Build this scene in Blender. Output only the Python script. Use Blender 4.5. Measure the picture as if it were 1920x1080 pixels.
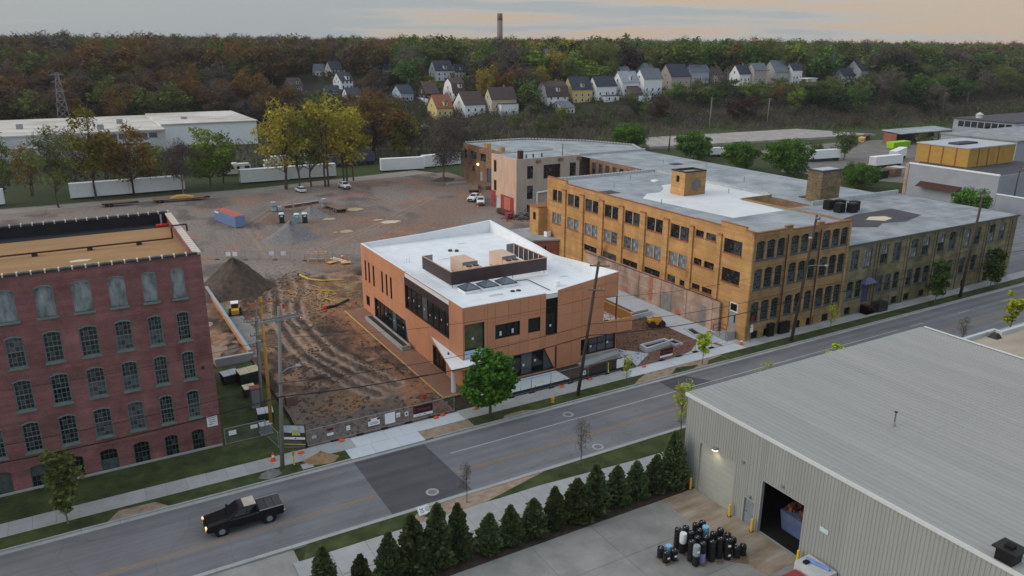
import bpy, math, random
import numpy as np
from mathutils import Vector, Matrix
R = math.radians
random.seed(7)
for _o in list(bpy.data.objects):
    bpy.data.objects.remove(_o)
scene = bpy.context.scene
C = scene.collection

# ------------------------------------------------------------------ camera
PITCH, HEAD, ROLL, CAMZ = R(17.5), R(59.8), R(0.29), 40.0
_hd = Vector((math.cos(HEAD), math.sin(HEAD), 0)); _rt = Vector((math.sin(HEAD), -math.cos(HEAD), 0)); _z = Vector((0, 0, 1))
_fw = math.cos(PITCH)*_hd - math.sin(PITCH)*_z; _up = math.sin(PITCH)*_hd + math.cos(PITCH)*_z
_r2 = math.cos(ROLL)*_rt + math.sin(ROLL)*_up; _u2 = -math.sin(ROLL)*_rt + math.cos(ROLL)*_up
cd = bpy.data.cameras.new('camera'); cam = bpy.data.objects.new('camera', cd); C.objects.link(cam)
M = Matrix((_r2, _u2, -_fw)).transposed().to_4x4(); M.translation = (0, 0, CAMZ); cam.matrix_world = M
cd.sensor_width = 36; cd.lens = 1458/1920*36; cd.clip_start = 1; cd.clip_end = 9000
scene.camera = cam

# ------------------------------------------------------------------ sky, sun, exposure
SUN_EL, SUN_AZ = R(27), R(160)          # azimuth: where the soft light comes from, measured from +X towards +Y
w = bpy.data.worlds.new('World'); scene.world = w; w.use_nodes = True
nt = w.node_tree; nt.nodes.clear()
def wn(t, **k):
    n = nt.nodes.new(t)
    for a, b in k.items(): setattr(n, a, b)
    return n
def wl(a, b): nt.links.new(a, b)
out = wn('ShaderNodeOutputWorld'); mixs = wn('ShaderNodeMixShader')
sky = wn('ShaderNodeTexSky', sky_type='NISHITA', sun_disc=False)
sky.sun_elevation = SUN_EL; sky.sun_rotation = math.pi/2-SUN_AZ; sky.dust_density = 2.0
b1 = wn('ShaderNodeBackground'); b1.inputs[1].default_value = 0.10; wl(sky.outputs[0], b1.inputs[0])
tc = wn('ShaderNodeTexCoord'); sep = wn('ShaderNodeSeparateXYZ'); wl(tc.outputs['Generated'], sep.inputs[0])
mp = wn('ShaderNodeMapping'); mp.inputs['Scale'].default_value = (1.6, 1.6, 26); mp.inputs['Rotation'].default_value = (R(1.0), R(-1.5), 0); wl(tc.outputs['Generated'], mp.inputs[0])
nz = wn('ShaderNodeTexNoise'); nz.inputs['Scale'].default_value = 2.3; nz.inputs['Detail'].default_value = 5; nz.inputs['Roughness'].default_value = .5; wl(mp.outputs[0], nz.inputs[0])
# warm side lies towards +X (right of the view)
az = wn('ShaderNodeMath', operation='MULTIPLY_ADD'); wl(sep.outputs[0], az.inputs[0]); az.inputs[1].default_value = 0.42; az.inputs[2].default_value = -0.25
ad = wn('ShaderNodeMath', operation='ADD'); wl(nz.outputs[0], ad.inputs[0]); wl(az.outputs[0], ad.inputs[1])
rp = wn('ShaderNodeValToRGB'); wl(ad.outputs[0], rp.inputs[0])
e = rp.color_ramp.elements
e[0].position = .40; e[0].color = (.38, .41, .425, 1); e[1].position = .60; e[1].color = (.55, .44, .34, 1)
m_ = e.new(.48); m_.color = (.47, .46, .44, 1)
zr = wn('ShaderNodeValToRGB'); wl(sep.outputs[2], zr.inputs[0])
zr.color_ramp.elements[0].position = .06; zr.color_ramp.elements[0].color = (0, 0, 0, 1); zr.color_ramp.elements[1].position = .55; zr.color_ramp.elements[1].color = (1, 1, 1, 1)
mx = wn('ShaderNodeMixRGB'); wl(zr.outputs[0], mx.inputs[0]); wl(rp.outputs[0], mx.inputs[1]); mx.inputs[2].default_value = (.70, .77, .86, 1)
b2 = wn('ShaderNodeBackground'); b2.inputs[1].default_value = 1.0; wl(mx.outputs[0], b2.inputs[0])
mixs.inputs[0].default_value = .86; wl(b1.outputs[0], mixs.inputs[1]); wl(b2.outputs[0], mixs.inputs[2]); wl(mixs.outputs[0], out.inputs[0])
sd = bpy.data.lights.new('sun', 'SUN'); sun = bpy.data.objects.new('sun', sd); C.objects.link(sun)
sd.energy = 1.4; sd.angle = R(45); sd.color = (1.0, .88, .75)
_sv = Vector((math.cos(SUN_EL)*math.cos(SUN_AZ), math.cos(SUN_EL)*math.sin(SUN_AZ), math.sin(SUN_EL)))
sun.rotation_euler = _sv.to_track_quat('Z', 'Y').to_euler()
vs = scene.view_settings; scene.display_settings.display_device = 'sRGB'
vs.view_transform = 'Standard'; vs.look = 'None'; vs.gamma = 1; vs.exposure = 0.08; vs.use_curve_mapping = False

# ------------------------------------------------------------------ materials
def S(r, g, b, k=1.0):
    f = lambda v: (v/255/12.92 if v/255 <= .04045 else ((v/255+.055)/1.055)**2.4)
    return (f(r)*k, f(g)*k, f(b)*k)
MATS = {}
def mat(name, col, rough=.8, var=.18, scale=1.2, fine=None, metal=0., spec=.3, bump=0., bscale=8., col2=None, stretch=None, emit=None, objvar=0.):
    """principled material: colour broken up by two noises (object space = metres)"""
    if name in MATS: return MATS[name]
    m = bpy.data.materials.new(name); m.use_nodes = True; t = m.node_tree; p = t.nodes['Principled BSDF']
    p.inputs['Roughness'].default_value = rough; p.inputs['Metallic'].default_value = metal; p.inputs['Specular IOR Level'].default_value = spec
    g = t.nodes.new('ShaderNodeNewGeometry')
    src = g.outputs['Position']
    if stretch:
        mp = t.nodes.new('ShaderNodeMapping'); mp.inputs['Scale'].default_value = stretch; t.links.new(src, mp.inputs[0]); src = mp.outputs[0]
    n = t.nodes.new('ShaderNodeTexNoise'); n.inputs['Scale'].default_value = scale; n.inputs['Detail'].default_value = 6; n.inputs['Roughness'].default_value = .62
    t.links.new(src, n.inputs[0])
    r = t.nodes.new('ShaderNodeValToRGB'); t.links.new(n.outputs[0], r.inputs[0])
    c2 = col2 or tuple(c*(1+var) for c in col)
    lo = tuple(c*(1-var) for c in col)
    r.color_ramp.elements[0].position = .3; r.color_ramp.elements[0].color = (*lo, 1)
    r.color_ramp.elements[1].position = .7; r.color_ramp.elements[1].color = (*c2, 1)
    o = r.outputs[0]
    if objvar:
        oi = t.nodes.new('ShaderNodeObjectInfo'); mr = t.nodes.new('ShaderNodeMapRange'); mr.inputs[3].default_value = 1-objvar; mr.inputs[4].default_value = 1+objvar
        t.links.new(oi.outputs['Random'], mr.inputs[0]); mm = t.nodes.new('ShaderNodeMixRGB'); mm.blend_type = 'MULTIPLY'; mm.inputs[0].default_value = 1
        t.links.new(o, mm.inputs[1]); t.links.new(mr.outputs[0], mm.inputs[2]); o = mm.outputs[0]
    t.links.new(o, p.inputs['Base Color'])
    if bump:
        n2 = t.nodes.new('ShaderNodeTexNoise'); n2.inputs['Scale'].default_value = bscale; n2.inputs['Detail'].default_value = 4; t.links.new(g.outputs['Position'], n2.inputs[0])
        b = t.nodes.new('ShaderNodeBump'); b.inputs['Strength'].default_value = bump; b.inputs['Distance'].default_value = .1
        t.links.new(n2.outputs[0], b.inputs['Height']); t.links.new(b.outputs[0], p.inputs['Normal'])
    if emit: p.inputs['Emission Color'].default_value = (*emit[0], 1); p.inputs['Emission Strength'].default_value = emit[1]
    MATS[name] = m; return m
def brick(name, c1, c2, mortar, var=.35, bw=.22, bh=.075, stain=None, stain_pos=.56, msize=.012):
    if name in MATS: return MATS[name]
    m = bpy.data.materials.new(name); m.use_nodes = True; t = m.node_tree; p = t.nodes['Principled BSDF']; p.inputs['Roughness'].default_value = .9; p.inputs['Specular IOR Level'].default_value = .2
    g = t.nodes.new('ShaderNodeNewGeometry'); s = t.nodes.new('ShaderNodeSeparateXYZ'); t.links.new(g.outputs['Position'], s.inputs[0])
    a = t.nodes.new('ShaderNodeMath'); a.operation = 'ADD'; t.links.new(s.outputs[0], a.inputs[0]); t.links.new(s.outputs[1], a.inputs[1])
    cb = t.nodes.new('ShaderNodeCombineXYZ'); t.links.new(a.outputs[0], cb.inputs[0]); t.links.new(s.outputs[2], cb.inputs[1])
    b = t.nodes.new('ShaderNodeTexBrick'); t.links.new(cb.outputs[0], b.inputs[0])
    b.inputs['Color1'].default_value = (*c1, 1); b.inputs['Color2'].default_value = (*c2, 1); b.inputs['Mortar'].default_value = (*mortar, 1)
    b.inputs['Scale'].default_value = 1; b.inputs['Brick Width'].default_value = bw; b.inputs['Row Height'].default_value = bh; b.inputs['Mortar Size'].default_value = msize
    n = t.nodes.new('ShaderNodeTexNoise'); n.inputs['Scale'].default_value = .55; n.inputs['Detail'].default_value = 8; n.inputs['Roughness'].default_value = .65; t.links.new(g.outputs['Position'], n.inputs[0])
    r = t.nodes.new('ShaderNodeValToRGB'); t.links.new(n.outputs[0], r.inputs[0])
    r.color_ramp.elements[0].position = .32; r.color_ramp.elements[0].color = (1-var, 1-var, 1-var, 1); r.color_ramp.elements[1].position = .68; r.color_ramp.elements[1].color = (1+var*.5,)*3+(1,)
    mm = t.nodes.new('ShaderNodeMixRGB'); mm.blend_type = 'MULTIPLY'; mm.inputs[0].default_value = 1; t.links.new(b.outputs[0], mm.inputs[1]); t.links.new(r.outputs[0], mm.inputs[2])
    o = mm.outputs[0]
    if stain:
        n3 = t.nodes.new('ShaderNodeTexNoise'); n3.inputs['Scale'].default_value = .35; n3.inputs['Detail'].default_value = 7
        mp = t.nodes.new('ShaderNodeMapping'); mp.inputs['Scale'].default_value = (1, 1, .45); mp.inputs['Location'].default_value = (9, 3, 5); t.links.new(g.outputs['Position'], mp.inputs[0]); t.links.new(mp.outputs[0], n3.inputs[0])
        r3 = t.nodes.new('ShaderNodeValToRGB'); r3.color_ramp.elements[0].position = stain_pos; r3.color_ramp.elements[1].position = stain_pos+.14; t.links.new(n3.outputs[0], r3.inputs[0])
        m3 = t.nodes.new('ShaderNodeMixRGB'); t.links.new(r3.outputs[0], m3.inputs[0]); t.links.new(o, m3.inputs[1]); m3.inputs[2].default_value = (*stain, 1); o = m3.outputs[0]
    mps = t.nodes.new('ShaderNodeMapping'); mps.inputs['Scale'].default_value = (.55, .55, .25); t.links.new(g.outputs['Position'], mps.inputs[0]); ns = t.nodes.new('ShaderNodeTexNoise'); ns.inputs['Scale'].default_value = 1.0; ns.inputs['Detail'].default_value = 6; t.links.new(mps.outputs[0], ns.inputs[0]); rs_ = t.nodes.new('ShaderNodeMapRange'); rs_.inputs[1].default_value = .38; rs_.inputs[2].default_value = .64; rs_.inputs[3].default_value = .90; rs_.inputs[4].default_value = 1.05; t.links.new(ns.outputs[0], rs_.inputs[0])
    ms = t.nodes.new('ShaderNodeMixRGB'); ms.blend_type = 'MULTIPLY'; ms.inputs[0].default_value = 1; t.links.new(o, ms.inputs[1]); t.links.new(rs_.outputs[0], ms.inputs[2]); o = ms.outputs[0]
    mph = t.nodes.new('ShaderNodeMapping'); mph.inputs['Scale'].default_value = (.12, .12, 2.6); t.links.new(g.outputs['Position'], mph.inputs[0]); nh_ = t.nodes.new('ShaderNodeTexNoise'); nh_.inputs['Scale'].default_value = 1.0; nh_.inputs['Detail'].default_value = 5; t.links.new(mph.outputs[0], nh_.inputs[0]); rh = t.nodes.new('ShaderNodeMapRange'); rh.inputs[1].default_value = .35; rh.inputs[2].default_value = .65; rh.inputs[3].default_value = .86; rh.inputs[4].default_value = 1.10; t.links.new(nh_.outputs[0], rh.inputs[0]); mh = t.nodes.new('ShaderNodeMixRGB'); mh.blend_type = 'MULTIPLY'; mh.inputs[0].default_value = 1; t.links.new(o, mh.inputs[1]); t.links.new(rh.outputs[0], mh.inputs[2]); o = mh.outputs[0]
    t.links.new(o, p.inputs['Base Color'])
    bm = t.nodes.new('ShaderNodeBump'); bm.inputs['Strength'].default_value = .35; bm.inputs['Distance'].default_value = .02; t.links.new(b.outputs['Fac'], bm.inputs['Height']); bm.invert = True; t.links.new(bm.outputs[0], p.inputs['Normal'])
    MATS[name] = m; return m
def leafmat(name, col, var=.45, trans=.25):
    if name in MATS: return MATS[name]
    m = bpy.data.materials.new(name); m.use_nodes = True; t = m.node_tree; t.nodes.clear()
    o = t.nodes.new('ShaderNodeOutputMaterial'); d = t.nodes.new('ShaderNodeBsdfDiffuse'); tr = t.nodes.new('ShaderNodeBsdfTranslucent'); mx = t.nodes.new('ShaderNodeMixShader'); mx.inputs[0].default_value = trans
    g = t.nodes.new('ShaderNodeNewGeometry'); oi = t.nodes.new('ShaderNodeObjectInfo')
    r = t.nodes.new('ShaderNodeValToRGB'); t.links.new(g.outputs['Random Per Island'], r.inputs[0])
    r.color_ramp.elements[0].color = tuple(c*(1-var) for c in col)+(1,); r.color_ramp.elements[1].color = tuple(c*(1+var) for c in col)+(1,)
    mr = t.nodes.new('ShaderNodeMapRange'); mr.inputs[3].default_value = .7; mr.inputs[4].default_value = 1.25; t.links.new(oi.outputs['Random'], mr.inputs[0])
    hs = t.nodes.new('ShaderNodeHueSaturation'); t.links.new(mr.outputs[0], hs.inputs['Value']); t.links.new(r.outputs[0], hs.inputs['Color'])
    h2 = t.nodes.new('ShaderNodeMapRange'); h2.inputs[3].default_value = .485; h2.inputs[4].default_value = .515; t.links.new(oi.outputs['Random'], h2.inputs[0]); t.links.new(h2.outputs[0], hs.inputs['Hue'])
    t.links.new(hs.outputs[0], d.inputs[0]); t.links.new(hs.outputs[0], tr.inputs[0]); t.links.new(d.outputs[0], mx.inputs[1]); t.links.new(tr.outputs[0], mx.inputs[2]); t.links.new(mx.outputs[0], o.inputs[0])
    MATS[name] = m; return m
def vcolmat(name, rough=.95, bump=.5, bscale=3.0, var=.3):
    m = bpy.data.materials.new(name); m.use_nodes = True; t = m.node_tree; p = t.nodes['Principled BSDF']; p.inputs['Roughness'].default_value = rough; p.inputs['Specular IOR Level'].default_value = .15
    a = t.nodes.new('ShaderNodeAttribute'); a.attribute_name = 'soil'
    g = t.nodes.new('ShaderNodeNewGeometry'); n = t.nodes.new('ShaderNodeTexNoise'); n.inputs['Scale'].default_value = 1.6; n.inputs['Detail'].default_value = 9; n.inputs['Roughness'].default_value = .7; t.links.new(g.outputs['Position'], n.inputs[0])
    r = t.nodes.new('ShaderNodeValToRGB'); r.color_ramp.elements[0].position = .3; r.color_ramp.elements[1].position = .72; r.color_ramp.elements[0].color = (1-var*1.3,)*3+(1,); r.color_ramp.elements[1].color = (1+var*1.4,)*3+(1,); t.links.new(n.outputs[0], r.inputs[0])
    mm = t.nodes.new('ShaderNodeMixRGB'); mm.blend_type = 'MULTIPLY'; mm.inputs[0].default_value = 1; t.links.new(a.outputs['Color'], mm.inputs[1]); t.links.new(r.outputs[0], mm.inputs[2]); t.links.new(mm.outputs[0], p.inputs['Base Color'])
    b = t.nodes.new('ShaderNodeBump'); b.inputs['Strength'].default_value = bump; b.inputs['Distance'].default_value = .15; n2 = t.nodes.new('ShaderNodeTexNoise'); n2.inputs['Scale'].default_value = bscale; n2.inputs['Detail'].default_value = 6; t.links.new(g.outputs['Position'], n2.inputs[0]); t.links.new(n2.outputs[0], b.inputs['Height']); t.links.new(b.outputs[0], p.inputs['Normal'])
    MATS[name] = m; return m
def mesh_screen(name, col, cover):
    m = bpy.data.materials.new(name); m.use_nodes = True; t = m.node_tree; t.nodes.clear()
    o = t.nodes.new('ShaderNodeOutputMaterial'); d = t.nodes.new('ShaderNodeBsdfDiffuse'); d.inputs[0].default_value = (*col, 1); tr = t.nodes.new('ShaderNodeBsdfTransparent'); mx = t.nodes.new('ShaderNodeMixShader'); mx.inputs[0].default_value = cover
    t.links.new(tr.outputs[0], mx.inputs[1]); t.links.new(d.outputs[0], mx.inputs[2]); t.links.new(mx.outputs[0], o.inputs[0]); MATS[name] = m; return m

def roadmat(name, base):
    m = mat(name, base, .85, .13, .22, bump=.2, bscale=24); t = m.node_tree; p = t.nodes['Principled BSDF']; L = t.links; src = p.inputs['Base Color'].links[0].from_socket
    g = t.nodes.new('ShaderNodeNewGeometry'); s_ = t.nodes.new('ShaderNodeSeparateXYZ'); L.new(g.outputs['Position'], s_.inputs[0])
    def mul(a, fac, lo, hi):
        mr = t.nodes.new('ShaderNodeMapRange'); mr.inputs[1].default_value, mr.inputs[2].default_value = fac[1], fac[2]; mr.inputs[3].default_value, mr.inputs[4].default_value = lo, hi; L.new(fac[0], mr.inputs[0]); x = t.nodes.new('ShaderNodeMixRGB'); x.blend_type = 'MULTIPLY'; x.inputs[0].default_value = 1; L.new(a, x.inputs[1]); L.new(mr.outputs[0], x.inputs[2]); return x.outputs[0]
    # worn wheel paths run along the road, broken up by noise
    mp = t.nodes.new('ShaderNodeMapping'); mp.inputs['Scale'].default_value = (.03, 1.0, 1); L.new(g.outputs['Position'], mp.inputs[0]); n = t.nodes.new('ShaderNodeTexNoise'); n.inputs['Scale'].default_value = 1.1; n.inputs['Detail'].default_value = 5; L.new(mp.outputs[0], n.inputs[0]); o = mul(src, (n.outputs[0], .3, .7), .80, 1.16)
    sn = t.nodes.new('ShaderNodeMath'); sn.operation = 'SINE'; ml = t.nodes.new('ShaderNodeMath'); ml.operation = 'MULTIPLY'; ml.inputs[1].default_value = 3.45; L.new(s_.outputs[1], ml.inputs[0]); L.new(ml.outputs[0], sn.inputs[0]); o = mul(o, (sn.outputs[0], -1, 1), .93, 1.05)
    # sealed cracks
    wv = t.nodes.new('ShaderNodeTexNoise'); wv.inputs['Scale'].default_value = .5; L.new(g.outputs['Position'], wv.inputs[0]); ad = t.nodes.new('ShaderNodeMixRGB'); ad.blend_type = 'ADD'; ad.inputs[0].default_value = 2.2; L.new(g.outputs['Position'], ad.inputs[1]); L.new(wv.outputs[1], ad.inputs[2])
    v = t.nodes.new('ShaderNodeTexVoronoi'); v.feature = 'DISTANCE_TO_EDGE'; v.inputs['Scale'].default_value = .13; L.new(ad.outputs[0], v.inputs[0]); o = mul(o, (v.outputs['Distance'], .003, .008), .88, 1.0)
    # oil spots and repairs
    n3 = t.nodes.new('ShaderNodeTexNoise'); n3.inputs['Scale'].default_value = .9; n3.inputs['Detail'].default_value = 3; L.new(g.outputs['Position'], n3.inputs[0]); o = mul(o, (n3.outputs[0], .66, .74), 1.0, .8)
    L.new(o, p.inputs['Base Color'])
roadmat('asphalt', S(114, 115, 118))
roadmat('asphalt_new', S(82, 82, 85))
mat('line_white', S(176, 176, 176), .7, .12, 3); mat('line_yellow', S(152, 126, 92), .7, .15, 3)
mat('concrete', S(158, 160, 160), .85, .10, .7, objvar=.06); mat('concrete_new', S(192, 198, 203), .8, .05, .6, objvar=.04)
mat('concrete_yard', S(136, 136, 133), .85, .22, .45, objvar=.06, col2=S(150, 149, 145)); mat('rust_concrete', S(146, 122, 94), .85, .3, .8, stretch=(.3, 1, 1), col2=S(166, 158, 146))
mat('grass', S(48, 62, 32), .95, .4, .5, bump=.8, bscale=10, col2=S(78, 88, 48)); mat('grass_dry', S(98, 96, 70), .95, .35, 1.2, bump=.5, bscale=10)
mat('mulch', S(62, 52, 46), .95, .4, 2, bump=.5, bscale=12); mat('sand_mulch', S(150, 132, 115), .95, .3, 1.4, bump=.4, bscale=9)
mat('brown_base', S(140, 104, 84), .95, .14, .9, bump=.3, bscale=12)
mat('lumber', S(206, 164, 100), .8, .15, 2); mat('plywood', S(212, 160, 92), .75, .12, 1.5); mat('wood_weather', S(122, 100, 84), .85, .25, 3)
mat('pole_wood', S(74, 64, 58), .9, .2, 2, stretch=(4, 4, .4)); mat('pole_yellow', S(176, 136, 62), .85, .15, 2, stretch=(4, 4, .4)); mat('pole_grey', S(128, 126, 122), .85, .15, 2, stretch=(4, 4, .4))
mat('metal_grey', S(150, 155, 160), .45, .08, 2, metal=.4); mat('metal_dark', S(52, 50, 50), .5, .1, 2); mat('steel', S(120, 122, 125), .5, .1, 2, metal=.5)
mat('black', S(22, 22, 24), .5, .1, 2); mat('rubber', S(30, 30, 31), .85, .1, 2); mat('white', S(230, 233, 235), .6, .05, 1); mat('white_dirty', S(186, 190, 192), .7, .12, .6, stretch=(1, 1, .3))
def panemat(name, lo, mid, hi, p1, p2, rough):
    m = bpy.data.materials.new(name); m.use_nodes = True; t = m.node_tree; p = t.nodes['Principled BSDF']; p.inputs['Roughness'].default_value = rough; p.inputs['Specular IOR Level'].default_value = .6
    g = t.nodes.new('ShaderNodeNewGeometry'); r = t.nodes.new('ShaderNodeValToRGB'); r.color_ramp.interpolation = 'CONSTANT'; t.links.new(g.outputs['Random Per Island'], r.inputs[0]); e = r.color_ramp.elements; e[0].position = 0; e[0].color = (*lo, 1); e[1].position = p1; e[1].color = (*mid, 1); k = e.new(p2); k.color = (*hi, 1)
    n = t.nodes.new('ShaderNodeTexNoise'); n.inputs['Scale'].default_value = 1.3; t.links.new(g.outputs['Position'], n.inputs[0]); mr = t.nodes.new('ShaderNodeMapRange'); mr.inputs[3].default_value = .5; mr.inputs[4].default_value = 1.5; t.links.new(n.outputs[0], mr.inputs[0])
    x = t.nodes.new('ShaderNodeMixRGB'); x.blend_type = 'MULTIPLY'; x.inputs[0].default_value = 1; t.links.new(r.outputs[0], x.inputs[1]); t.links.new(mr.outputs[0], x.inputs[2]); t.links.new(x.outputs[0], p.inputs['Base Color']); MATS[name] = m
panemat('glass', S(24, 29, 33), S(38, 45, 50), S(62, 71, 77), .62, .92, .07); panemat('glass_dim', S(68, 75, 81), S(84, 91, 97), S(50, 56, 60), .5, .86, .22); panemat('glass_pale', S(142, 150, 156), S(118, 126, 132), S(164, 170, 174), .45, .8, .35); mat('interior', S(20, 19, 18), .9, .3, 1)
mat('sticker', S(215, 220, 222), .6, .03, 1)
mat('red_plastic', S(200, 52, 38), .5, .08, 2); mat('orange_plastic', S(226, 84, 40), .5, .08, 2); mat('safety_yellow', S(222, 178, 36), .5, .08, 2); mat('yellow_green', S(200, 210, 60), .6, .1, 2)
MATS['chainlink'] = mesh_screen('chainlink', S(150, 152, 155), .10); MATS['fabric_fence'] = mesh_screen('fabric_fence', S(60, 58, 58), .55)

# ------------------------------------------------------------------ mesh helpers
ORG = {}; KIDS = {}
def org(o): return ORG.get(o.name, Vector((0, 0, 0))) if o else Vector((0, 0, 0))
class MB:
    def __init__(s): s.v = []; s.f = []; s.m = []
    def add(s, vs, fs, m=0):
        n = len(s.v); s.v += [tuple(v) for v in vs]; s.f += [tuple(i+n for i in f) for f in fs]; s.m += [m]*len(fs); return s
    def quad(s, a, b, c, d, m=0): return s.add((a, b, c, d), ((0, 1, 2, 3),), m)
    def box(s, x0, y0, z0, x1, y1, z1, m=0):
        return s.add([(x0, y0, z0), (x1, y0, z0), (x1, y1, z0), (x0, y1, z0), (x0, y0, z1), (x1, y0, z1), (x1, y1, z1), (x0, y1, z1)],
                     [(0, 3, 2, 1), (4, 5, 6, 7), (0, 1, 5, 4), (1, 2, 6, 5), (2, 3, 7, 6), (3, 0, 4, 7)], m)
    def hexa(s, b, t, m=0):           # bottom loop and top loop of equal length, counter-clockwise
        n = len(b); return s.add(list(b)+list(t), [tuple(reversed(range(n))), tuple(range(n, 2*n))]+[(i, (i+1) % n, n+(i+1) % n, n+i) for i in range(n)], m)
    def prism(s, poly, z0, z1, m=0): return s.hexa([(x, y, z0) for x, y in poly], [(x, y, z1) for x, y in poly], m)
    def profile(s, prof, y0, y1, m=0):  # prof in (x,z), extruded along y
        return s.hexa([(x, y1, z) for x, z in prof], [(x, y0, z) for x, z in prof], m)
    def cyl(s, x, y, z0, z1, r, n=12, m=0, r2=None):
        r2 = r if r2 is None else r2
        return s.hexa([(x+r*math.cos(2*math.pi*i/n), y+r*math.sin(2*math.pi*i/n), z0) for i in range(n)], [(x+r2*math.cos(2*math.pi*i/n), y+r2*math.sin(2*math.pi*i/n), z1) for i in range(n)], m)
    def lathe(s, x, y, prof, n=14, m=0):
        for (r0, z0), (r1, z1) in zip(prof, prof[1:]):
            s.add([(x+r0*math.cos(2*math.pi*i/n), y+r0*math.sin(2*math.pi*i/n), z0) for i in range(n)]+[(x+r1*math.cos(2*math.pi*i/n), y+r1*math.sin(2*math.pi*i/n), z1) for i in range(n)],
                  [(i, (i+1) % n, n+(i+1) % n, n+i) for i in range(n)], m)
        return s
    def tube(s, p, q, r, n=6, m=0, r2=None):
        p, q = Vector(p), Vector(q); d = (q-p)
        if d.length < 1e-6: return s
        d.normalize(); a = d.orthogonal().normalized(); b = d.cross(a); r2 = r if r2 is None else r2
        cs = [(math.cos(2*math.pi*i/n), math.sin(2*math.pi*i/n)) for i in range(n)]
        return s.hexa([p+(a*c+b*k)*r for c, k in cs], [q+(a*c+b*k)*r2 for c, k in cs], m)
    def path(s, pts, r, n=6, m=0):
        for a, b in zip(pts, pts[1:]): s.tube(a, b, r, n, m)
        return s
    def xf(s, loc=(0, 0, 0), rz=0, sc=1):
        c, k = math.cos(rz), math.sin(rz); s.v = [((x*c-y*k)*sc+loc[0], (x*k+y*c)*sc+loc[1], z*sc+loc[2]) for x, y, z in s.v]; return s
    def mesh(s, name, mats, smooth=False, off=(0, 0, 0)):
        me = bpy.data.meshes.new(name)
        me.from_pydata([(x-off[0], y-off[1], z-off[2]) for x, y, z in s.v], [], s.f)
        for m in (mats if isinstance(mats, (list, tuple)) else [mats]): me.materials.append(MATS[m] if isinstance(m, str) else m)
        if len(me.materials) > 1: me.polygons.foreach_set('material_index', s.m)
        if smooth: me.polygons.foreach_set('use_smooth', [True]*len(s.f))
        me.update(); return me
    def build(s, name, mats, parent=None, smooth=False):
        """vertices are in world metres unless the parent is a prototype at the origin"""
        o = obj(name, s.mesh(name, mats, smooth, org(parent)), parent); ORG[o.name] = org(parent); return o
def obj(name, me, parent=None, loc=(0, 0, 0), rz=0):
    o = bpy.data.objects.new(name, me); C.objects.link(o); o.location = loc; o.rotation_euler = (0, 0, rz)
    if parent: o.parent = parent; KIDS.setdefault(parent.name, []).append(o)
    return o
def place(name, me, parent, loc, rz=0):          # shared mesh at a world position under a parent
    k = org(parent); return obj(name, me, parent, (loc[0]-k[0], loc[1]-k[1], loc[2]-k[2]), rz)
def tag(o, label=None, cat=None, group=None, kind=None):
    if label: o['label'] = label
    if cat: o['category'] = cat
    if group: o['group'] = group
    if kind: o['kind'] = kind
    return o
def thing(name, label, cat, loc=(0, 0, 0), rz=0, group=None):
    o = obj(name, None, None, loc, rz); o.empty_display_size = .3; ORG[o.name] = Vector(loc); return tag(o, label, cat, group)
def dup(o, loc=None, rz=None, label=None, parent=None):
    c = o.copy(); C.objects.link(c)
    if parent: c.parent = parent; KIDS.setdefault(parent.name, []).append(c)
    if loc is not None: c.location = loc
    if rz is not None: c.rotation_euler = (0, 0, rz)
    if label: c['label'] = label
    for ch in list(KIDS.get(o.name, [])): dup(ch, parent=c)
    return c
def struct(name, mb, mats, smooth=False): return tag(mb.build(name, mats, None, smooth), kind='structure')
ORD = ['first', 'second', 'third', 'fourth', 'fifth', 'sixth', 'seventh', 'eighth', 'ninth', 'tenth', 'eleventh', 'twelfth', 'thirteenth', 'fourteenth', 'fifteenth', 'sixteenth', 'seventeenth', 'eighteenth', 'nineteenth', 'twentieth']+['%dth' % i for i in range(21, 40)]
def text_mesh(body, size, mname, ext=.004):
    cu = bpy.data.curves.new('lettering', 'FONT'); cu.body = body; cu.size = size; cu.extrude = ext; cu.align_x = 'CENTER'; cu.align_y = 'CENTER'; cu.resolution_u = 3
    o = bpy.data.objects.new('tmp', cu); C.objects.link(o); dg = bpy.context.evaluated_depsgraph_get(); me = bpy.data.meshes.new_from_object(o.evaluated_get(dg)); bpy.data.objects.remove(o)
    me.materials.clear(); me.materials.append(MATS[mname]); return me
def lettering(name, body, size, mname, parent, loc, rz):   # upright text facing local -Y
    o = obj(name, text_mesh(body, size, mname), parent); k = org(parent); o.location = Vector(loc)-k; o.rotation_euler = (math.pi/2, 0, rz); return o
# ------------------------------------------------------------------ terrain
def vnoise(x, y, seed=0):
    x = np.asarray(x, float); y = np.asarray(y, float); xi = np.floor(x); yi = np.floor(y); fx = x-xi; fy = y-yi
    h = lambda a, b: (np.sin(a*127.1+b*311.7+seed*74.7)*43758.5453) % 1.0
    fx = fx*fx*(3-2*fx); fy = fy*fy*(3-2*fy)
    return (h(xi, yi)*(1-fx)+h(xi+1, yi)*fx)*(1-fy)+(h(xi, yi+1)*(1-fx)+h(xi+1, yi+1)*fx)*fy
def fbm(x, y, seed=0, o=4):
    t = 0; a = .5
    for i in range(o): t = t+a*vnoise(x*2**i, y*2**i, seed+i); a *= .5
    return t/(1-.5**o)
BLX = [-3000, -800, -100, 70, 100, 148, 192, 275, 357, 467, 700, 1300, 4000]
BLY = [460, 420, 402, 394, 372, 338, 315, 298, 257, 248, 207, 120, -300]
HD = [-1e6, 0, 20, 45, 110, 250, 800, 4000]; HH = [0, 0, 5, 11.5, 18.5, 21, 25, 30]
def terrain(x, y):
    d = (np.asarray(y, float)-np.interp(x, BLX, BLY))*.95
    return np.interp(d, HD, HH)+np.where(d > 5, (fbm(np.asarray(x)/22., np.asarray(y)/22., 3)-.5)*2.2, 0)
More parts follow.
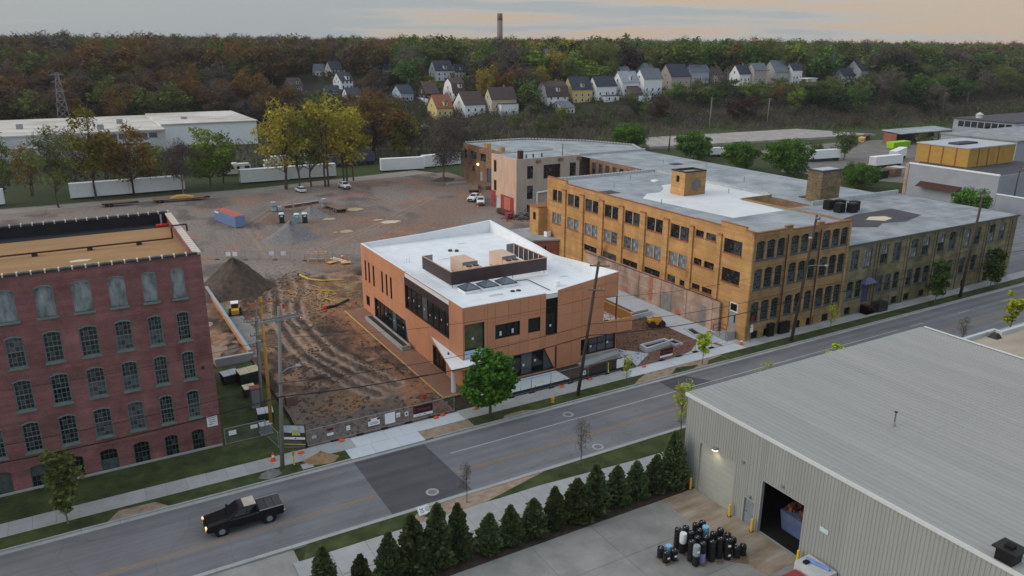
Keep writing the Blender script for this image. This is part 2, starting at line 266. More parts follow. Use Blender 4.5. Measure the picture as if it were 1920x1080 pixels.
def lin(*segs): return np.concatenate([np.arange(a, b, s) for a, b, s in segs])
def grid_mesh(name, xs, ys, zf, m, keep=None, colf=None, smooth=True, off=(0, 0, 0)):
    X, Y = np.meshgrid(xs, ys); Z = zf(X, Y); nx, ny = len(xs), len(ys)
    me = bpy.data.meshes.new(name); idx = np.arange(nx*ny).reshape(ny, nx)
    f = np.stack([idx[:-1, :-1], idx[:-1, 1:], idx[1:, 1:], idx[1:, :-1]], -1).reshape(-1, 4)
    if keep is not None:
        cx = (X[:-1, :-1]+X[1:, 1:])/2; cy = (Y[:-1, :-1]+Y[1:, 1:])/2; f = f[keep(cx, cy).reshape(-1)]
    me.from_pydata(np.stack([X, Y, Z], -1).reshape(-1, 3).tolist(), [], f.tolist()); me.materials.append(MATS[m])
    if colf is not None:
        ca = me.color_attributes.new('soil', 'FLOAT_COLOR', 'POINT'); c = colf(X, Y).reshape(-1, 3); ca.data.foreach_set('color', np.concatenate([c, np.ones((len(c), 1))], 1).astype(np.float32).ravel())
    if smooth: me.polygons.foreach_set('use_smooth', [True]*len(f))
    me.update(); return me
def mixc(a, b, t): t = np.clip(t, 0, 1)[..., None]; return a*(1-t)+np.array(b)*t
vcolmat('soil'); vcolmat('wild_ground', bump=.8, bscale=.8, var=.4)
def wildcol(X, Y):
    c = np.ones(X.shape+(3,))*np.array(S(56, 54, 42))
    c = mixc(c, S(66, 60, 52), (fbm(X/18, Y/18, 5)-.42)*5); c = mixc(c, S(56, 70, 36), (fbm(X/30, Y/30, 9)-.52)*5)
    flat = terrain(X, Y) < .2
    c = np.where((flat & (Y > 140))[..., None], mixc(c, S(66, 82, 40), .5+0*X), c); return c
gx = lin((-3000, -400, 200), (-400, 700, 12), (700, 4200, 250)); gy = lin((-400, 130, 60), (130, 640, 12), (640, 4000, 160))
def gz(X, Y): return np.maximum(terrain(X, Y), 0)-.06
tag(obj('ground', grid_mesh('ground', gx, gy, gz, 'wild_ground', colf=wildcol)), kind='structure')

# ------------------------------------------------------------------ construction lot
TR = [[(30, 142), (28.8, 132), (27.4, 124), (25.6, 116), (24.6, 110), (24.2, 102), (24.6, 95), (26.3, 87), (28.5, 80)], [(33.0, 141), (33.6, 134), (32.4, 126), (29.4, 119), (27.8, 112), (27.4, 104), (27.6, 96), (29.6, 88), (31.5, 82)], [(33, 150), (35, 180), (50, 205), (75, 215)], [(40, 150), (60, 165), (85, 190)]]
def dseg(X, Y, pts):
    d = np.full(X.shape, 1e9)
    for (ax, ay), (bx, by) in zip(pts, pts[1:]):
        vx, vy = bx-ax, by-ay; t = np.clip(((X-ax)*vx+(Y-ay)*vy)/(vx*vx+vy*vy), 0, 1); d = np.minimum(d, np.hypot(X-ax-t*vx, Y-ay-t*vy))
    return d
def lot_near(X, Y): return np.clip((138-Y+8*(fbm(X/12, Y/12, 2)-.5))/6, 0, 1)
def lotz(X, Y):
    n = lot_near(X, Y); z = .03+n*(.5*fbm(X/3.2, Y/3.2, 1)**2+.42*fbm(X/1.2, Y/1.9, 7)**2)+(1-n)*.05*fbm(X/2, Y/2, 4)
    edge = np.clip(np.minimum(np.minimum(Y-72.4, 79.3-X if False else 1e3), 3)/3, 0, 1); z = z*(.25+.75*edge)
    for tr in TR[:2]: z = z-.14*np.exp(-((dseg(X, Y, tr)-.85)/.22)**2)*n
    z = np.where((X > 33.4) & (X < 62) & (Y > 70) & (Y < 112.8), np.minimum(z, .04), z)
    z = np.where((X > 60.5) & (Y < 125), np.minimum(z, .05), z)
    return np.maximum(z, .012)
def lotcol(X, Y):
    n = lot_near(X, Y)
    far = np.ones(X.shape+(3,))*np.array(S(132, 123, 116)); far = mixc(far, S(130, 110, 98), np.clip((fbm(X/14, Y/14, 11)-.44)*6, 0, 1)*np.clip((X-30)/30+.35, 0, 1)); far = mixc(far, S(104, 96, 90), (fbm(X/6, Y/9, 13)-.55)*6); far = mixc(far, S(160, 106, 78), np.clip((fbm(X/7, Y/7, 17)-.64)*7, 0, .4)); far = mixc(far, S(92, 82, 76), np.exp(-(((X-48)/12)**2+((Y-186)/10)**2))*.7)
    near = np.ones(X.shape+(3,))*np.array(S(108, 83, 69)); near = mixc(near, S(60, 52, 47), (fbm(X/3.5, Y/5, 21)-.45)*7); near = mixc(near, S(152, 120, 96), (fbm(X/2.6, Y/2.6, 23)-.55)*7); near = mixc(near, S(112, 100, 92), (fbm(X/1.3, Y/2.2, 47)-.6)*8)
    near = mixc(near, S(156, 118, 82), np.clip((fbm(X/3, Y/3, 29)-.45)*4, 0, 1)*np.exp(-(((X-32)/4.5)**2+((Y-117)/12)**2)))
    near = mixc(near, S(168, 142, 84), np.clip((fbm(X/1.2, Y/2.2, 31)-.42)*6, 0, 1)*np.exp(-(((X-36)/4)**2+((Y-121)/8)**2)))
    near = mixc(near, S(104, 96, 90), np.clip((86-Y)/4, 0, 1)*np.clip((33-X)/5, 0, 1)*.9)
    near = mixc(near, S(146, 108, 74), np.exp(-(((X-24.5)/4)**2+((Y-80)/4)**2))*np.clip((fbm(X/2, Y/2, 37)-.35)*4, 0, 1))
    near = mixc(near, S(156, 112, 82), np.clip((fbm(X/2.2, Y/3.5, 61)-.40)*5, 0, .9)*np.exp(-((X-33.5)/2.6)**2)); near = mixc(near, S(52, 45, 42), np.clip((fbm(X/4, Y/6, 67)-.46)*6, 0, .85)*np.exp(-(((X-28)/5)**2+((Y-98)/16)**2))); near = mixc(near, S(122, 92, 74), np.clip((X-60)/2, 0, 1)*.85)
    c = far*(1-n[..., None])+near*n[..., None]
    for tr in TR: c = mixc(c, S(166, 142, 122), .9*np.exp(-((dseg(X, Y, tr)-.85)/.34)**2)*(.4+.6*n)); c = mixc(c, S(60, 52, 48), .6*np.exp(-((dseg(X, Y, tr)-.3)/.3)**2)*n)
    return c
def lotkeep(x, y): return ~((x < 17.9) & (y < 99.3)) & ~((x > 76) & (y < 120)) & ~((x > 60.8) & (y < 71.6)) & ~((x > 34.9) & (x < 60.8) & (y < 77)) & ~((y < 72.3) & (x < 60.8))
tag(obj('construction_lot', grid_mesh('construction_lot', np.arange(-32, 108.1, .4), np.arange(71.6, 228, .4), lotz, 'soil', lotkeep, lotcol)), kind='structure')

# ------------------------------------------------------------------ road, kerbs, pavements
XA, XB = -60, 420
mb = MB(); xs = [XA, 20.9, 29.2, XB]
struct('road', MB().quad((XA, 56.9, 0), (XB, 56.9, 0), (XB, 67.5, 0), (XA, 67.5, 0)), 'asphalt')
struct('asphalt_patch', MB().quad((21, 56.95, .006), (29, 57.1, .006), (28.6, 67.25, .006), (21, 67.25, .006)), 'asphalt_new')
struct('asphalt_patch', MB().quad((60.3, 63.9, .006), (66.5, 63.9, .006), (64.3, 67.2, .006), (60.3, 67.2, .006)), 'asphalt_new')
mb = MB()
for a, b in ((XA, 20.9), (29.1, XB)):
    for y in (60.28, 60.56): mb.quad((a, y, .012), (b, y, .012), (b, y+.11, .012), (a, y+.11, .012))
struct('centre_line', mb, 'line_yellow')
mb = MB().quad((30.2, 64.1, .012), (103, 64.1, .012), (103, 64.23, .012), (30.2, 64.23, .012))
for a in np.arange(106, 300, 12): mb.quad((a, 64.1, .012), (a+3, 64.1, .012), (a+3, 64.23, .012), (a, 64.23, .012))
struct('lane_line', mb, 'line_white')
for y0, y1, k0, k1 in ((67.35, 67.8, 67.8, 67.97), (56.5, 56.95, 56.33, 56.5)):
    g = struct('gutter', MB(), 'concrete'); kb = struct('kerb', MB(), 'concrete')
    gm = MB().box(0, y0, -.05, 2.98, y1, .010).mesh('gutter_slab', 'concrete'); km = MB().box(0, k0, -.05, 2.98, k1, .15).mesh('kerb_stone', 'concrete')
    for i, x in enumerate(np.arange(-30, 160, 3)):
        if y0 > 60 and 20.9 < x+1.5 < 29.2: obj('gutter_slab', gm, g, (x, 0, 0)); continue
        obj('gutter_slab', gm, g, (x, 0, 0)); obj('kerb_stone', km, kb, (x, 0, 0))
    MBx = MB().box(160, k0, -.05, XB, k1, .15).box(160, y0, -.05, XB, y1, .01); MBx.build('kerb_stone', 'concrete', kb)
struct('parkway', MB().box(XA, 67.97, -.05, 20.95, 69.88, .11).box(35, 67.97, -.05, XB, 69.88, .11), 'grass')
struct('mulch_strip', MB().add([(38.5, 67.99, .118), (43, 67.99, .118), (41.5, 68.7, .118), (39, 68.6, .118)], [(0, 1, 2, 3)]).add([(57, 67.99, .118), (61.4, 67.99, .118), (60.4, 69.86, .118), (58.5, 69, .118)], [(0, 1, 2, 3)]).quad((61.5, 67.97, .12), (73, 67.97, .12), (73, 69.87, .12), (60, 69.87, .12)).quad((-1, 68.0, .12), (4, 68.0, .12), (3, 69.3, .12), (0, 69.4, .12)), 'sand_mulch')
struct('mulch_bed', MB().box(29.05, 67.97, -.05, 35, 69.86, .105), 'sand_mulch')
struct('grass_patch', MB().add([(63, 68.1, .128), (66.5, 68.0, .128), (68.2, 68.7, .128), (65, 69.4, .128)], [(0, 1, 2, 3)]).add([(69.2, 68.2, .128), (72.9, 68.1, .128), (72.9, 69.5, .128), (70.4, 69.2, .128)], [(0, 1, 2, 3)]), 'grass')
sw = struct('sidewalk', MB().box(XA, 69.9, -.06, XB, 72.2, .07), 'concrete')
so = MB().box(0, 69.9, 0, 1.78, 72.2, .13).mesh('slab', 'concrete'); sn = MB().box(0, 69.9, 0, 1.78, 71.9, .132).mesh('slab', 'concrete_new')
for x in np.arange(-30, 165, 1.8): obj('slab', sn if 20.8 < x < 34.5 or 57 < x < 77.5 else so, sw, (x, 0, random.uniform(-.008, .008)))
ap = struct('driveway_apron', MB().box(21, 67.8, -.05, 29.05, 69.88, .06), 'concrete_new'); am = MB().box(0, 67.8, 0, 2.66, 69.88, .12).mesh('slab', 'concrete_new')
for i in range(3): obj('slab', am, ap, (21+2.69*i, 0, .004*i))
# south side
struct('verge', MB().prism([(13.2, 56.33), (12.3, 54.45), (21.0, 54.45), (23.5, 56.33)], -.05, .11).prism([(29, 54.45), (34, 54.45), (46, 53.6), (62, 53.2), (62, 56.33), (36.5, 56.33)], -.05, .11).box(62, 53.2, -.05, 200, 56.33, .11), 'grass')
struct('gravel_verge', MB().prism([(21.0, 54.4), (30, 54.4), (37.5, 56.33), (23.3, 56.33)], -.05, .10), 'sand_mulch')
pt = struct('cycle_path', MB().box(11.5, 50.3, -.06, 62, 54.42, .05), 'concrete'); pm = MB().box(0, 50.3, 0, 2.97, 54.4, .10).mesh('slab', 'concrete')
for i in range(17): obj('slab', pm, pt, (11.5+3*i, 0, random.uniform(-.006, .006)))
mb = MB()
for x in np.arange(13, 60, 3.9): mb.quad((x, 52.68, .115), (x+1, 52.68, .115), (x+1, 52.78, .115), (x, 52.78, .115))
struct('path_dashes', mb, 'line_white')
mb = MB()
for x in np.arange(13, 60, 1.6): mb.quad((x, 51.05, .115), (x+.8, 51.05, .115), (x+.8, 51.17, .115), (x, 51.17, .115))
struct('path_line', mb, 'line_yellow')
struct('hedge_bed', MB().box(12, 46.9, -.05, 47.2, 50.3, .08), 'mulch')
yd = struct('concrete_yard', MB().box(-60, -30, -.06, 47.2, 46.9, .0).box(-60, 46.9, -.06, 12, 56.3, .0), 'concrete_yard')
ym = MB().box(.02, .02, 0, 5.98, 4.98, .03).mesh('slab', 'concrete_yard')
for i in range(8):
    for j in range(5):
        if i > 6 and j > 3: continue
        obj('slab', ym, yd, (-.8+6*i, 21.9+5*j, random.uniform(-.004, .004)))
struct('rusty_slab', MB().box(43.3, 34.5, .0, 47.25, 46.85, .045), 'rust_concrete')
# lawn by the red building, alley paving, side ground
struct('lawn', MB().box(-60, 72.2, -.05, 10.3, 77.3, .10).prism([(10.3, 72.2), (17.6, 72.2), (17.9, 98.5), (10.3, 98.5)], -.05, .10), 'grass')
al = struct('alley_pavement', MB().box(73.4, 72.2, -.05, 79.4, 116, .04), 'concrete_new')
a1 = MB().box(0, 0, 0, 2.45, 2.95, .06).mesh('slab', 'concrete_new')
for j in range(13):
    for i in range(2):
        if j < 2 and i == 0: pass
        obj('slab', a1, al, (74.2+2.48*i, 73.6+2.98*j, .01+random.uniform(-.004, .004)))
struct('forecourt', MB().prism([(60.6, 72.2), (65.0, 74.9), (62.3, 78.4), (61.2, 81.2), (60.9, 72.2)], -.05, .09).prism([(68.6, 72.25), (75.5, 72.25), (74.4, 75.4), (70.8, 72.9)], -.05, .09), 'concrete_new')
struct('building_walk', MB().box(35.05, 76.2, -.02, 38.0, 111.8, .12), 'brown_base')
fb = tag(MB().box(34.95, 76.2, 0, 35.05, 94, .18).build('form_board', 'lumber'), 'long wooden form board along the brown walk beside the terracotta building', 'board'); fb2 = tag(MB().box(34.95, 94.05, 0, 35.05, 111.8, .18).build('form_board', 'lumber'), 'wooden form board at the far half of the brown walk beside the terracotta building', 'board')
tag(MB().box(34.95, 76.08, 0, 38.6, 76.18, .18).build('form_board', 'lumber'), 'short wooden form board closing the street end of the brown walk', 'board')
struct('side_asphalt', MB().prism([(146, 72.3), (204, 72.3), (204, 132), (146, 97)], -.05, .02), 'asphalt')
struct('rail_yard', MB().prism([(222, 140), (340, 140), (360, 205), (300, 222), (240, 218), (205, 176)], -.05, .02), mat('yard_gravel', S(116, 112, 108), .95, .2, .2))
rs = MB().prism([(203, 241), (326, 229), (312, 262), (222, 268)], -.05, .9).build('old_platform', mat('old_concrete', S(158, 152, 146), .9, .25, .25)); tag(rs, 'long weathered concrete loading platform beside the railway behind the factory', 'platform')
struct('service_lane', MB().prism([(-30, 226), (44, 226.5), (100, 236), (104, 228), (46, 221), (-30, 221)], -.05, .07), mat('lane_gravel', S(140, 134, 126), .95, .15, .3))
struct('hillside_street', MB().prism([(95, 300), (140, 270), (146, 274), (100, 306)], -.05, .05), 'asphalt')
# manholes
for i, (x, y, z, lab) in enumerate(((25.57, 58.5, .012, 'round manhole cover in the dark asphalt patch'), (44.06, 57.8, .006, 'manhole with pale ring by the south kerb'), (45.5, 65.45, .006, 'manhole with pale ring in the far parking lane'), (62.56, 64.9, .012, 'round manhole in the small dark asphalt patch by the metal roof'), (26.6, 76.2, .06, 'concrete manhole ring in the dirt behind the fence'))):
    t = thing('manhole', lab, 'manhole', (x, y, z)); MB().cyl(0, 0, 0, .012, .62, 24).build('ring', 'concrete', None).parent = t; o = MB().cyl(0, 0, .013, .02, .40, 24).build('cover', 'steel'); o.parent = t
# puddles
mat('puddle', S(206, 184, 152), .05, .05, 1, spec=.8)  # muddy tone, with the bright sky reflection painted into its pale base colour
for x, y, rx, ry, lab in ((53.3, 177.4, 1.6, 1.3, 'puddle beside the small gravel pile'), (52.7, 163.3, 1.6, 1.6, 'round puddle in the middle of the gravel lot'), (62.3, 185.2, 2.2, 2.2, 'puddle beside the flatbed trailer'), (64.5, 167.5, 2.6, 1.7, 'largest puddle right of the round one in the lot'), (50.2, 163.6, .6, .5, 'small puddle left of the round one in the lot'), (63, 171, 1.5, .7, 'thin puddle behind the largest one in the lot')):
    n = 18; poly = [(x+rx*math.cos(a)*(.75+.35*random.random()), y+ry*math.sin(a)*(.75+.35*random.random())) for a in [2*math.pi*i/n for i in range(n)]]
    tag(MB().add([(px, py, .10) for px, py in poly], [tuple(range(n))]).build('puddle', 'puddle'), lab, 'puddle')
# ------------------------------------------------------------------ facade helpers
def fpt(F, s, d): ox, oy, r = F; return (ox+s*math.cos(r)-d*math.sin(r), oy+s*math.sin(r)+d*math.cos(r))
def facade(root, F, length, z0, top, ops, m, name='wall', reveal=.16, mrev=None):
    """wall sheet with real openings; ops = (s0,s1,z0,z1[,arch rise]); top = height or [(s,z),...]"""
    tp = top if isinstance(top, (list, tuple)) else [(0, top), (length, top)]; zt = min(z for s, z in tp); mb = MB()
    ss = sorted({0, length, *[o[0] for o in ops], *[o[1] for o in ops]}); zz = sorted({z0, zt, *[o[2] for o in ops], *[o[3] for o in ops]})
    P = lambda s, z, d=0: (*fpt(F, s, d), z)
    for a, b in zip(ss, ss[1:]):
        run = None
        for c, d in zip(zz, zz[1:]):
            if c >= zt-1e-6: break
            inside = any(o[0] <= (a+b)/2 <= o[1] and o[2] <= (c+d)/2 <= o[3] for o in ops)
            if inside: continue
            mb.quad(P(a, c), P(b, c), P(b, d), P(a, d))
    for (a, za), (b, zb) in zip(tp, tp[1:]):
        if max(za, zb) > zt+1e-4: mb.add([P(a, zt), P(b, zt), P(b, max(zb, zt)), P(a, max(za, zt))], [(0, 1, 2, 3)])
    for o in ops:
        a, b, c, d = o[:4]; r = o[4] if len(o) > 4 else 0; k = reveal
        mb.quad(P(a, c), P(a, d), P(a, d, k), P(a, c, k), 1); mb.quad(P(b, d), P(b, c), P(b, c, k), P(b, d, k), 1); mb.quad(P(b, c), P(a, c), P(a, c, k), P(b, c, k), 1)
        if not r: mb.quad(P(a, d), P(b, d), P(b, d, k), P(a, d, k), 1)
        else:
            n = 8; pts = []
            for i in range(n+1):
                u = i/n; pts.append((a+(b-a)*u, d-r*(2*u-1)**2))
            for (s0, y0), (s1, y1) in zip(pts, pts[1:]):
                if max(d-y0, d-y1) > 1e-5: mb.quad(P(s0, y0), P(s1, y1), P(s1, d), P(s0, d))
                mb.quad(P(s0, y0), P(s1, y1), P(s1, y1, k), P(s0, y0, k), 1)
    return mb.build(name, [m, mrev or m], root)
CACHE = {}
def cached(key, f):
    if key not in CACHE: CACHE[key] = f()
    return CACHE[key]
def add_window(root, F, s0, s1, z0, z1, cols=2, rows=2, split=None, fm='metal_dark', pm='glass', sill=None, fw=.07, mw=.03, d=.16, label=None, sillw=.1):
    w, h = round(s1-s0, 2), round(z1-z0, 2)
    def fr():
        mb = MB().box(0, -.05, 0, fw, .03, h).box(w-fw, -.05, 0, w, .03, h).box(fw, -.05, 0, w-fw, .03, fw).box(fw, -.05, h-fw, w-fw, .03, h)
        for i in range(1, cols):
            k = fw*.8 if split == 'v' and i*2 == cols else mw; x = w*i/cols; mb.box(x-k/2, -.04, fw, x+k/2, .025, h-fw)
        for i in range(1, rows):
            k = fw*.8 if split == 'h' and i*2 == rows else mw; z = h*i/rows; mb.box(fw, -.035, z-k/2, w-fw, .022, z+k/2)
        return mb.mesh('window', fm)
    o = place('window', cached(('w', w, h, cols, rows, split, fm, fw, mw), fr), root, (*fpt(F, s0, d), z0), F[2])
    if label: o['label'] = label
    pms = pm if isinstance(pm, (list, tuple)) else [pm]
    nh = 2 if split == 'h' else 1; nv = 2 if split == 'v' else (cols if split == 'all' else 1)
    for i in range(nv):
        for j in range(nh):
            q = random.choice(pms); pw, ph = w/nv, h/nh
            nc, nr = max(1, round(cols/nv)), max(1, round(rows/nh)); var = random.randrange(4)
            def pm_():
                mb = MB(); r4 = random.Random(var*7+nc)
                for a in range(nc):
                    for b in range(nr): e1, e2 = r4.uniform(-.006, .006), r4.uniform(-.006, .006); mb.quad((a*pw/nc, e1, b*ph/nr), ((a+1)*pw/nc, e2, b*ph/nr), ((a+1)*pw/nc, e1, (b+1)*ph/nr), (a*pw/nc, e2, (b+1)*ph/nr))
                return mb.mesh('pane', q)
            me = cached(('p', round(pw, 3), round(ph, 3), q, nc, nr, var), pm_); obj('pane', me, o, (i*pw, .012+.004*j, j*ph))
    if sill: obj('sill', cached(('s', w, sill, sillw, d), lambda: MB().box(-.1, -d-sillw, -.16, w+.1, -d+.05, 0).box(0, -d, -.02, w, -.05, .02).mesh('sill', sill)), o)
    return o
def sides(root, m, pts, z0, z1, name='wall'):      # plain wall sheets along a polyline of (x,y)
    mb = MB()
    for (ax, ay), (bx, by) in zip(pts, pts[1:]): mb.quad((ax, ay, z0), (bx, by, z0), (bx, by, z1), (ax, ay, z1))
    return mb.build(name, m, root)

# ------------------------------------------------------------------ red brick mill (left)
brick('red_brick', S(146, 98, 97), S(128, 84, 84), S(140, 104, 104), .3, stain=S(106, 66, 70), stain_pos=.60)
mat('trim_green', S(112, 126, 122), .8, .2, 3); mat('trim_dark', S(82, 92, 90), .85, .25, 3); mat('board_green', S(116, 128, 130), .8, .5, 1.6, col2=S(158, 168, 168), stretch=(1, 1, .4)); mat('coping_pale', S(206, 196, 182), .7, .1, 3); mat('coping_dark', S(58, 58, 62), .6, .15, 3)
mat('roof_tan', S(156, 122, 84), .9, .16, .35, bump=.1, stretch=(.35, 1, 1)); mat('membrane_black', S(34, 36, 42), .7, .2, .5); mat('rust_pipe', S(74, 44, 36), .7, .2, 3)
rb = thing('red_brick_mill', 'tall red brick mill with four window rows, a basement row and a tan flat roof', 'building', (-10, 77.3, 0))
x0, x1, y0, y1 = -32.0, 10.4, 77.3, 98.6
F = (x0, y0, 0); L = x1-x0
cols = [(7.53, 8.71), (5.0, 6.24), (2.17, 3.59), (-.77, .76), (-3.65, -2.18), (-6.55, -5.13)]+[(-9.5-2.95*i, -8.03-2.95*i) for i in range(7)]
rows = [(16.5, 19.35), (12.15, 15.05), (8.0, 10.92), (3.78, 6.74), (.14, 2.42)]
ops = [(a-x0, b-x0, z0, z1, .2) for a, b in cols for z0, z1 in rows]
facade(rb, F, L, 0, 20.3, ops, 'red_brick', mrev='trim_green', reveal=.2)
rnd = random.Random(3)
for j, (z0, z1) in enumerate(rows):
    for i, (a, b) in enumerate(cols):
        if j == 0:
            o = place('boarded_window', cached(('bd', round(b-a, 2)), lambda: MB().box(0, 0, 0, b-a, .05, z1-z0).box(0, -.07, 0, .08, .0, z1-z0).box(b-a-.08, -.07, 0, b-a, 0, z1-z0).box(.08, -.07, z1-z0-.22, b-a-.08, 0, z1-z0).mesh('boarded_window', 'board_green')), rb, (a, y0+.12, z0))
            obj('sill', cached(('rs', round(b-a, 2)), lambda: MB().box(-.14, -.30, -.2, b-a+.14, 0, 0).mesh('sill', 'trim_green')), o)
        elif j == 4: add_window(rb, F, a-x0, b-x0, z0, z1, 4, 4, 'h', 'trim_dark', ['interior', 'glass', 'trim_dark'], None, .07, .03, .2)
        else: add_window(rb, F, a-x0, b-x0, z0, z1, 4, 6, 'h', 'trim_green', ['glass', 'glass', 'glass', 'glass_dim'], 'trim_green', .1, .035, .2, sillw=.14)
# arched head trims
hm = {}
for j, (z0, z1) in enumerate(rows):
    for a, b in cols:
        key = round(b-a, 2)
        if key not in hm:
            mb = MB(); n = 8; w_ = b-a
            for i in range(n):
                u, v = i/n, (i+1)/n; f = lambda t: -.2*(2*t-1)**2
                A = [(w_*u, -.05, f(u)), (w_*v, -.05, f(v)), (w_*v, -.05, f(v)+.13), (w_*u, -.05, f(u)+.13)]
                mb.hexa([A[0], A[1], (A[1][0], .03, A[1][2]), (A[0][0], .03, A[0][2])], [A[3], A[2], (A[2][0], .03, A[2][2]), (A[3][0], .03, A[3][2])])
            hm[key] = mb.mesh('arch_trim', 'trim_green')
        if j < 4: place('arch_trim', hm[key], rb, (a, y0-.01, z1-.02))
sides(rb, 'red_brick', [(x1, y0), (x1, y1), (x0, y1), (x0, y0)], 0, 20.3)
MB().quad((x0, y0, 19.5), (x1, y0, 19.5), (x1, y1, 19.5), (x0, y1, 19.5)).build('roof', 'roof_tan', rb)
MB().box(x0, y0+.004, 19.4, x1-.004, y0+.36, 20.55).box(x1-.45, y0+.37, 19.4, x1-.004, y1-.4, 20.55).build('parapet', 'red_brick', rb)
MB().box(x0, y1-.40, 19.4, x1-.45, y1-.004, 20.7).box(x0, y1-2.6, 19.5, x1-.5, y1-.41, 19.53).build('parapet', 'membrane_black', rb)
ct = MB().profile([(-.02, 0), (.94, 0), (.94, .16), (.46, .20), (-.02, .16)], -.08, .46, 0).box(.94, -.10, -.02, 1.06, .48, .26, 1).mesh('coping_tile', ['coping_dark', 'coping_pale'])
for i in range(40):
    if x1-1.1-i*1.06 < -26: break
    place('coping_tile', ct, rb, (x1-1.2-i*1.06, y0, 20.55)); place('coping_tile', ct, rb, (x1-1.2-i*1.06, y1-.42, 20.7))
ce = MB().box(-.56, .02, 0, .10, .80, .16).box(-.58, .80, -.02, .12, .88, .20).mesh('coping_tile', 'coping_pale')
for i in range(23): place('coping_tile', ce, rb, (x1, y0+.1+.9*i, 20.55))
p = MB().path([(x0, 88.6, 19.85), (9.3, 88.4, 19.85), (9.3, 88.4, 20.95), (9.3, 89.6, 20.95), (11.0, 89.6, 20.95), (11.0, 89.6, 20.2)], .09, 8).build('pipe', 'rust_pipe', rb)
mb = MB()
for x in (-20, -12, -3.5, 1.4, 6): mb.box(x-.25, 88.3, 19.5, x+.25, 88.8, 19.78)
mb.build('pipe_support', 'metal_dark', p)
MB().prism([(-.5, 84.1), (1.0, 84.0), (1.4, 84.6), (.3, 85), (-.6, 84.7)], 19.505, 19.515).build('roof_puddle', 'puddle', rb)
sg = MB().box(9.11, 77.22, 2.45, 10.12, 77.29, 3.62).build('wall_sign', 'white', rb, ); mb = MB()
for i, (a, b) in enumerate(((.08, .92), (.15, .8), (.2, .9), (.12, .6))): mb.box(9.13+a, 77.205, 3.38-i*.23, 9.13+b, 77.218, 3.44-i*.23)
mb.build('lettering', mat('print_grey', S(70, 90, 100), .7), sg)
cu = MB().box(9.25, 77.05, 8.9, 9.45, 77.28, 9.15).build('wall_lamp', 'metal_dark', rb)
MB().box(x0, 77.12, .0, 10.35, 77.285, .28).build('plinth', 'concrete', rb)
va = thing('roof_vent', 'red capped pipe vent in the far corner of the tan roof', 'vent', (9.2, 96.6, 19.5)); MB().cyl(9.2, 96.6, 19.5, 20.9, .1, 8).build('pipe', 'metal_grey', va); MB().box(8.6, 96.3, 19.55, 9.9, 96.9, 19.75).build('red_cover', 'red_plastic', va)

# ------------------------------------------------------------------ terracotta panel building with the white roof
mat('terracotta', S(196, 138, 104), .6, .07, .5, objvar=.05); mat('panel_joint', S(90, 56, 44), .9, .1, 2); mat('white_membrane', S(224, 229, 233), .55, .07, .5, col2=S(232, 236, 238)); mat('screen_brown', S(66, 54, 54), .5, .08, .6, objvar=.04); mat('hvac_tan', S(206, 176, 152), .6, .06, 1); mat('blue_film', S(168, 206, 226), .4, .06, 1)
tb = thing('terracotta_building', 'new two storey building with terracotta panels, white roof and angled corner canopy', 'building', (38, 77, 0))
X0, X1, Y0, Y1 = 38.2, 60.9, 77.0, 112.0
FW = (X0, Y1, -math.pi/2); FS = (X0, Y0, 0); LW = Y1-Y0; LS = X1-X0
def panels(root, F, s_cuts, z_cuts, ops, skip=(), mname='terracotta', gap=.018, th=.05, top=None):
    for a, b in zip(s_cuts, s_cuts[1:]):
        for c, d in zip(z_cuts, z_cuts[1:]):
            sm, zm = (a+b)/2, (c+d)/2
            if any(o[0]-.01 <= sm <= o[1]+.01 and o[2]-.01 <= zm <= o[3]+.01 for o in ops): continue
            me = cached(('pan', round(b-a, 2), round(d-c, 2), mname), lambda: MB().box(gap, -th, gap, b-a-gap, -.004, d-c-gap).mesh('panel', mname))
            place('panel', me, root, (*fpt(F, a, 0), c), F[2])
# west face: s = 112 - Y
strips = [(110.5, 109.85), (108.95, 108.3), (107.05, 106.35), (103.5, 102.85), (101.75, 101.1), (100.05, 99.4)]
opsW = [(112-a, 112-b, 5.02, 8.25) for a, b in strips]+[(1.5, 2.95, 1.08, 2.62), (5.1, 18.2, .15, 3.3), (17.35, 31.25, 5.25, 10.3), (26.2, 30.1, .12, 2.9)]
facade(tb, FW, LW, 0, 10.3, opsW, 'panel_joint', reveal=.3)
zc = sorted({0.02, .15, 1.08, 2.62, 3.3, 5.02, 5.25, 8.25, 10.3, 2.9, .12}); 
def column_panels(root, F, s_cuts, top, ops, breaks, mname='terracotta'):
    """panels column by column: every column is cut only by the openings that cross it and by the storey joints"""
    for a, b in zip(s_cuts, s_cuts[1:]):
        sm = (a+b)/2; ho = [(o[2], o[3]) for o in ops if o[0] < sm < o[1]]; zs = sorted({.03, top, *[z for h in ho for z in h], *[z for z in breaks if not any(h[0]-.5 < z < h[1]+.5 for h in ho)]})
        zs = [z for z in zs if z >= .03]
        for c, d in zip(zs, zs[1:]):
            if d-c < .08 or any(h[0] <= (c+d)/2 <= h[1] for h in ho): continue
            me = cached(('pan', round(b-a, 2), round(d-c, 2), mname), lambda: MB().box(.015, -.05, .015, b-a-.015, -.004, d-c-.015).mesh('panel', mname)); place('panel', me, root, (*fpt(F, a, 0), c), F[2])
sc = sorted({0, 1.5, 2.15, 2.95, 3.05, 3.7, 4.95, 5.1, 5.65, 8.5, 9.15, 10.25, 10.9, 11.95, 12.6, 14.8, 17.35, 18.2, 20.5, 22.8, 25, 26.2, 30.1, 31.25, 33.2, 35})
column_panels(tb, FW, sc, 10.45, opsW, [3.3, 5.2, 8.25])
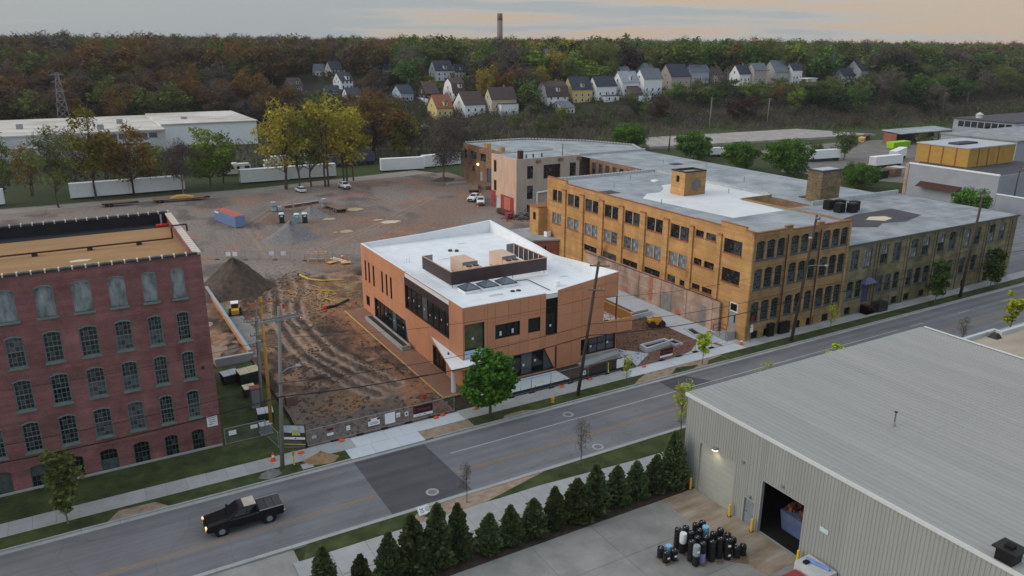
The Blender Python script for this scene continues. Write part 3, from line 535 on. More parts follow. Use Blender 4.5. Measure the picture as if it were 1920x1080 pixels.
# triangular panel at the slanted end of the ground floor glazing
q = lambda s, z, d: (*fpt(FW, s, d), z)
MB().hexa([q(17.1, 3.3, -.05), q(18.22, .15, -.05), q(18.22, 3.3, -.05)], [q(17.1, 3.3, .06), q(18.22, .15, .06), q(18.22, 3.3, .06)]).build('panel', 'terracotta', tb)
for a, b in strips: add_window(tb, FW, 112-a, 112-b, 5.02, 8.25, 1, 3, None, 'black', 'glass', None, .06, .05, .22)
add_window(tb, FW, 1.5, 2.95, 1.08, 2.62, 1, 1, None, 'black', 'glass', None, .07, .05, .2)
add_window(tb, FW, 5.1, 18.2, .15, 3.3, 8, 1, 'all', 'black', ['glass', 'glass', 'glass_dim'], None, .08, .08, .2)
add_window(tb, FW, 17.35, 31.25, 5.25, 8.55, 8, 1, 'all', 'black', ['glass', 'glass', 'glass_dim'], None, .09, .09, .22)
add_window(tb, FW, 26.2, 30.1, .12, 2.9, 3, 1, 'all', 'black', 'glass', None, .08, .08, .2)
fm = cached('fasc', lambda: MB().box(.01, 0, 0, 1.727, .06, 1.72).mesh('fascia_panel', 'screen_brown'))
for i in range(8): place('fascia_panel', mat and fm, tb, (*fpt(FW, 17.36+i*1.737, .04), 8.57), FW[2])
# stickers on the glass
def sticker(s, z, F, d, w_=.28, h_=.3): place('sticker', cached(('st', w_, h_), lambda: MB().box(0, 0, 0, w_, .006, h_).mesh('sticker', 'sticker')), tb, (*fpt(F, s, d), z), F[2])
for i in range(8):
    sticker(18.0+i*1.737, 6.6+random.uniform(-.25, .25), FW, .195, .2, .24)
    if i % 2 == 0: sticker(5.8+i*1.64, 1.7, FW, .17, .18, .22)
# south face: s = X - 38.2
opsS = [(.15, 2.8, 5.0, 8.3), (.15, 2.8, 3.45, 4.98), (4.3, 7.75, 5.75, 7.55), (8.95, 10.7, 5.7, 7.55), (11.5, 13.25, 4.88, 10.25), (3.2, 12.95, .12, 3.12), (17.0, 22.62, 1.0, 3.25), (20.5, 22.68, 4.97, 8.3), (.2, 3.1, .12, 3.0)]
facade(tb, FS, LS, 0, [(0, 10.3), (LS, 10.3)], opsS, 'panel_joint', reveal=.3)
sc = [0, .15, 2.8, 3.2, 4.3, 6.1, 7.75, 8.95, 10.7, 11.5, 13.25, 15.5, 17.0, 20.5, 22.62]
column_panels(tb, FS, sc[:10], 10.45, opsS, [3.3, 4.88, 8.1]); column_panels(tb, FS, sc[9:11], 10.25, opsS, []); 
column_panels(tb, FS, sc[10:], 10.3, opsS, [3.3, 4.88, 7.2])
MB().box(X1-.07, Y0-.05, .03, X1, Y0-.004, 10.3).build('panel', 'terracotta', tb)
tz = lambda s: 10.62+(s-13.25)/(LS-13.25)*1.06
for a, b in zip([13.25, 15.5, 17.0, 20.5], [15.5, 17.0, 20.5, LS]):
    P = lambda s, z, d: (*fpt(FS, s, d), z); g = .015
    MB().hexa([P(a+g, 10.32, -.05), P(b-g, 10.32, -.05), P(b-g, 10.32, -.004), P(a+g, 10.32, -.004)], [P(a+g, tz(a), -.05), P(b-g, tz(b), -.05), P(b-g, tz(b), -.004), P(a+g, tz(a), -.004)]).build('panel', 'terracotta', tb)
q = lambda s, z, d: (*fpt(FS, s, d), z)
MB().hexa([q(11.44, 3.12, -.05), q(12.96, .12, -.05), q(12.96, 3.12, -.05)], [q(11.44, 3.12, .06), q(12.96, .12, .06), q(12.96, 3.12, .06)]).build('panel', 'terracotta', tb)
add_window(tb, FS, .15, 2.8, 5.0, 8.3, 1, 1, None, 'black', mat('glass_green', S(58, 66, 54), .1, .5, .8, spec=.6, col2=S(96, 104, 66)), None, .1, .05, .2)
MB().box(X0+.2, Y0+.06, 3.47, X0+2.75, Y0+.1, 4.97).build('film_panel', 'blue_film', tb)
add_window(tb, FS, 4.3, 7.75, 5.75, 7.55, 2, 1, 'all', 'black', 'glass', None, .1, .1, .2); add_window(tb, FS, 8.95, 10.7, 5.7, 7.55, 1, 1, None, 'black', 'glass', None, .1, .1, .2)
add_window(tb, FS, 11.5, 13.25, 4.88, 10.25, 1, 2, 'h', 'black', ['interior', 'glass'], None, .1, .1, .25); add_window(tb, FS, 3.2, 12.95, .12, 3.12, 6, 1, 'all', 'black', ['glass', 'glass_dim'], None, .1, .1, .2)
add_window(tb, FS, .2, 3.1, .12, 3.0, 2, 1, 'all', 'black', 'glass', None, .08, .08, .2); add_window(tb, FS, 17.0, 22.62, 1.0, 3.25, 4, 2, 'all', 'black', ['glass', 'glass_dim'], None, .09, .07, .25)
for s, z in ((5.0, 6.0), (5.0, 6.3), (6.7, 6.05), (6.7, 6.35), (12.2, 5.9), (8.3, 1.3), (10.0, 1.6), (6.7, 1.2), (1.2, 6.2), (18.6, 1.8), (21.3, 1.9)): sticker(s, z, FS, .17)
MB().box(X0+17, Y0-.35, .0, X1+.1, Y0-.004, .98).build('plinth', 'concrete', tb); MB().box(X0+3.3, Y0-.3, 0, X0+12.8, Y0-.06, .11).build('plinth', 'sand_mulch', tb)
# hidden sides, roof, sloped parapets
sides(tb, 'terracotta', [(X1, 84.2), (X1, Y1), (X0, Y1)], 0, 10.3); sides(tb, 'terracotta', [(X1, Y0), (X1, 84.2)], 0, 4.0); sides(tb, 'terracotta', [(X1, Y0), (X1, 84.2)], 8.32, 10.3)
rf_ = MB().quad((X0, Y0, 9.74), (X1, Y0, 9.74), (X1, Y1, 9.74), (X0, Y1, 9.74)).build('roof', 'white_membrane', tb); sm_ = MB().box(0, 0, 9.735, 22.4, 3.02, 9.752).mesh('membrane_strip', 'white_membrane')
for i in range(11): place('membrane_strip', sm_, rf_, (X0+.15, Y0+.3+3.08*i, random.uniform(-.003, .003)))
for x, y, a, b in ((47, 100, 1.6, .3), (53, 107, 1.2, .25), (45, 81.3, 1.5, .5), (57, 84, .9, .3), (50, 98, .7, .4)): MB().add([(x+a*math.cos(k)*random.uniform(.6, 1.1), y+b*math.sin(k)*random.uniform(.6, 1.1), 9.762) for k in [i*.52 for i in range(12)]], [tuple(range(12))]).build('scuff_mark', mat('scuff', S(190, 192, 192), .8, .2, 3), rf_)
def parapet(pts, t, nx, ny, name='parapet', m='white_membrane', base=9.7):
    mb = MB()
    for (ax, ay, az), (bx, by, bz) in zip(pts, pts[1:]):
        mb.hexa([(ax, ay, base), (bx, by, base), (bx+nx*t, by+ny*t, base), (ax+nx*t, ay+ny*t, base)], [(ax, ay, az), (bx, by, bz), (bx+nx*t, by+ny*t, bz), (ax+nx*t, ay+ny*t, az)])
    mb.build(name, m, tb)
parapet([(X0+.005, Y1, 10.5), (X0+.005, 94.6, 10.5)], .3, 1, 0); parapet([(X0+.005, 94.6, 10.36), (X0+.005, 80.8, 10.36)], .3, 1, 0); parapet([(X0+.005, 80.8, 10.5), (X0+.005, Y0+.3, 10.5)], .3, 1, 0)
parapet([(X0+.006, Y0+.005, 10.5), (49.68, Y0+.005, 10.5)], .295, 0, 1); parapet([(49.68, Y0+.005, 10.28), (51.44, Y0+.005, 10.28)], .3, 0, 1); parapet([(51.44, Y0+.005, 10.64), (X1-.31, Y0+.005, 11.7)], .3, 0, 1)
parapet([(X1-.3, Y0+.006, 11.72), (X1-.3, 90.5, 10.5), (X1-.3, 93, 10.35), (X1-.3, 97, 10.75), (X1-.3, Y1-.31, 11.75)], .295, 1, 0)
parapet([(X0+.31, Y1-.3, 10.5), (48.8, Y1-.3, 10.88), (X1-.005, Y1-.3, 11.75)], .295, 0, 1)
MB().quad((X1-.004, Y0, 10.3), (X1-.004, 90.5, 10.3), (X1-.004, 90.5, 10.5), (X1-.004, Y0, 11.7)).build('wall', 'terracotta', tb)
# terrace cut into the upper corner
MB().box(58.7, Y0+.12, 3.9, 63.3, 84.1, 4.05).build('terrace_floor', 'white', tb)
MB().quad((58.7, Y0+.3, 4.05), (58.7, 84.1, 4.05), (58.7, 84.1, 8.3), (58.7, Y0+.3, 8.3)).quad((58.7, 84.1, 4.05), (60.9, 84.1, 4.05), (60.9, 84.1, 8.3), (58.7, 84.1, 8.3)).quad((58.7, Y0+.3, 8.31), (60.9, Y0+.3, 8.31), (60.9, 84.1, 8.31), (58.7, 84.1, 8.31)).build('terrace_wall', 'plywood', tb)
MB().box(60.95, Y0-.05, 3.2, 63.3, Y0+.11, 4.95).build('terrace_parapet', 'terracotta', tb); MB().box(58.7, Y0-.06, 4.96, 63.32, Y0+.13, 5.03).build('terrace_cap', 'plywood', tb)
MB().box(63.3, Y0-.05, 3.2, 63.5, 83.9, 5.5).box(60.95, 83.9, 3.2, 63.5, 84.1, 5.5).build('terrace_parapet', 'plywood', tb); MB().box(60.95, Y0+.12, 3.2, 63.28, 83.88, 3.88).build('terrace_soffit', 'screen_brown', tb)
# corner canopy
cz = 3.55
cp = MB(); tri = [(38.1, 86.0), (35.7, 75.1), (38.9, 74.9), (40.9, 75.6), (40.9, 76.9), (38.1, 76.9)]
cp.prism([(x, y) for x, y in reversed(tri)] if False else tri, cz+.28, cz+.36); cp.build('canopy_top', 'white', tb)
MB().prism([(38.1, 85.6), (35.85, 75.3), (38.9, 75.1), (40.8, 75.75), (40.8, 76.9), (38.1, 76.9)], cz-.12, cz+.275).build('canopy_fascia', 'plywood', tb)
MB().cyl(36.8, 77.0, .1, cz-.12, .28, 16).build('canopy_column', 'white', tb); MB().cyl(37.4, 79.5, cz+.36, cz+.6, .12, 10).build('canopy_drain', 'metal_dark', tb)
# roof plant
sx0, sx1, sy0, sy1 = 41.3, 55.8, 86.5, 95.5
sp = MB().box(0, -.06, 0, 2.40, 0, 1.75).mesh('panel', 'screen_brown')
rs = thing('roof_screen', 'dark brown metal screen wall around the roof units of the white roof', 'screen', (41.3, 86.5, 10.2))
for i in range(6): place('panel', sp, rs, (sx0+2.417*i, sy0, 10.2))
sp2 = MB().box(0, -.06, 0, 2.24, 0, 1.75).mesh('panel', 'screen_brown')
for i in range(4): place('panel', sp2, rs, (sx0, sy1-2.25*i, 10.2), -math.pi/2)
for i in range(4): place('panel', sp2, rs, (sx1+.06, sy1-2.25*i, 10.2), -math.pi/2)
mb = MB().box(sx0-.08, sy0-.08, 11.95, sx1+.08, sy0+.06, 12.02).box(sx0-.08, sy0+.06, 11.95, sx0+.06, sy1, 12.02).box(sx1-.04, sy0+.06, 11.95, sx1+.1, sy1, 12.02); mb.build('cap', mat('cap_tan', S(196, 150, 130), .6), rs)
MB().box(sx0+.07, sy1-.06, 10.2, sx0+1.5, sy1, 12).build('return_panel', 'metal_grey', rs); MB().box(sx1-1.2, sy1-.06, 10.2, sx1-.06, sy1, 12).build('return_panel', 'metal_grey', rs)
for i in range(7): MB().box(sx1-.14, sy0+.5+i*1.35, 9.75, sx1-.07, sy0+.58+i*1.35, 11.9).build('stud', 'white', rs)
for x in (41.5, 46, 50.5, 55.5): MB().cyl(x, sy0+.12, 9.75, 10.3, .06, 8).build('post', 'metal_grey', rs)
for x, lab in ((44.9, 'left tan rooftop air unit with two fans inside the brown screen'), (51.0, 'right tan rooftop air unit with two fans inside the brown screen')):
    u = thing('rooftop_unit', lab, 'air unit', (x, 88.9, 9.75), group='rooftop air units')
    for k in range(4): MB().box(x, 94.2-.95*k-.93, 9.9, x+2.25, 94.2-.95*k, 11.75).build('casing', 'hvac_tan', u)
    MB().box(x+.02, 88.9, 9.9, x+2.2, 90.35, 11.35).build('condenser', 'hvac_tan', u); MB().box(x-.02, 90.36, 9.9, x+2.27, 90.40, 11.8).build('end_plate', 'metal_grey', u)
    MB().box(x+.1, 89, 9.72, x+2.1, 94.1, 9.9).build('kerb', 'metal_dark', u)
    for k in (.6, 1.62): f = MB().cyl(x+k, 89.65, 11.35, 11.45, .42, 16).build('fan', 'metal_dark', u); MB().cyl(x+k, 89.65, 11.452, 11.47, .16, 10).build('hub', 'steel', f)
for i, x in enumerate((42.8, 45.5, 48.25)):
    u = thing('skylight', 'pyramid glass skylight on the white roof, %s from the left of three' % ORD[i], 'skylight', (x, 84.5, 9.75), group='pyramid skylights')
    MB().box(x-1.05, 83.45, 9.75, x+1.05, 85.55, 10.15).build('kerb', 'white', u)
    fr = MB().box(x-1.12, 83.38, 10.15, x+1.12, 83.5, 10.25).box(x-1.12, 85.5, 10.15, x+1.12, 85.62, 10.25).box(x-1.12, 83.5, 10.15, x-1.0, 85.5, 10.25).box(x+1.0, 83.5, 10.15, x+1.12, 85.5, 10.25)
    cs = [(x-1.02, 83.48), (x+1.02, 83.48), (x+1.02, 85.52), (x-1.02, 85.52)]
    for a, b in cs: fr.tube((a, b, 10.25), (x, 84.5, 10.88), .035, 5)
    fr.build('frame', 'metal_dark', u)
    for k in range(4): (a, b), (c, d) = cs[k], cs[(k+1) % 4]; MB().add([(a, b, 10.25), (c, d, 10.25), (x, 84.5, 10.86)], [(0, 1, 2)]).build('pane', mat('sky_glass', S(84, 104, 114), .08, .1, 1, spec=.8), u)
tag(MB().cyl(53.8, 80.8, 9.76, 10.5, .42, 16, r2=.46).build('bucket', 'white'), 'white round tub on the white roof near the front edge', 'tub')
tag(MB().path([(50.1, 85.2, 9.85), (51.8, 84.9, 9.85), (51.9, 79.5, 9.85)], .05, 6).build('conduit', 'metal_dark'), 'black conduit run across the white roof from the skylights', 'conduit')
for x, y, h, lab in ((49.4, 103.6, .25, 'left low black roof drain behind the units'), (50.2, 103, .25, 'right low black roof drain behind the units'), (47.6, 81.6, .12, 'left dark roof drain near the front of the white roof'), (48.4, 81.5, .12, 'right dark roof drain near the front of the white roof')):
    tag(MB().lathe(x, y, [(.32, 9.755), (.30, 9.75+h), (.05, 9.75+h+.04)], 12).build('roof_drain', 'metal_dark'), lab, 'drain')
v = thing('roof_vent', 'pair of small white vent pipes on the west side of the white roof', 'vent', (41.1, 100.8, 9.75))
for dx, dy, h in ((0, 0, .7), (.45, .1, .9), (-.5, -.2, .3)): MB().cyl(41.1+dx, 100.8+dy, 9.75, 9.75+h, .09, 8).build('pipe', 'white', v)
# planter trough beside the west glazing
pl = thing('planter', 'long pale concrete planter trough beside the west ground floor glazing', 'planter', (37, 99, .12))
MB().box(36.4, 92, .12, 36.6, 106.4, .72).box(37.5, 92, .12, 37.7, 106.4, .72).box(36.6, 92, .12, 37.5, 92.2, .72).box(36.6, 106.2, .12, 37.5, 106.4, .72).build('trough', 'concrete', pl); MB().box(36.6, 92.2, .12, 37.5, 106.2, .5).build('soil', 'mulch', pl)
# ------------------------------------------------------------------ yellow brick factory
brick('yellow_brick', S(214, 166, 106), S(198, 150, 92), S(170, 138, 102), .2, stain=S(150, 104, 58), stain_pos=.62); brick('buff_brick', S(182, 150, 104), S(160, 130, 88), S(148, 128, 100), .32, stain=S(166, 122, 90), stain_pos=.58); brick('olive_brick', S(146, 140, 104), S(124, 118, 90), S(126, 120, 102), .38, stain=S(96, 92, 76), stain_pos=.55, bw=.4, bh=.14, msize=.02)
brick('pink_brick', S(206, 176, 158), S(186, 152, 132), S(190, 170, 156), .34, stain=S(146, 130, 116), stain_pos=.54)
brick('worn_brick', S(152, 118, 96), S(168, 128, 96), S(150, 128, 108), .3, stain=S(120, 96, 80))
def roofmat(name, base, patch, scale=.09):
    return mat(name, base, .85, .10, scale, col2=patch, bump=.06, bscale=3)
roofmat('roof_grey', S(128, 135, 140), S(172, 178, 181), .2); roofmat('roof_grey2', S(120, 126, 130), S(162, 166, 168), .25); mat('roof_white', S(212, 216, 216), .7, .08, .3); mat('roof_dark', S(74, 74, 78), .9, .2, .4); mat('coping_brown', S(150, 96, 68), .8, .2, 2); mat('coping_grey', S(176, 182, 186), .7, .15, 2)
mat('frame_buff', S(184, 168, 140), .8, .1, 2); mat('grille', S(126, 132, 138), .6, .2, 3)
yb = thing('yellow_brick_factory', 'three storey yellow brick factory block with large paired windows and stepped parapet corners', 'building', (79.5, 71.8, 0))
XW, YS, YN, XE = 79.5, 71.8, 123.4, 99.6
FW2 = (XW, YN, -math.pi/2); t_ = lambda y: YN-y
big = [(121.5, 118.4), (116.4, 112.5), (110.9, 106.8), (105.2, 101.2), (99.65, 95.6), (94.0, 90.0), (88.4, 84.2)]
ops = []; wins = []
for i, (a, b) in enumerate(big):
    wins.append((t_(a), t_(b), 11.75, 13.85, 'up')); wins.append((t_(a), t_(b), 7.45, 9.5, 'mid'))
    if 2 <= i < 6: wins.append((t_(a), t_(b), 4.62, 5.62, 'low'))
wins += [(t_(88.4), t_(86.6), 4.7, 5.75, 'sm'), (t_(85.6), t_(84.5), 4.7, 5.6, 'sm')]
for a, b in ((82.9, 81.25), (80.75, 78.75)): wins += [(t_(a), t_(b), 13.02, 14.0, 'sm'), (t_(a), t_(b), 8.75, 9.75, 'sm'), (t_(a), t_(b), 4.98, 5.8, 'sm')]
wins += [(t_(77.15), t_(73.7), 11.95, 14.0, 'up'), (t_(77.1), t_(73.65), 7.72, 9.75, 'up')]
ops = [w_[:4] for w_ in wins]+[(t_(75.15), t_(73.45), 1.3, 5.2)]
facade(yb, FW2, t_(YS), 0, 15.25, ops, 'yellow_brick', reveal=.2)
for a, b, c, d, k in wins:
    if k == 'up': add_window(yb, FW2, a, b, c, d, 8, 5, 'v', 'frame_buff' if False else 'metal_dark', ['glass', 'glass', 'glass_dim'], 'coping_brown', .08, .03, .2)
    elif k == 'mid': add_window(yb, FW2, a, b, c, d, 10, 3, 'v', 'grille', ['glass_pale', 'glass_pale', 'glass_dim'], 'coping_brown', .08, .05, .2)
    elif k == 'low': add_window(yb, FW2, a, b, c, d, 6, 2, 'v', 'metal_dark', ['glass', 'glass_dim', 'glass'], 'coping_brown', .08, .03, .2)
    else: add_window(yb, FW2, a, b, c, d, 4, 2, None, 'metal_dark', ['glass', 'glass_dim', 'glass'], 'coping_brown', .07, .03, .2)
for a, b in big:
    for z0, z1 in ((11.75, 13.85), (7.45, 9.5)): MB().box(XW+.02, (a+b)/2-.09, z0+.02, XW+.16, (a+b)/2+.09, z1-.02).build('mullion', 'frame_buff', yb)
pil = [(123.4, 122.2), (118.0, 116.9), (112.4, 111.2), (106.7, 105.4), (101.1, 99.9), (95.5, 94.2), (89.9, 88.7), (84.0, 83.2), (78.2, 77.5), (72.6, 71.8)]
for a, b in pil[1:-1]:
    MB().box(XW-.28, b, .02, XW-.004, a, 14.2).build('pilaster', 'yellow_brick', yb); MB().hexa([(XW-.34, b-.05, 14.2), (XW-.004, b-.05, 14.2), (XW-.004, a+.05, 14.2), (XW-.34, a+.05, 14.2)], [(XW-.2, b, 14.45), (XW-.004, b, 14.45), (XW-.004, a, 14.45), (XW-.2, a, 14.45)]).build('pilaster_cap', 'coping_brown', yb)
dr = MB().box(XW+.14, 73.5, 1.3, XW+.2, 75.1, 3.7).build('door', mat('door_grey', S(150, 154, 158), .6), yb); MB().box(XW+.10, 73.9, 2.2, XW+.14, 74.1, 3.3).build('pane', 'glass', dr); MB().box(XW+.1, 73.55, 3.75, XW+.2, 75.05, 5.15).build('transom_frame', 'white', yb); MB().box(XW+.07, 73.7, 3.95, XW+.098, 74.9, 4.95).build('pane', 'glass', yb)
st = thing('entrance_steps', 'concrete entrance steps with dark railing at the yellow factory corner door', 'steps', (78, 74.2, .1))
for i in range(6): MB().box(76.9+.0+.3*i if False else 77.6, 72.55+.32*i if False else 73.2, .1+.2*i, 79.2, 76.2-.42*i, .1+.2*(i+1)).build('step', 'concrete', st)
mb = MB()
for y in (75.9, 74.6, 73.4): mb.tube((77.6, y, .2), (77.6, y, 2.3 if y < 75 else 1.6), .035)
mb.path([(77.6, 75.9, 1.6), (77.6, 74.6, 2.3), (77.6, 73.4, 2.3)], .035).path([(77.6, 75.9, 1.0), (77.6, 74.6, 1.7), (77.6, 73.4, 1.7)], .03); mb.build('railing', 'metal_dark', st)
# low pinkish wall along the alley (remains of a demolished shed)
lw = thing('alley_wall', 'patched pink brick lean-to wall along the foot of the yellow factory', 'wall', (79, 90, 0))
MB().box(78.95, 76.4, .02, XW-.29, 109.5, 4.7).build('wall', 'pink_brick', lw)
MB().path([(78.9, 76.4, 4.82), (78.9, 109.5, 4.5)], .06).build('cable', 'black', lw)
for y in (78.0, 83.5, 89.3, 94.8, 100.5, 106): MB().box(78.86, y-.3, .02, 78.948, y+.3, 4.6).build('pier', 'pink_brick', lw)
mat('patch_red', S(184, 122, 98), .9, .25, 2); mat('patch_grey', S(140, 138, 134), .9, .2, 1)
for y, z0, z1, w_, m in ((91.5, .6, 4.6, .9, 'patch_red'), (85.0, .2, 1.0, 1.4, 'patch_red'), (77.7, .2, 1.4, 1.2, 'patch_red'), (98, .3, 1.2, 1.0, 'patch_red'), (87.6, .3, 2.9, 2.0, 'patch_grey'), (79.6, .2, 3.2, 1.3, 'patch_grey')): MB().box(78.91, y-w_/2, z0, 78.947, y+w_/2, z1).build('brick_patch', m, lw)
# south face
FS2 = (XW, YS, 0)
sx = [(80.1, 81.95), (82.13, 83.98), (84.16, 85.95), (86.9, 88.75), (88.92, 90.75), (91.0, 92.8), (93.45, 95.35), (95.5, 97.38), (97.45, 99.25)]
ops = []
for a, b in sx:
    for z0, z1, r in ((11.8, 14.45, .22), (7.55, 10.5, .22), (2.75, 5.7, .18)): ops.append((a+.15-XW, b-.15-XW, z0, z1, r))
ops += [(a-XW, a+1.5-XW, .12, 1.35) for a in (80.65, 83.3, 86.6, 89.4, 92.2, 95.6)]
facade(yb, FS2, XE-XW, 0, 15.25, ops, 'buff_brick', reveal=.2)
for a, b, c, d, *r in ops:
    if d > 2: add_window(yb, FS2, a, b, c, d, 4, 6, 'h', 'trim_dark', ['glass', 'glass', 'glass_dim', 'interior'], 'coping_grey' if False else 'trim_dark', .08, .03, .2)
    else: add_window(yb, FS2, a, b, c, d, 2, 1, None, 'metal_dark', 'interior', None, .06, .03, .2)
for a, b in ((79.52, 80.0), (86.15, 86.7), (92.95, 93.3), (99.1, 99.58)): MB().box(a, YS-.14, .02, b, YS-.004, 14.9).build('pilaster', 'buff_brick', yb)
for x in (86.1, 92.9): MB().tube((x, YS-.2, .3), (x, YS-.2, 14.8), .07, 6).build('downpipe', 'rust_pipe', yb)
sides(yb, 'buff_brick', [(XE, YS), (98.6, 92.4), (105.6, 92.4), (105.6, YN), (XW, YN)], 0, 15.25)
MB().add([(XW, YS, 14.95), (XE, YS, 14.95), (98.6, 92.4, 14.95), (105.6, 92.4, 14.95), (105.6, YN, 14.95), (XW, YN, 14.95)], [(0, 1, 2, 3, 4, 5)]).build('roof', 'roof_grey', yb)
# parapets with stepped corners
mb = MB().box(XW+.004, 83, 14.9, XW+.34, 117, 15.45).box(XW+.005, 117, 14.9, XW+.36, YN, 15.95).box(XW+.005, 73.3, 14.9, XW+.36, 78.0, 16.15).box(XW+.005, 78.0, 14.9, XW+.36, 83, 15.55).box(XW+.005, YS+.36, 14.9, XW+.36, 73.3, 15.75)
mb.build('parapet', 'yellow_brick', yb)
MB().box(XW+.005, YS+.005, 14.9, 85.7, YS+.355, 15.6).box(85.7, YS+.005, 14.9, 87.1, YS+.36, 15.95).box(87.1, YS+.005, 14.9, 92.3, YS+.355, 15.35).box(92.3, YS+.005, 14.9, 93.6, YS+.36, 15.7).box(93.6, YS+.005, 14.9, XE-.005, YS+.355, 15.35).build('parapet', 'buff_brick', yb)
MB().box(XW+.37, YN-.35, 14.9, 105.5, YN-.005, 15.35).box(105.25, 92.5, 14.9, 105.595, YN-.36, 15.4).box(98.3, 92.1 if False else 92.42, 14.9, 105.2, 92.75, 15.25).build('parapet', 'coping_grey', yb)
mb = MB()
for y in np.arange(83.3, 117, .62): mb.box(XW-.06, y, 15.45, XW+.38, y+.5, 15.55)
for a, b, z in ((117, YN, 15.95), (73.25, 78.05, 16.15), (78.05, 83, 15.55), (YS-.03, 73.25, 15.75)): mb.box(XW-.07, a, z, XW+.4, b, z+.1)
for a, b, z in ((XW-.07, 85.7, 15.6), (85.65, 87.15, 15.95), (87.15, 92.3, 15.35), (92.25, 93.65, 15.7), (93.65, XE, 15.35)): mb.box(a, YS-.08, z+.002, b, YS+.4, z+.1)
tag(mb.build('coping', 'coping_brown', yb), kind='stuff')
mb = MB()
for x in np.arange(XW+.8, 105.2, .75): mb.box(x, YN-.4, 15.35, x+.45, YN+.05, 15.5)
for y in np.arange(93, YN, .75): mb.box(105.2, y, 15.4, 105.65, y+.45, 15.55)
tag(mb.build('coping', 'coping_grey', yb), kind='stuff')
MB().add([(x, y, 14.965) for x, y in ((84.6, 101.5), (86.7, 82.7), (98.1, 82.9), (98.4, 92.3), (105.2, 92.9), (105.2, 110), (96, 110), (93.9, 107), (91, 104.5), (88, 104.5))], [tuple(range(10))]).build('white_roof_patch', 'roof_white', yb)
MB().box(81.8, 107.4, 14.955, 84.5, 110.2, 14.985).build('dark_roof_patch', 'roof_dark', yb)
for x, y in ((86.5, 112), (95, 118), (99, 121), (84, 96), (101, 98)): MB().cyl(x, y, 14.96, 15.8, .07, 6).build('vent_pipe', 'metal_grey', yb)
MB().box(97, 113, 14.96, 98, 114.2, 15.25).build('roof_hatch', 'white', yb); MB().cyl(97, 75.5, 14.96, 15.9, .09, 8).cyl(97, 75.5, 15.9, 16.0, .22, 8).build('vent_pipe', 'metal_grey', yb)
# roof penthouse
ph = thing('roof_penthouse', 'small yellow brick penthouse with a dark stain standing on the factory roof', 'penthouse', (92, 99.5, 14.95))
facade(ph, (92, 103, -math.pi/2), 3.5, 14.97, 19.0, [(1.3, 2.1, 17.2, 18.3)], 'yellow_brick', reveal=.15); add_window(ph, (92, 103, -math.pi/2), 1.3, 2.1, 17.2, 18.3, 2, 3, None, 'metal_dark', 'interior', None, .06, .03, .12)
brick('stain_brick', S(176, 138, 88), S(158, 122, 76), S(150, 124, 90), .2)
sides(ph, 'stain_brick', [(92, 99.5), (96.8, 99.5), (96.8, 103), (92, 103)], 14.97, 19.0); MB().quad((92, 99.5, 18.8), (96.8, 99.5, 18.8), (96.8, 103, 18.8), (92, 103, 18.8)).build('roof', 'roof_grey', ph)
MB().box(91.95, 99.45, 19.0, 96.85, 99.75, 19.2).box(96.55, 99.75, 19.0, 96.85, 103.05, 19.2).box(91.95, 102.75, 19.0, 96.55, 103.05, 19.2).box(91.95, 99.75, 19.0, 92.25, 102.75, 19.2).build('coping', 'metal_dark', ph)
n = 16; rr = random.Random(5); MB().add([(94.5+1.25*math.cos(a)*(rr.uniform(.8, 1.1)), 99.485, 16.7+1.15*math.sin(a)*rr.uniform(.8, 1.1)) for a in [2*math.pi*i/n for i in range(n)]], [tuple(range(n))]).build('mortar_patch', mat('grey_mortar', S(112, 108, 100), .9), ph)

# ------------------------------------------------------------------ stone coloured wing to the right
ow = thing('olive_brick_wing', 'long two storey olive brick wing with bluish door canopy at the right of the street', 'building', (120, 71.8, 0))
XE2 = 145.4; FO = (99.6, YS, 0)
bays = [99.6, 106.6, 114.1, 121.3, 128.5, 135.9, 143.2]
ops = []; kinds = []
def opn(a, b, c, d, k, r=.12): ops.append((a-99.6, b-99.6, c, d, r)); kinds.append(k)
for i in range(6):
    a = bays[i]
    for o_ in (1.0, 4.05): opn(a+o_+.1, a+o_+1.9, 7.5, 10.55, 'hi')
for i, xs_ in enumerate(((100.6, 102.6), (107.6, 109.7, 111.8), (115.2, 117.4, 119.6), (122.4, 126), (129.6, 133), (137.2, 140.4))):
    for a in xs_: opn(a, a+1.5, 2.8, 5.6, 'lo')
for a in (100.7, 112.1, 115.3, 119.3, 125, 131, 137.6): opn(a, a+1.4, .3, 1.5, 'bs', 0)
opn(104.3, 105.9, 1.7, 4.7, 'door', 0)
facade(ow, FO, XE2-99.6, 0, 11.4, ops, 'olive_brick', reveal=.2)
for (a, b, c, d, r), k in zip(ops, kinds):
    if k == 'hi': add_window(ow, FO, a, b, c, d, 3, 4, 'h', 'trim_dark', ['glass_dim', 'glass_dim', 'glass_pale', 'glass'], 'trim_dark', .08, .03, .2)
    elif k == 'lo': add_window(ow, FO, a, b, c, d, 3, 4, 'h', 'trim_dark', ['glass', 'glass_dim', 'interior'], 'trim_dark', .08, .03, .2)
    elif k == 'bs': add_window(ow, FO, a, b, c, d, 2, 1, None, 'metal_dark', 'interior', None, .06, .03, .2)
MB().box(104.3, YS+.12, 1.7, 105.9, YS+.18, 4.7).build('door', mat('door_blue', S(66, 66, 104), .6), ow)
cnp = MB().hexa([(103.7, YS-.9, 5.0), (106.5, YS-.9, 5.0), (106.5, YS-.005, 5.0), (103.7, YS-.005, 5.0)], [(104.6, YS-.35, 5.9), (105.6, YS-.35, 5.9), (105.6, YS-.005, 5.9), (104.6, YS-.005, 5.9)]).build('door_canopy', mat('canopy_blue', S(92, 96, 128), .7), ow)
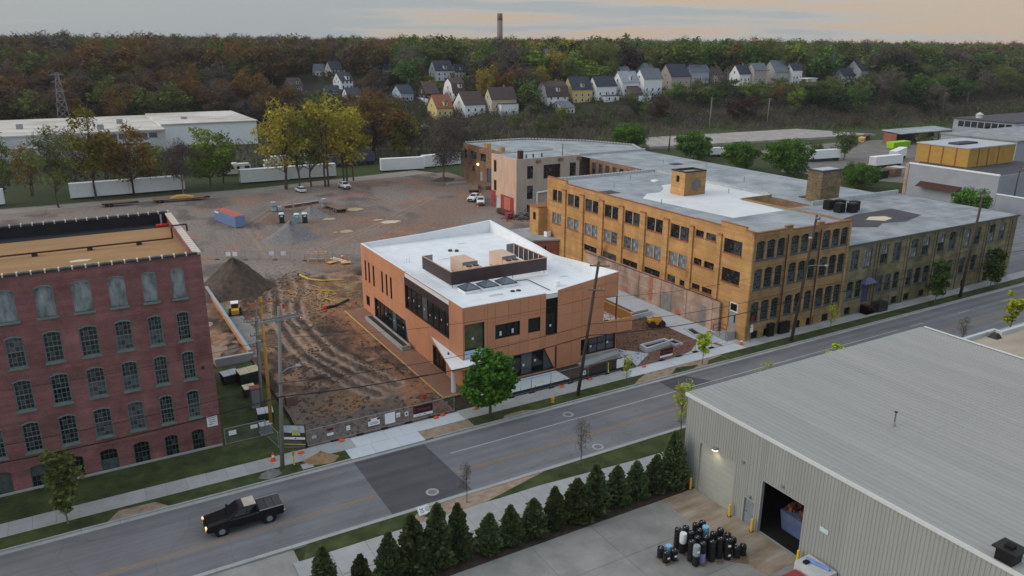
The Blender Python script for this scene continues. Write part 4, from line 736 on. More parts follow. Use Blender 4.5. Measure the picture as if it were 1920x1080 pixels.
for x in bays[1:]: MB().box(x-.22, YS-.13, .02, x+.22, YS-.004, 11.0).build('pilaster', 'olive_brick', ow); MB().tube((x+.35, YS-.16, .2), (x+.35, YS-.16, 11.0), .06, 6).build('downpipe', 'rust_pipe', ow)
sides(ow, 'olive_brick', [(XE2, YS), (XE2, 95.5), (120, 95.5)], 0, 11.4); sides(ow, 'worn_brick', [(120, 95.5), (98.3, 95.5)], 0, 11.4)
MB().box(99.7, YS-.2, 11.2, XE2+.15, YS-.006, 11.5).build('eaves', 'trim_dark', ow)
MB().add([(99.62, YS, 11.42), (XE2+.1, YS, 11.42), (XE2+.1, 95.5, 11.42), (99.1, 95.5, 11.42)], [(0, 1, 2, 3)]).build('roof', 'roof_grey2', ow)
MB().add([(x, y, 11.435) for x, y in ((110.5, 80.0), (114.6, 77.7), (118, 79.2), (122.9, 78.1), (130, 80.1), (130.4, 86.2), (120.2, 86), (112, 84))], [tuple(range(8))]).build('dark_roof_patch', 'roof_dark', ow)
MB().add([(x, y, 11.445) for x, y in ((117.8, 82.3), (120, 80.2), (123, 80.9), (123.4, 82.6), (120.5, 83.6))], [tuple(range(5))]).build('roof_puddle', 'puddle', ow)
MB().box(120, 95.2, 11.4, XE2, 95.5, 12.15).build('parapet', 'coping_grey', ow)
MB().box(107.0, 70.3, .0, 109.3, 71.75, 1.55).build('landing', 'metal_dark', ow)
mb = MB()
for i in range(6): mb.box(104.4+.0, 70.5, .13, 107.0-.36*i, 71.75, .13+.24*(i+1))
mb.build('steps', 'rust_pipe', ow); mb = MB()
for x in (107.1, 109.2): mb.tube((x, 70.4, .1), (x, 70.4, 2.6), .04)
mb.tube((107.1, 70.4, 2.6), (109.2, 70.4, 2.6), .04).tube((104.5, 70.4, .9), (107.1, 70.4, 2.6), .04); mb.build('railing', 'metal_dark', ow)
for i, (x, y) in enumerate(((119.0, 88.6), (121.0, 87.5), (121.6, 90.6), (119.6, 91.4), (123.0, 88.6))):
    u = thing('roof_condenser', 'black rooftop condenser box beside the brick chimney, %s of the cluster from the left' % ORD[i], 'condenser', (x, y, 11.43), group='black condensers on the grey roof'); MB().box(x-.75, y-.65, 11.5, x+.75, y+.65, 13.1).build('casing', 'black', u); MB().cyl(x, y, 13.1, 13.2, .5, 12).build('fan', 'metal_dark', u); MB().box(x-.6, y-.5, 11.43, x+.6, y+.5, 11.5).build('base', 'steel', u)
# ------------------------------------------------------------------ rear range, cream block, far block, annex
er = thing('rear_factory_range', 'low grey flat roofed factory range behind the yellow block running north', 'building', (130, 130, 0))
YN2 = 171
opsE = [(i*2.9+1.0, i*2.9+2.6, 7.4, 10.4) for i in range(12)]
facade(er, (120, 166, -math.pi/2), 70.4, 0, 11.4, opsE, 'worn_brick', reveal=.2)
for a, b, c, d in opsE: add_window(er, (120, 166, -math.pi/2), a, b, c, d, 3, 4, 'h', 'trim_dark', ['glass', 'glass_dim'], None, .08, .03, .2)
sides(er, 'worn_brick', [(142, 95.5), (142, YN2), (120, YN2)], 0, 11.4)
MB().add([(119.9, 95.6, 11.41), (142, 95.6, 11.41), (142, YN2, 11.41), (119.9, YN2, 11.41)], [(0, 1, 2, 3)]).build('roof', 'roof_grey', er)
mb = MB().box(120, YN2-.3, 11.4, 142, YN2, 11.9)
for x in np.arange(120.2, 142, .9): mb.box(x, YN2-.4, 11.9, x+.5, YN2+.1, 12.05)
tag(mb.build('parapet', 'coping_grey', er), kind='stuff')
for x, y, h in ((128, 120, 1.2), (133, 105, 1.0), (136, 140, 1.0), (125, 135, 1.1), (131, 150, .9)): MB().cyl(x, y, 11.41, 11.41+h, .09, 6).build('vent_pipe', 'metal_grey', er)
MB().box(131, 146, 11.42, 134, 148, 11.55).box(124.4, 101, 11.42, 126.4, 102.2, 11.6).build('roof_hatch', 'roof_dark', er)
ch = thing('brick_chimney', 'stout square brick chimney standing on the grey roof', 'chimney', (126, 98, 11.4)); brick('chimney_brick', S(166, 140, 92), S(112, 104, 92), S(92, 86, 78), .35, bw=.45, bh=.2, msize=.03)
MB().box(123.2, 96.3, 11.42, 128.6, 99.6, 17.2).build('stack', 'chimney_brick', ch); MB().box(123.0, 96.1, 17.2, 128.8, 99.8, 17.45).build('cap', 'roof_dark', ch); MB().box(123.5, 96.6, 17.45, 128.3, 99.3, 17.5).build('flue_top', 'coping_grey', ch)
mat('cream_paint', S(200, 170, 148), .9, .14, .8, stretch=(1, 1, .3)); mat('cream_grey', S(176, 168, 158), .9, .12, .8, stretch=(1, 1, .3)); mat('paint_red', S(150, 60, 62), .8, .15, 1)
cb_ = thing('cream_factory_block', 'pinkish cream three storey block with red painted door at the back of the lot', 'building', (94.5, 160.5, 0))
FCW = (94.5, 173, -math.pi/2); FCS = (94.5, 160.5, 0)
oW = [(1.2, 2.6, 9, 12, 0), (1.2, 2.6, 4.3, 7, 0), (2.2, 5.0, .1, 3.1, 0)]; oS = [(3.0, 4.7, 8.5, 11.6), (3.0, 4.7, 3.5, 6.8), (7.7, 12.6, 8.2, 11.6), (15.4, 17.3, 8.3, 11.6), (3.0, 4.4, .3, 2.2)]
facade(cb_, FCW, 12.5, 0, 13.4, oW, 'cream_paint', reveal=.2); facade(cb_, FCS, 18.3, 0, 13.4, oS, 'cream_grey', reveal=.2)
for a, b, c, d, *_ in oW[:2]: add_window(cb_, FCW, a, b, c, d, 3, 5, 'h', 'metal_dark', 'glass', None, .08, .03, .2)
for a, b, c, d in oS: add_window(cb_, FCS, a, b, c, d, 6 if b-a > 3 else 3, 4, 'h', 'metal_dark', ['glass', 'glass_dim'], None, .08, .03, .2)
MB().box(94.66, 168.2, .1, 94.7, 170.7, 3.0).build('door', 'white_dirty', cb_); MB().box(94.35, 161.8, .02, 94.49, 168, 3.9).box(94.35, 170.9, .02, 94.49, 173, 4.2).build('painted_panel', 'paint_red', cb_); MB().box(94.3, 163.1, .1, 94.34, 166.2, 3.6).build('door', mat('door_orange', S(186, 104, 86), .8), cb_)
MB().quad((94.5, 160.5, 13.1), (112.8, 160.5, 13.1), (112.8, 173, 13.1), (94.5, 173, 13.1)).build('roof', 'roof_grey', cb_); sides(cb_, 'cream_grey', [(112.8, 160.5), (112.8, 173), (94.5, 173)], 0, 13.4); MB().box(94.505, 160.505, 13.0, 112.7, 160.8, 13.42).box(94.505, 160.8, 13, 94.8, 172.9, 13.45).build('parapet', 'coping_grey', cb_)
for x in (100.4, 106.9, 113 - .6): MB().box(x-.5, 160.3, 12.2, x+.9, 160.49, 13.0).build('bracket', 'worn_brick', cb_)
MB().cyl(96.2, 161.6, 13.1, 15.3, .75, 14).build('roof_tank', 'rust_pipe', cb_); MB().cyl(108.4, 161.6, 13.1, 16.2, .1, 6).build('vent_pipe', 'pole_wood', cb_)
for x in (99, 101, 103.5): MB().cyl(x, 163.5, 13.1, 14.0, .2, 8).build('vent_pipe', 'metal_dark', cb_)
MB().path([(100.2, 160.2, .3), (100.2, 160.2, 5.0), (105.5, 160.2, 5.2)], .22, 8).build('duct', 'white', cb_)
fbk = thing('far_brick_block', 'brown brick block with loading dock and grey roof behind the cream block', 'building', (107.5, 200, 0))
FF = (107.5, 214.6, -math.pi/2); oF = [(.6, 2.4, 6.4, 9), (5, 8.4, 6.7, 9), (11, 14.4, 6.8, 9), (5.6, 7.2, 3, 4.6), (10.4, 12.2, .9, 3.6), (15, 19, 1, 5.2)]
facade(fbk, FF, 30, 0, 10.9, oF, 'worn_brick', reveal=.25)
for a, b, c, d in oF[:4]: add_window(fbk, FF, a, b, c, d, 4, 4, 'h', 'metal_dark', ['glass', 'glass_dim'], None, .08, .03, .2)
MB().box(107.7, 202.4, .9, 107.74, 204.2, 3.6).build('door', 'white_dirty', fbk); MB().box(107.7, 195.6, 1, 107.74, 199.6, 5.2).build('door', mat('door_slate', S(84, 92, 104), .7), fbk)
roofp = [(107.5, 173.2), (144, 173.2), (150, 186), (143.6, 200.8), (129, 214.4), (107.5, 214.6)]
MB().add([(x, y, 10.7) for x, y in roofp], [tuple(range(6))]).build('roof', 'roof_grey', fbk); sides(fbk, 'worn_brick', [(107.5, 184.6), (107.5, 173.2), (144, 173.2), (150, 186), (143.6, 200.8), (129, 214.4), (107.5, 214.6)], 0, 10.9)
mb = MB()
for (ax, ay), (bx, by) in zip(roofp[1:], roofp[2:]):
    n = int(math.hypot(bx-ax, by-ay)/.95)
    for i in range(n): u = i/n; mb.box(ax+(bx-ax)*u-.28, ay+(by-ay)*u-.28, 10.9, ax+(bx-ax)*u+.28, ay+(by-ay)*u+.28, 11.2)
tag(mb.build('coping', 'coping_grey', fbk), kind='stuff')
for y, z in ((200.5, 12.2), (192.3, 12.0)): MB().box(107.6, y-.9, 10.7, 108.9, y+.9, z).build('chimney', 'yellow_brick', fbk)
ld = MB().box(103.5, 193, .0, 107.4, 201.5, 1.15).build('loading_dock', 'wood_weather', fbk)
lamp = MB().box(107.1, 204.6, 5.4, 107.4, 205.0, 5.8).build('wall_lamp', mat('lamp_glow', S(255, 210, 120), emit=((1, .72, .3), 9)), fbk)
an = thing('brick_annex', 'low brick annex with grey roof between the terracotta building and yellow factory', 'building', (77, 125, 0)); ap_ = [(74.8, 120.6), (79.45, 118.9), (79.45, 129.6), (74.8, 129.6)]
MB().prism(ap_, 0, 4.5).build('wall', brick('annex_brick', S(168, 108, 84), S(146, 92, 72), S(140, 104, 88), .25), an); MB().prism([(74.6, 120.4), (79.47, 118.6), (79.47, 129.8), (74.6, 129.8)], 4.5, 4.75).build('roof', 'roof_grey', an); MB().box(76.8, 119.75, 2.6, 77.7, 119.83, 3.5).build('window', 'interior', an)
MB().box(78.2, 123.6, 0.0, 79.49, 127.4, 8.6).build('stair_tower', 'yellow_brick', an) if False else None
for x, y, lab in ((78.5, 121.6, 'near white air conditioner box on the annex roof'), (78.3, 125.2, 'far white air conditioner box on the annex roof')):
    u = thing('air_conditioner', lab, 'air conditioner', (x, y, 4.75), group='annex air conditioners'); MB().box(x-.45, y-.5, 4.8, x+.45, y+.5, 5.75).build('casing', 'white', u); MB().cyl(x, y-.51 if False else y, 5.75, 5.8, .33, 12).build('fan', 'metal_grey', u); MB().box(x-.4, y-.4, 4.75, x+.4, y+.4, 4.8).build('feet', 'metal_dark', u)
ss_ = thing('stair_shed', 'small yellow brick shed against the north end of the yellow factory', 'shed', (78.5, 125.5, 0)); MB().box(77.6, 123.42, 0, 82.5, 126.6, 10.0).build('wall', 'yellow_brick', ss_); MB().box(77.4, 123.41, 10.0, 82.7, 126.8, 10.2).build('roof', 'coping_brown', ss_); MB().box(77.55, 124.4, 7.6, 77.6, 125.3, 9.0).build('window', 'interior', ss_)

# ------------------------------------------------------------------ metal warehouse (right foreground)
mat('metal_wall', S(150, 153, 150), .55, .05, .5, objvar=.025, stretch=(1, 1, .15)); mat('metal_roof', S(156, 157, 153), .55, .08, .5, metal=.1, objvar=.03, stretch=(1.2, .12, 1)); mat('roll_door', S(160, 163, 156), .6, .06, 1); mat('trim_white', S(200, 204, 204), .5, .05, 1)
mw = thing('metal_warehouse', 'large grey ribbed metal warehouse with standing seam roof in the right foreground', 'building', (47.3, 48.6, 0))
mx0, mx1, my1, my0 = 47.3, 83.3, 48.6, -8.0
FM = (mx0, my1, -math.pi/2); LM = my1-my0; u_ = lambda y: my1-y
opsM = [(u_(46.55), u_(42.2), .02, 5.0), (u_(40.8), u_(39.68), .02, 2.45), (u_(39.05), u_(34.75), .02, 5.0)]
facade(mw, FM, LM, 0, 8.95, opsM, 'metal_wall', reveal=.25)
# ribbed wall panels, 0.9 m wide, cut at the doors
def ribbed(w_, h): 
    mb = MB(); n = 3
    for i in range(n):
        x = w_*i/n; mb.hexa([(x+.03, -.06, 0), (x+.03+.12, -.06, 0), (x+.03+.17, -.004, 0), (x-.02+.01, -.004, 0)], [(x+.03, -.06, h), (x+.15, -.06, h), (x+.20, -.004, h), (x-.01, -.004, h)])
    mb.box(0, -.014, 0, w_-.008, -.003, h); return mb.mesh('wall_panel', 'metal_wall')
cuts = sorted({0, LM, *[o[0] for o in opsM], *[o[1] for o in opsM]})
for a, b in zip(cuts, cuts[1:]):
    if a > 36: break
    n = max(1, round((min(b, 36)-a)/.92)); w_ = (min(b, 36)-a)/n; op = [o for o in opsM if o[0] <= (a+b)/2 <= o[1]]; z = op[0][3]+.05 if op else .05
    for i in range(n): me = cached(('rib', round(w_, 3), z), lambda: ribbed(w_, 8.9-z)); place('wall_panel', me, mw, (*fpt(FM, a+i*w_, 0), z), FM[2])
sides(mw, 'metal_wall', [(mx1, my0), (mx1, my1), (mx0, my1)], 0, 8.95); sides(mw, 'metal_wall', [(mx0, my0), (mx1, my0)], 0, 8.95)
MB().box(mx0, my1+.004, 0, mx0+2.2, my1+.12, 3.0).build('brick_base', brick('orange_brick', S(190, 110, 70), S(170, 94, 60), S(160, 120, 100)), mw)
dm = MB().box(0, 0, 0, 4.33, .05, .60).box(0, -.012, .52, 4.33, 0, .56).mesh('door_slat', 'roll_door')
rd = MB().box(mx0+.18, 42.2, .02, mx0+.22, 46.55, 4.98).build('roller_door', 'roll_door', mw)
for i in range(8): obj('slat', dm, rd, (mx0+.12-47.3, 46.54-48.6, .03+.618*i), -math.pi/2)
dd = MB().box(mx0+.08, 39.7, .05, mx0+.14, 40.78, 2.43).build('door', mat('door_steel', S(126, 134, 146), .5), mw); MB().box(mx0+.03, 40.55, 1.1, mx0+.08, 40.65, 1.25).build('handle', 'steel', dd)
mb = MB()
for a, b, z in ((46.55, 42.2, 5.0), (39.05, 34.75, 5.0), (40.8, 39.68, 2.45)): mb.box(mx0-.07, b-.12, .02, mx0+.0, b, z+.1).box(mx0-.07, a, .02, mx0, a+.12, z+.1).box(mx0-.07, b, z+.002, mx0, a, z+.12)
mb.build('door_trim', 'metal_wall', mw)
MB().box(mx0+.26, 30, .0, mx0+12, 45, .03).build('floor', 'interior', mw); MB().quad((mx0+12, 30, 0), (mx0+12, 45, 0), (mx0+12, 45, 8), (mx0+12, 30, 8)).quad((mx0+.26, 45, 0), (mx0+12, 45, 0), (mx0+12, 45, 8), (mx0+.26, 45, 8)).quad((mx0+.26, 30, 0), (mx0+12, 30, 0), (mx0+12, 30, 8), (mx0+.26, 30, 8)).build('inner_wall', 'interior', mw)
pw = .61; n = int((mx1-mx0)/pw); me = MB().box(0, my0, 0, pw-.012, my1+.12, .03).box(-.015, my0, .03, .03, my1+.12, .065).mesh('roof_panel', 'metal_roof', off=(0, my1, 0))
for i in range(n): place('roof_panel', me, mw, (mx0+i*pw, my1, 9.0))
MB().box(mx0, my0, 8.88, mx1, my1, 8.99).build('roof_deck', 'metal_wall', mw)
for y_ in (33.0, 17.0): MB().box(mx0, y_, 9.031, mx1, y_+.10, 9.036).build('end_lap', 'metal_wall', mw)
MB().box(mx0-.12, my0, 8.80, mx0-.005, my1+.3, 9.12).build('rake_trim', 'trim_white', mw); MB().box(mx1-.2, my0, 9.09, mx1+.1, my1+.15, 9.16).build('rake_trim', 'trim_white', mw)
MB().box(mx0, my1+.15, 8.78, mx1, my1+.18, 9.02).box(mx0, my1+.18, 8.78, mx1, my1+.40, 8.8).box(mx0, my1+.40, 8.78, mx1, my1+.43, 9.02).build('gutter', 'trim_white', mw)
wl = MB().box(mx0-.45, 44.3, 5.3, mx0-.06, 44.75, 5.55).build('wall_lamp', 'metal_grey', mw); MB().box(mx0-.42, 44.33, 5.24, mx0-.1, 44.72, 5.295).build('lens', mat('lamp_warm', (1, 1, 1), emit=((1, .86, .6), 6)), wl)
pd = bpy.data.lights.new('lamp', 'SPOT'); pd.energy = 60; pd.color = (1, .84, .55); pd.spot_size = R(130); pd.spot_blend = 1; pd.shadow_soft_size = .12; po = bpy.data.objects.new('lamp', pd); C.objects.link(po); po.location = (mx0-.4, 44.5, 5.2); po.rotation_euler = (0, R(-6), 0)
for y, z in ((41.3, 5.6), (37, 5.5), (40.2, 2.75)): MB().box(mx0-.3, y-.12, z, mx0-.07, y+.12, z+.16).build('wall_fixture', 'metal_grey', mw)
MB().box(mx0-.1, 32.3, 3.75, mx0-.065, 33.1, 4.15).build('wall_sign', mat('sign_pale', S(186, 204, 206), .6), mw)
v = thing('roof_vent', 'thin metal vent pipe standing on the ribbed metal roof', 'vent', (58.2, 35.2, 9.05)); MB().cyl(58.2, 35.2, 9.05, 10.3, .06, 8).build('pipe', 'steel', v); MB().cyl(58.2, 35.2, 10.3, 10.38, .14, 8).build('cap', 'metal_dark', v); MB().cyl(58.2, 35.2, 9.1, 9.4, .13, 8, r2=.07).build('boot', 'metal_grey', v)
k = thing('roof_exhaust', 'dark square exhaust hood at the near edge of the ribbed metal roof', 'exhaust', (47.9, 20.3, 9)); MB().box(47.5, 19.7, 9.05, 48.6, 20.8, 9.9).build('duct', 'black', k); MB().box(47.3, 19.5, 9.9, 48.8, 21.0, 10.0).build('cap', 'black', k); MB().box(47.8, 20.0, 10.0, 48.3, 20.5, 10.15).build('flue', 'interior', k)
# dumpster inside the bay
dp = thing('dumpster', 'blue dumpster heaped with rusty scrap inside the open bay', 'dumpster', (50.6, 37, 0)); MB().hexa([(49.4, 35.6, .05), (52.4, 35.6, .05), (52.4, 38.3, .05), (49.4, 38.3, .05)], [(49.2, 35.4, 1.9), (52.6, 35.4, 1.9), (52.6, 38.5, 1.9), (49.2, 38.5, 1.9)]).build('bin', mat('bin_blue', S(84, 100, 136), .6), dp)
mb = MB(); rr = random.Random(2)
for i in range(40): x, y = rr.uniform(49.3, 52.3), rr.uniform(35.5, 38.2); mb.box(x, y, 1.8, x+rr.uniform(.2, .8), y+rr.uniform(.1, .5), 1.9+rr.uniform(.05, .5))
mb.build('scrap', mat('rust', S(112, 70, 52), .9, .3, 4), dp)
# neighbour roof right of the warehouse
nb = thing('beige_flat_building', 'low building with stained beige flat roof and white parapet at the right edge', 'building', (100, 40, 0)); npoly = [(83.4, 48.6), (83.4, 10), (150, 10), (150, 48.2), (99.2, 48.2), (98.4, 49.2), (92.8, 49.2)]
MB().prism([(83.45, 10), (150, 10), (150, 48), (98.6, 48), (98.6, 48.9), (83.45, 48.9)], 0, 5.6).build('wall', 'white_dirty', nb); MB().add([(x, y, 5.62) for x, y in ((83.5, 10), (150, 10), (150, 47.6), (98.2, 47.6), (98.2, 48.5), (83.5, 48.5))], [tuple(range(6))]).build('roof', mat('beige_roof', S(164, 154, 138), .9, .2, .25, stretch=(.5, 1.5, 1)), nb)
MB().box(83.45, 48.5, 5.6, 98.6, 48.92, 6.05).box(98.2, 47.62, 5.6, 98.62, 48.5, 6.05).box(98.63, 47.6, 5.6, 150, 48.02, 6.05).build('parapet', 'white_dirty', nb); MB().hexa([(96, 47, 5.63), (97.2, 47, 5.63), (97.2, 48.2, 5.63), (96, 48.2, 5.63)], [(96.3, 47.3, 6.2), (96.9, 47.3, 6.2), (96.9, 47.9, 6.2), (96.3, 47.9, 6.2)]).build('roof_vent', 'black', nb)

# membrane laps and drains on the big grey roofs
def laps(root, x0, x1, y0, y1, z, step, skip=None):
    me = MB().box(0, 0, 0, x1-x0, .12, .012).mesh('membrane_lap', 'coping_grey'); y = y0
    while y < y1: place('membrane_lap', me, root, (x0, y, z)); y += step
laps(yb, 80, 98, 73, 82, 14.953, 2.4); laps(yb, 80, 105, 111, 123, 14.953, 2.4); laps(er, 120.3, 141.8, 102, 170, 11.413, 4.2); laps(ow, 131, 145, 73, 95, 11.424, 2.8); laps(ow, 101, 110, 73, 95, 11.424, 2.8); laps(fbk, 108, 128, 175, 214, 10.703, 4)
# ------------------------------------------------------------------ hillside houses
HOUSES = [
(222.1, 346.5, 8.9, 10.2, 11.4, 10.7, 'white', 'brown', 'gambrel', 'white gambrel house with brown roof'),
(223.8, 334.0, 5.8, 11.2, 3.2, 5.2, 'white', 'grey', 'gable', 'small white outbuilding in front of the gambrel house'),
(238.8, 348.0, 9.9, 9.0, 10.6, 11.6, 'yellow', 'slate', 'gable', 'yellow house with dark slate roof'),
(252.9, 346.1, 10.4, 6.8, 11.9, 11.2, 'white', 'slate', 'gable', 'white house right of the yellow house with dark roof'),
(269.8, 345.8, 11.6, 8.0, 10.2, 12.3, 'white', 'palegrey', 'gable', 'white house with pale grey roof and dormer'),
(272.7, 340.5, 10.1, 9.2, 5.5, 6.9, 'greywood', 'brown', 'gable', 'low grey wooden garage with brown hip roof'),
(281.9, 342.5, 12.0, 7.3, 11.6, 13.1, 'white', 'grey', 'gable', 'white house with grey roof behind the white board fence'),
(308.1, 395.7, 18.4, 6.9, 4.1, 6.9, 'blue', 'grey', 'gable', 'pale blue house gable peeking out behind the white houses'),
(340.4, 409.8, 18.6, 11.3, 0.4, 8.0, 'blue', 'grey', 'gable', 'pale blue house with dark gable trim farther up the hill'),
(313.3, 356.1, 14.5, 10.2, 12.9, 12.4, 'beige', 'slate', 'gable', 'large beige house with dark roof above the orange fence'),
(334.7, 362.5, 16.2, 5.1, 12.3, 10.5, 'blue', 'grey', 'gable', 'light blue house with two gables'),
(353.2, 363.1, 17.7, 7.3, 6.2, 8.0, 'beige', 'brown', 'gable', 'tan house half hidden behind the light blue house'),
(370.6, 367.1, 17.8, 5.0, 6.4, 7.9, 'cream', 'brown', 'gable', 'cream house with small bay behind the bare tree'),
(358.0, 346.9, 15.8, 7.3, 8.4, 10.9, 'white', 'slate', 'gable', 'white house with dark roof and small shed'),
(367.8, 344.8, 15.7, 3.4, 9.0, 11.8, 'beige', 'grey', 'gable', 'beige house with tall front gable'),
(387.1, 345.8, 15.9, 9.3, 10.3, 12.8, 'palegrey_w', 'grey', 'gable', 'pale house with one broad gable and long grey roof'),
(400.9, 344.6, 16.3, 4.6, 8.1, 10.9, 'white', 'slate', 'gable', 'white narrow house right of the broad gable house'),
(425.1, 360.2, 17.8, 3.0, 5.6, 8.8, 'beige', 'brown', 'gable', 'beige house behind the narrow white house'),
(402.7, 334.5, 14.8, 4.4, 8.1, 5.0, 'white', 'palegrey', 'porch', 'white flat roofed garden porch on posts at the bluff edge'),
(443.5, 340.3, 15.9, 7.3, 9.4, 8.4, 'white', 'slate', 'gable', 'small white house with dark porch gable at the right'),
(470.9, 348.3, 16.7, 11.5, 11.5, 11.7, 'white', 'slate', 'gable', 'rightmost white house with steep dark roof'),
(147.8, 501.5, 19.3, 6.9, 4.1, 6.5, 'white', 'grey', 'gable', 'pale house high in the trees on the left'),
(153.4, 486.5, 18.8, 11.7, 5.8, 8.7, 'white', 'slate', 'gable', 'tall white house high in the trees on the left'),
(139.5, 426.6, 15.1, 11.9, 6.0, 8.0, 'white', 'slate', 'gable', 'white house with dark dormered roof among the left trees'),
(132.4, 395.0, 10.5, 10.0, 5.7, 6.3, 'white', 'slate', 'gable', 'white cottage with dark roof behind the yellow trees'),
(124.9, 407.3, 12.1, 5.5, 2.5, 5.6, 'blue', 'slate', 'gable', 'pale blue house sliver behind bare trees'),
(113.9, 434.9, 13.9, 22.7, 4.3, 6.5, 'greywood', 'brown', 'gable', 'dark shingled house with white dormer at the far left'),
(154.9, 379.2, 11.3, 15.6, 4.7, 7.0, 'blue', 'slate', 'gable', 'grey blue house above the orange tree'),
(164.4, 368.8, 9.6, 13.1, 5.9, 10.0, 'black', 'brown', 'gable', 'black and white house with open front porch'),
(178.5, 367.1, 10.8, 14.3, 4.8, 10.6, 'white', 'brown', 'gambrel', 'white house with brown gambrel roof'),
(160.3, 347.8, 3.6, 11.6, 7.3, 10.8, 'yellow', 'redbrown', 'gable', 'pale yellow house with red brown roof nearest the bluff'),
(174.4, 346.0, 4.7, 12.7, 9.9, 10.9, 'white', 'brown', 'gable', 'big white house with dark roof beside the pale yellow house'),
(186.9, 341.7, 6.1, 7.6, 11.9, 11.5, 'cream', 'brown', 'gable', 'cream house with boxy white side wing'),
(199.9, 433.8, 18.2, 9.0, 10.0, 10.2, 'white', 'slate', 'gable', 'white house with tall dormer high above the black house'),
(216.8, 442.5, 19.1, 3.7, 3.3, 7.4, 'white', 'slate', 'gable', 'white gable sliver beside the tall dormer house'),
(188.2, 484.3, 19.9, 4.6, 1.4, 6.1, 'white', 'slate', 'gable', 'white gable sliver among the dark trees')]
for n_, c_ in dict(white=S(230, 232, 235), yellow=S(206, 188, 124), blue=S(160, 176, 190), beige=S(172, 162, 152), cream=S(188, 180, 160), greywood=S(128, 118, 110), palegrey_w=S(168, 170, 170), black=S(48, 46, 46)).items(): mat('siding_'+n_, c_, .85, .06, .6, stretch=(.3, .3, 3))
for n_, c_ in dict(brown=S(84, 72, 70), slate=S(62, 66, 78), grey=S(108, 116, 126), palegrey=S(150, 160, 168), redbrown=S(138, 90, 72)).items(): mat('shingle_'+n_, c_, .9, .16, .8)
wfm = MB().box(-.55, -.08, -.1, .55, 0, 1.5).mesh('window', 'white'); wpm = MB().box(-.4, -.1, .05, .4, -.082, 1.38).mesh('pane', 'glass')
def house(x, y, z, gw, ln, h, wc, rc, ty, lab):
    gw = min(max(gw, 5.5), 11); ln = min(max(ln, 6), 12.5); gw *= 1.12; ln *= 1.15; h *= 1.15; t = thing('house' if ty != 'porch' else 'garden_porch', lab, 'house' if ty != 'porch' else 'porch', (x, y, z-.3), R(random.uniform(-3, 3)))
    W = 'siding_'+wc; RM = 'shingle_'+rc; ORG[t.name] = Vector((0, 0, 0))
    if ty == 'porch':
        MB().box(-.2, -.2, h-.5, ln, gw, h).build('roof', 'white', t); MB().box(0, 0, h-2.6, ln-.3, gw-.3, h-2.3).build('deck', 'wood_weather', t)
        for i in range(4): MB().box(i*ln/3.4, -.05, -2.5, i*ln/3.4+.25, .2, h-.5).build('post', 'white', t)
        MB().box(ln*.5, .3, h-2.3, ln-.4, gw-.4, h-.5).build('wall', W, t); return
    rise = min(h*.46, gw*.62); eave = h-rise; rise2 = rise
    prof = [(0, eave), (gw/2, h), (gw, eave)]
    if ty == 'gambrel': prof = [(0, eave-1.2), (gw*.16, eave+rise*.55), (gw/2, h), (gw*.84, eave+rise*.55), (gw, eave-1.2)]
    e0 = prof[0][1]; mb = MB(); mb.quad((0, 0, -2.5), (ln, 0, -2.5), (ln, 0, e0), (0, 0, e0)); mb.quad((ln, gw, -2.5), (0, gw, -2.5), (0, gw, e0), (ln, gw, e0))
    for xx, rev in ((0, 1), (ln, 0)):
        f = [(xx, 0, -2.5)]+[(xx, a, b) for a, b in prof]+[(xx, gw, -2.5)]; mb.add(f, [tuple(range(len(f))) if rev else tuple(reversed(range(len(f))))])
    mb.build('wall', W if wc != 'black' else 'siding_black', t)
    if wc == 'black': MB().box(-.06, .1, -2.5, -.01, gw-.1, e0-2.4).box(.1, -.06, -2.5, ln-.1, -.01, e0-2.4).build('wall', 'siding_white', t)
    o_ = .4; rf = MB(); pp = [(prof[0][0]-o_*.8, prof[0][1]-o_*.8*(prof[1][1]-prof[0][1])/(prof[1][0]-prof[0][0]))]+prof[1:-1]; pp.append((gw-pp[0][0], pp[0][1]))
    for (a, za), (b, zb) in zip(pp, pp[1:]): rf.hexa([(-o_, a, za+.02), (ln+o_, a, za+.02), (ln+o_, b, zb+.02), (-o_, b, zb+.02)], [(-o_, a, za+.22), (ln+o_, a, za+.22), (ln+o_, b, zb+.22), (-o_, b, zb+.22)])
    r_ = rf.build('roof', RM, t)
    k = random.random()
    if k < .6: MB().box(ln*.62, gw*.45, h-1, ln*.62+.7, gw*.45+.7, h+1.1).build('chimney', 'worn_brick', r_)
    def wn_(px, py, pz, rz):
        o = obj('window', wfm, t, (px, py, pz), rz); obj('pane', wpm, o)
    zs = [.9]+([3.5] if eave > 4.6 else []); 
    for z_ in zs:
        for f in ((.28, .72) if gw > 6.5 else (.5,)): wn_(0, gw*f, z_, -math.pi/2)
        for f in (.18, .5, .82): wn_(ln*f, 0, z_, 0)
    if gw > 6 and rise > 2.2: wn_(0, gw/2, eave+.1, -math.pi/2)
    if ty == 'gable' and 'dormer' in lab or ty == 'gambrel' or wc == 'yellow':
        dz = eave+rise*.25; d = MB().box(ln*.45, .3, dz-.6, ln*.45+2, gw*.35, dz+1.3).build('dormer', W, t); MB().hexa([(ln*.45-.2, .1, dz+1.3), (ln*.45+2.2, .1, dz+1.3), (ln*.45+2.2, gw*.4, dz+1.3), (ln*.45-.2, gw*.4, dz+1.3)], [(ln*.45+.9, .1, dz+2.2), (ln*.45+1.1, .1, dz+2.2), (ln*.45+1.1, gw*.45, dz+2.2), (ln*.45+.9, gw*.45, dz+2.2)]).build('roof', RM, d); wn_(ln*.45+1, .28, dz-.3, 0)
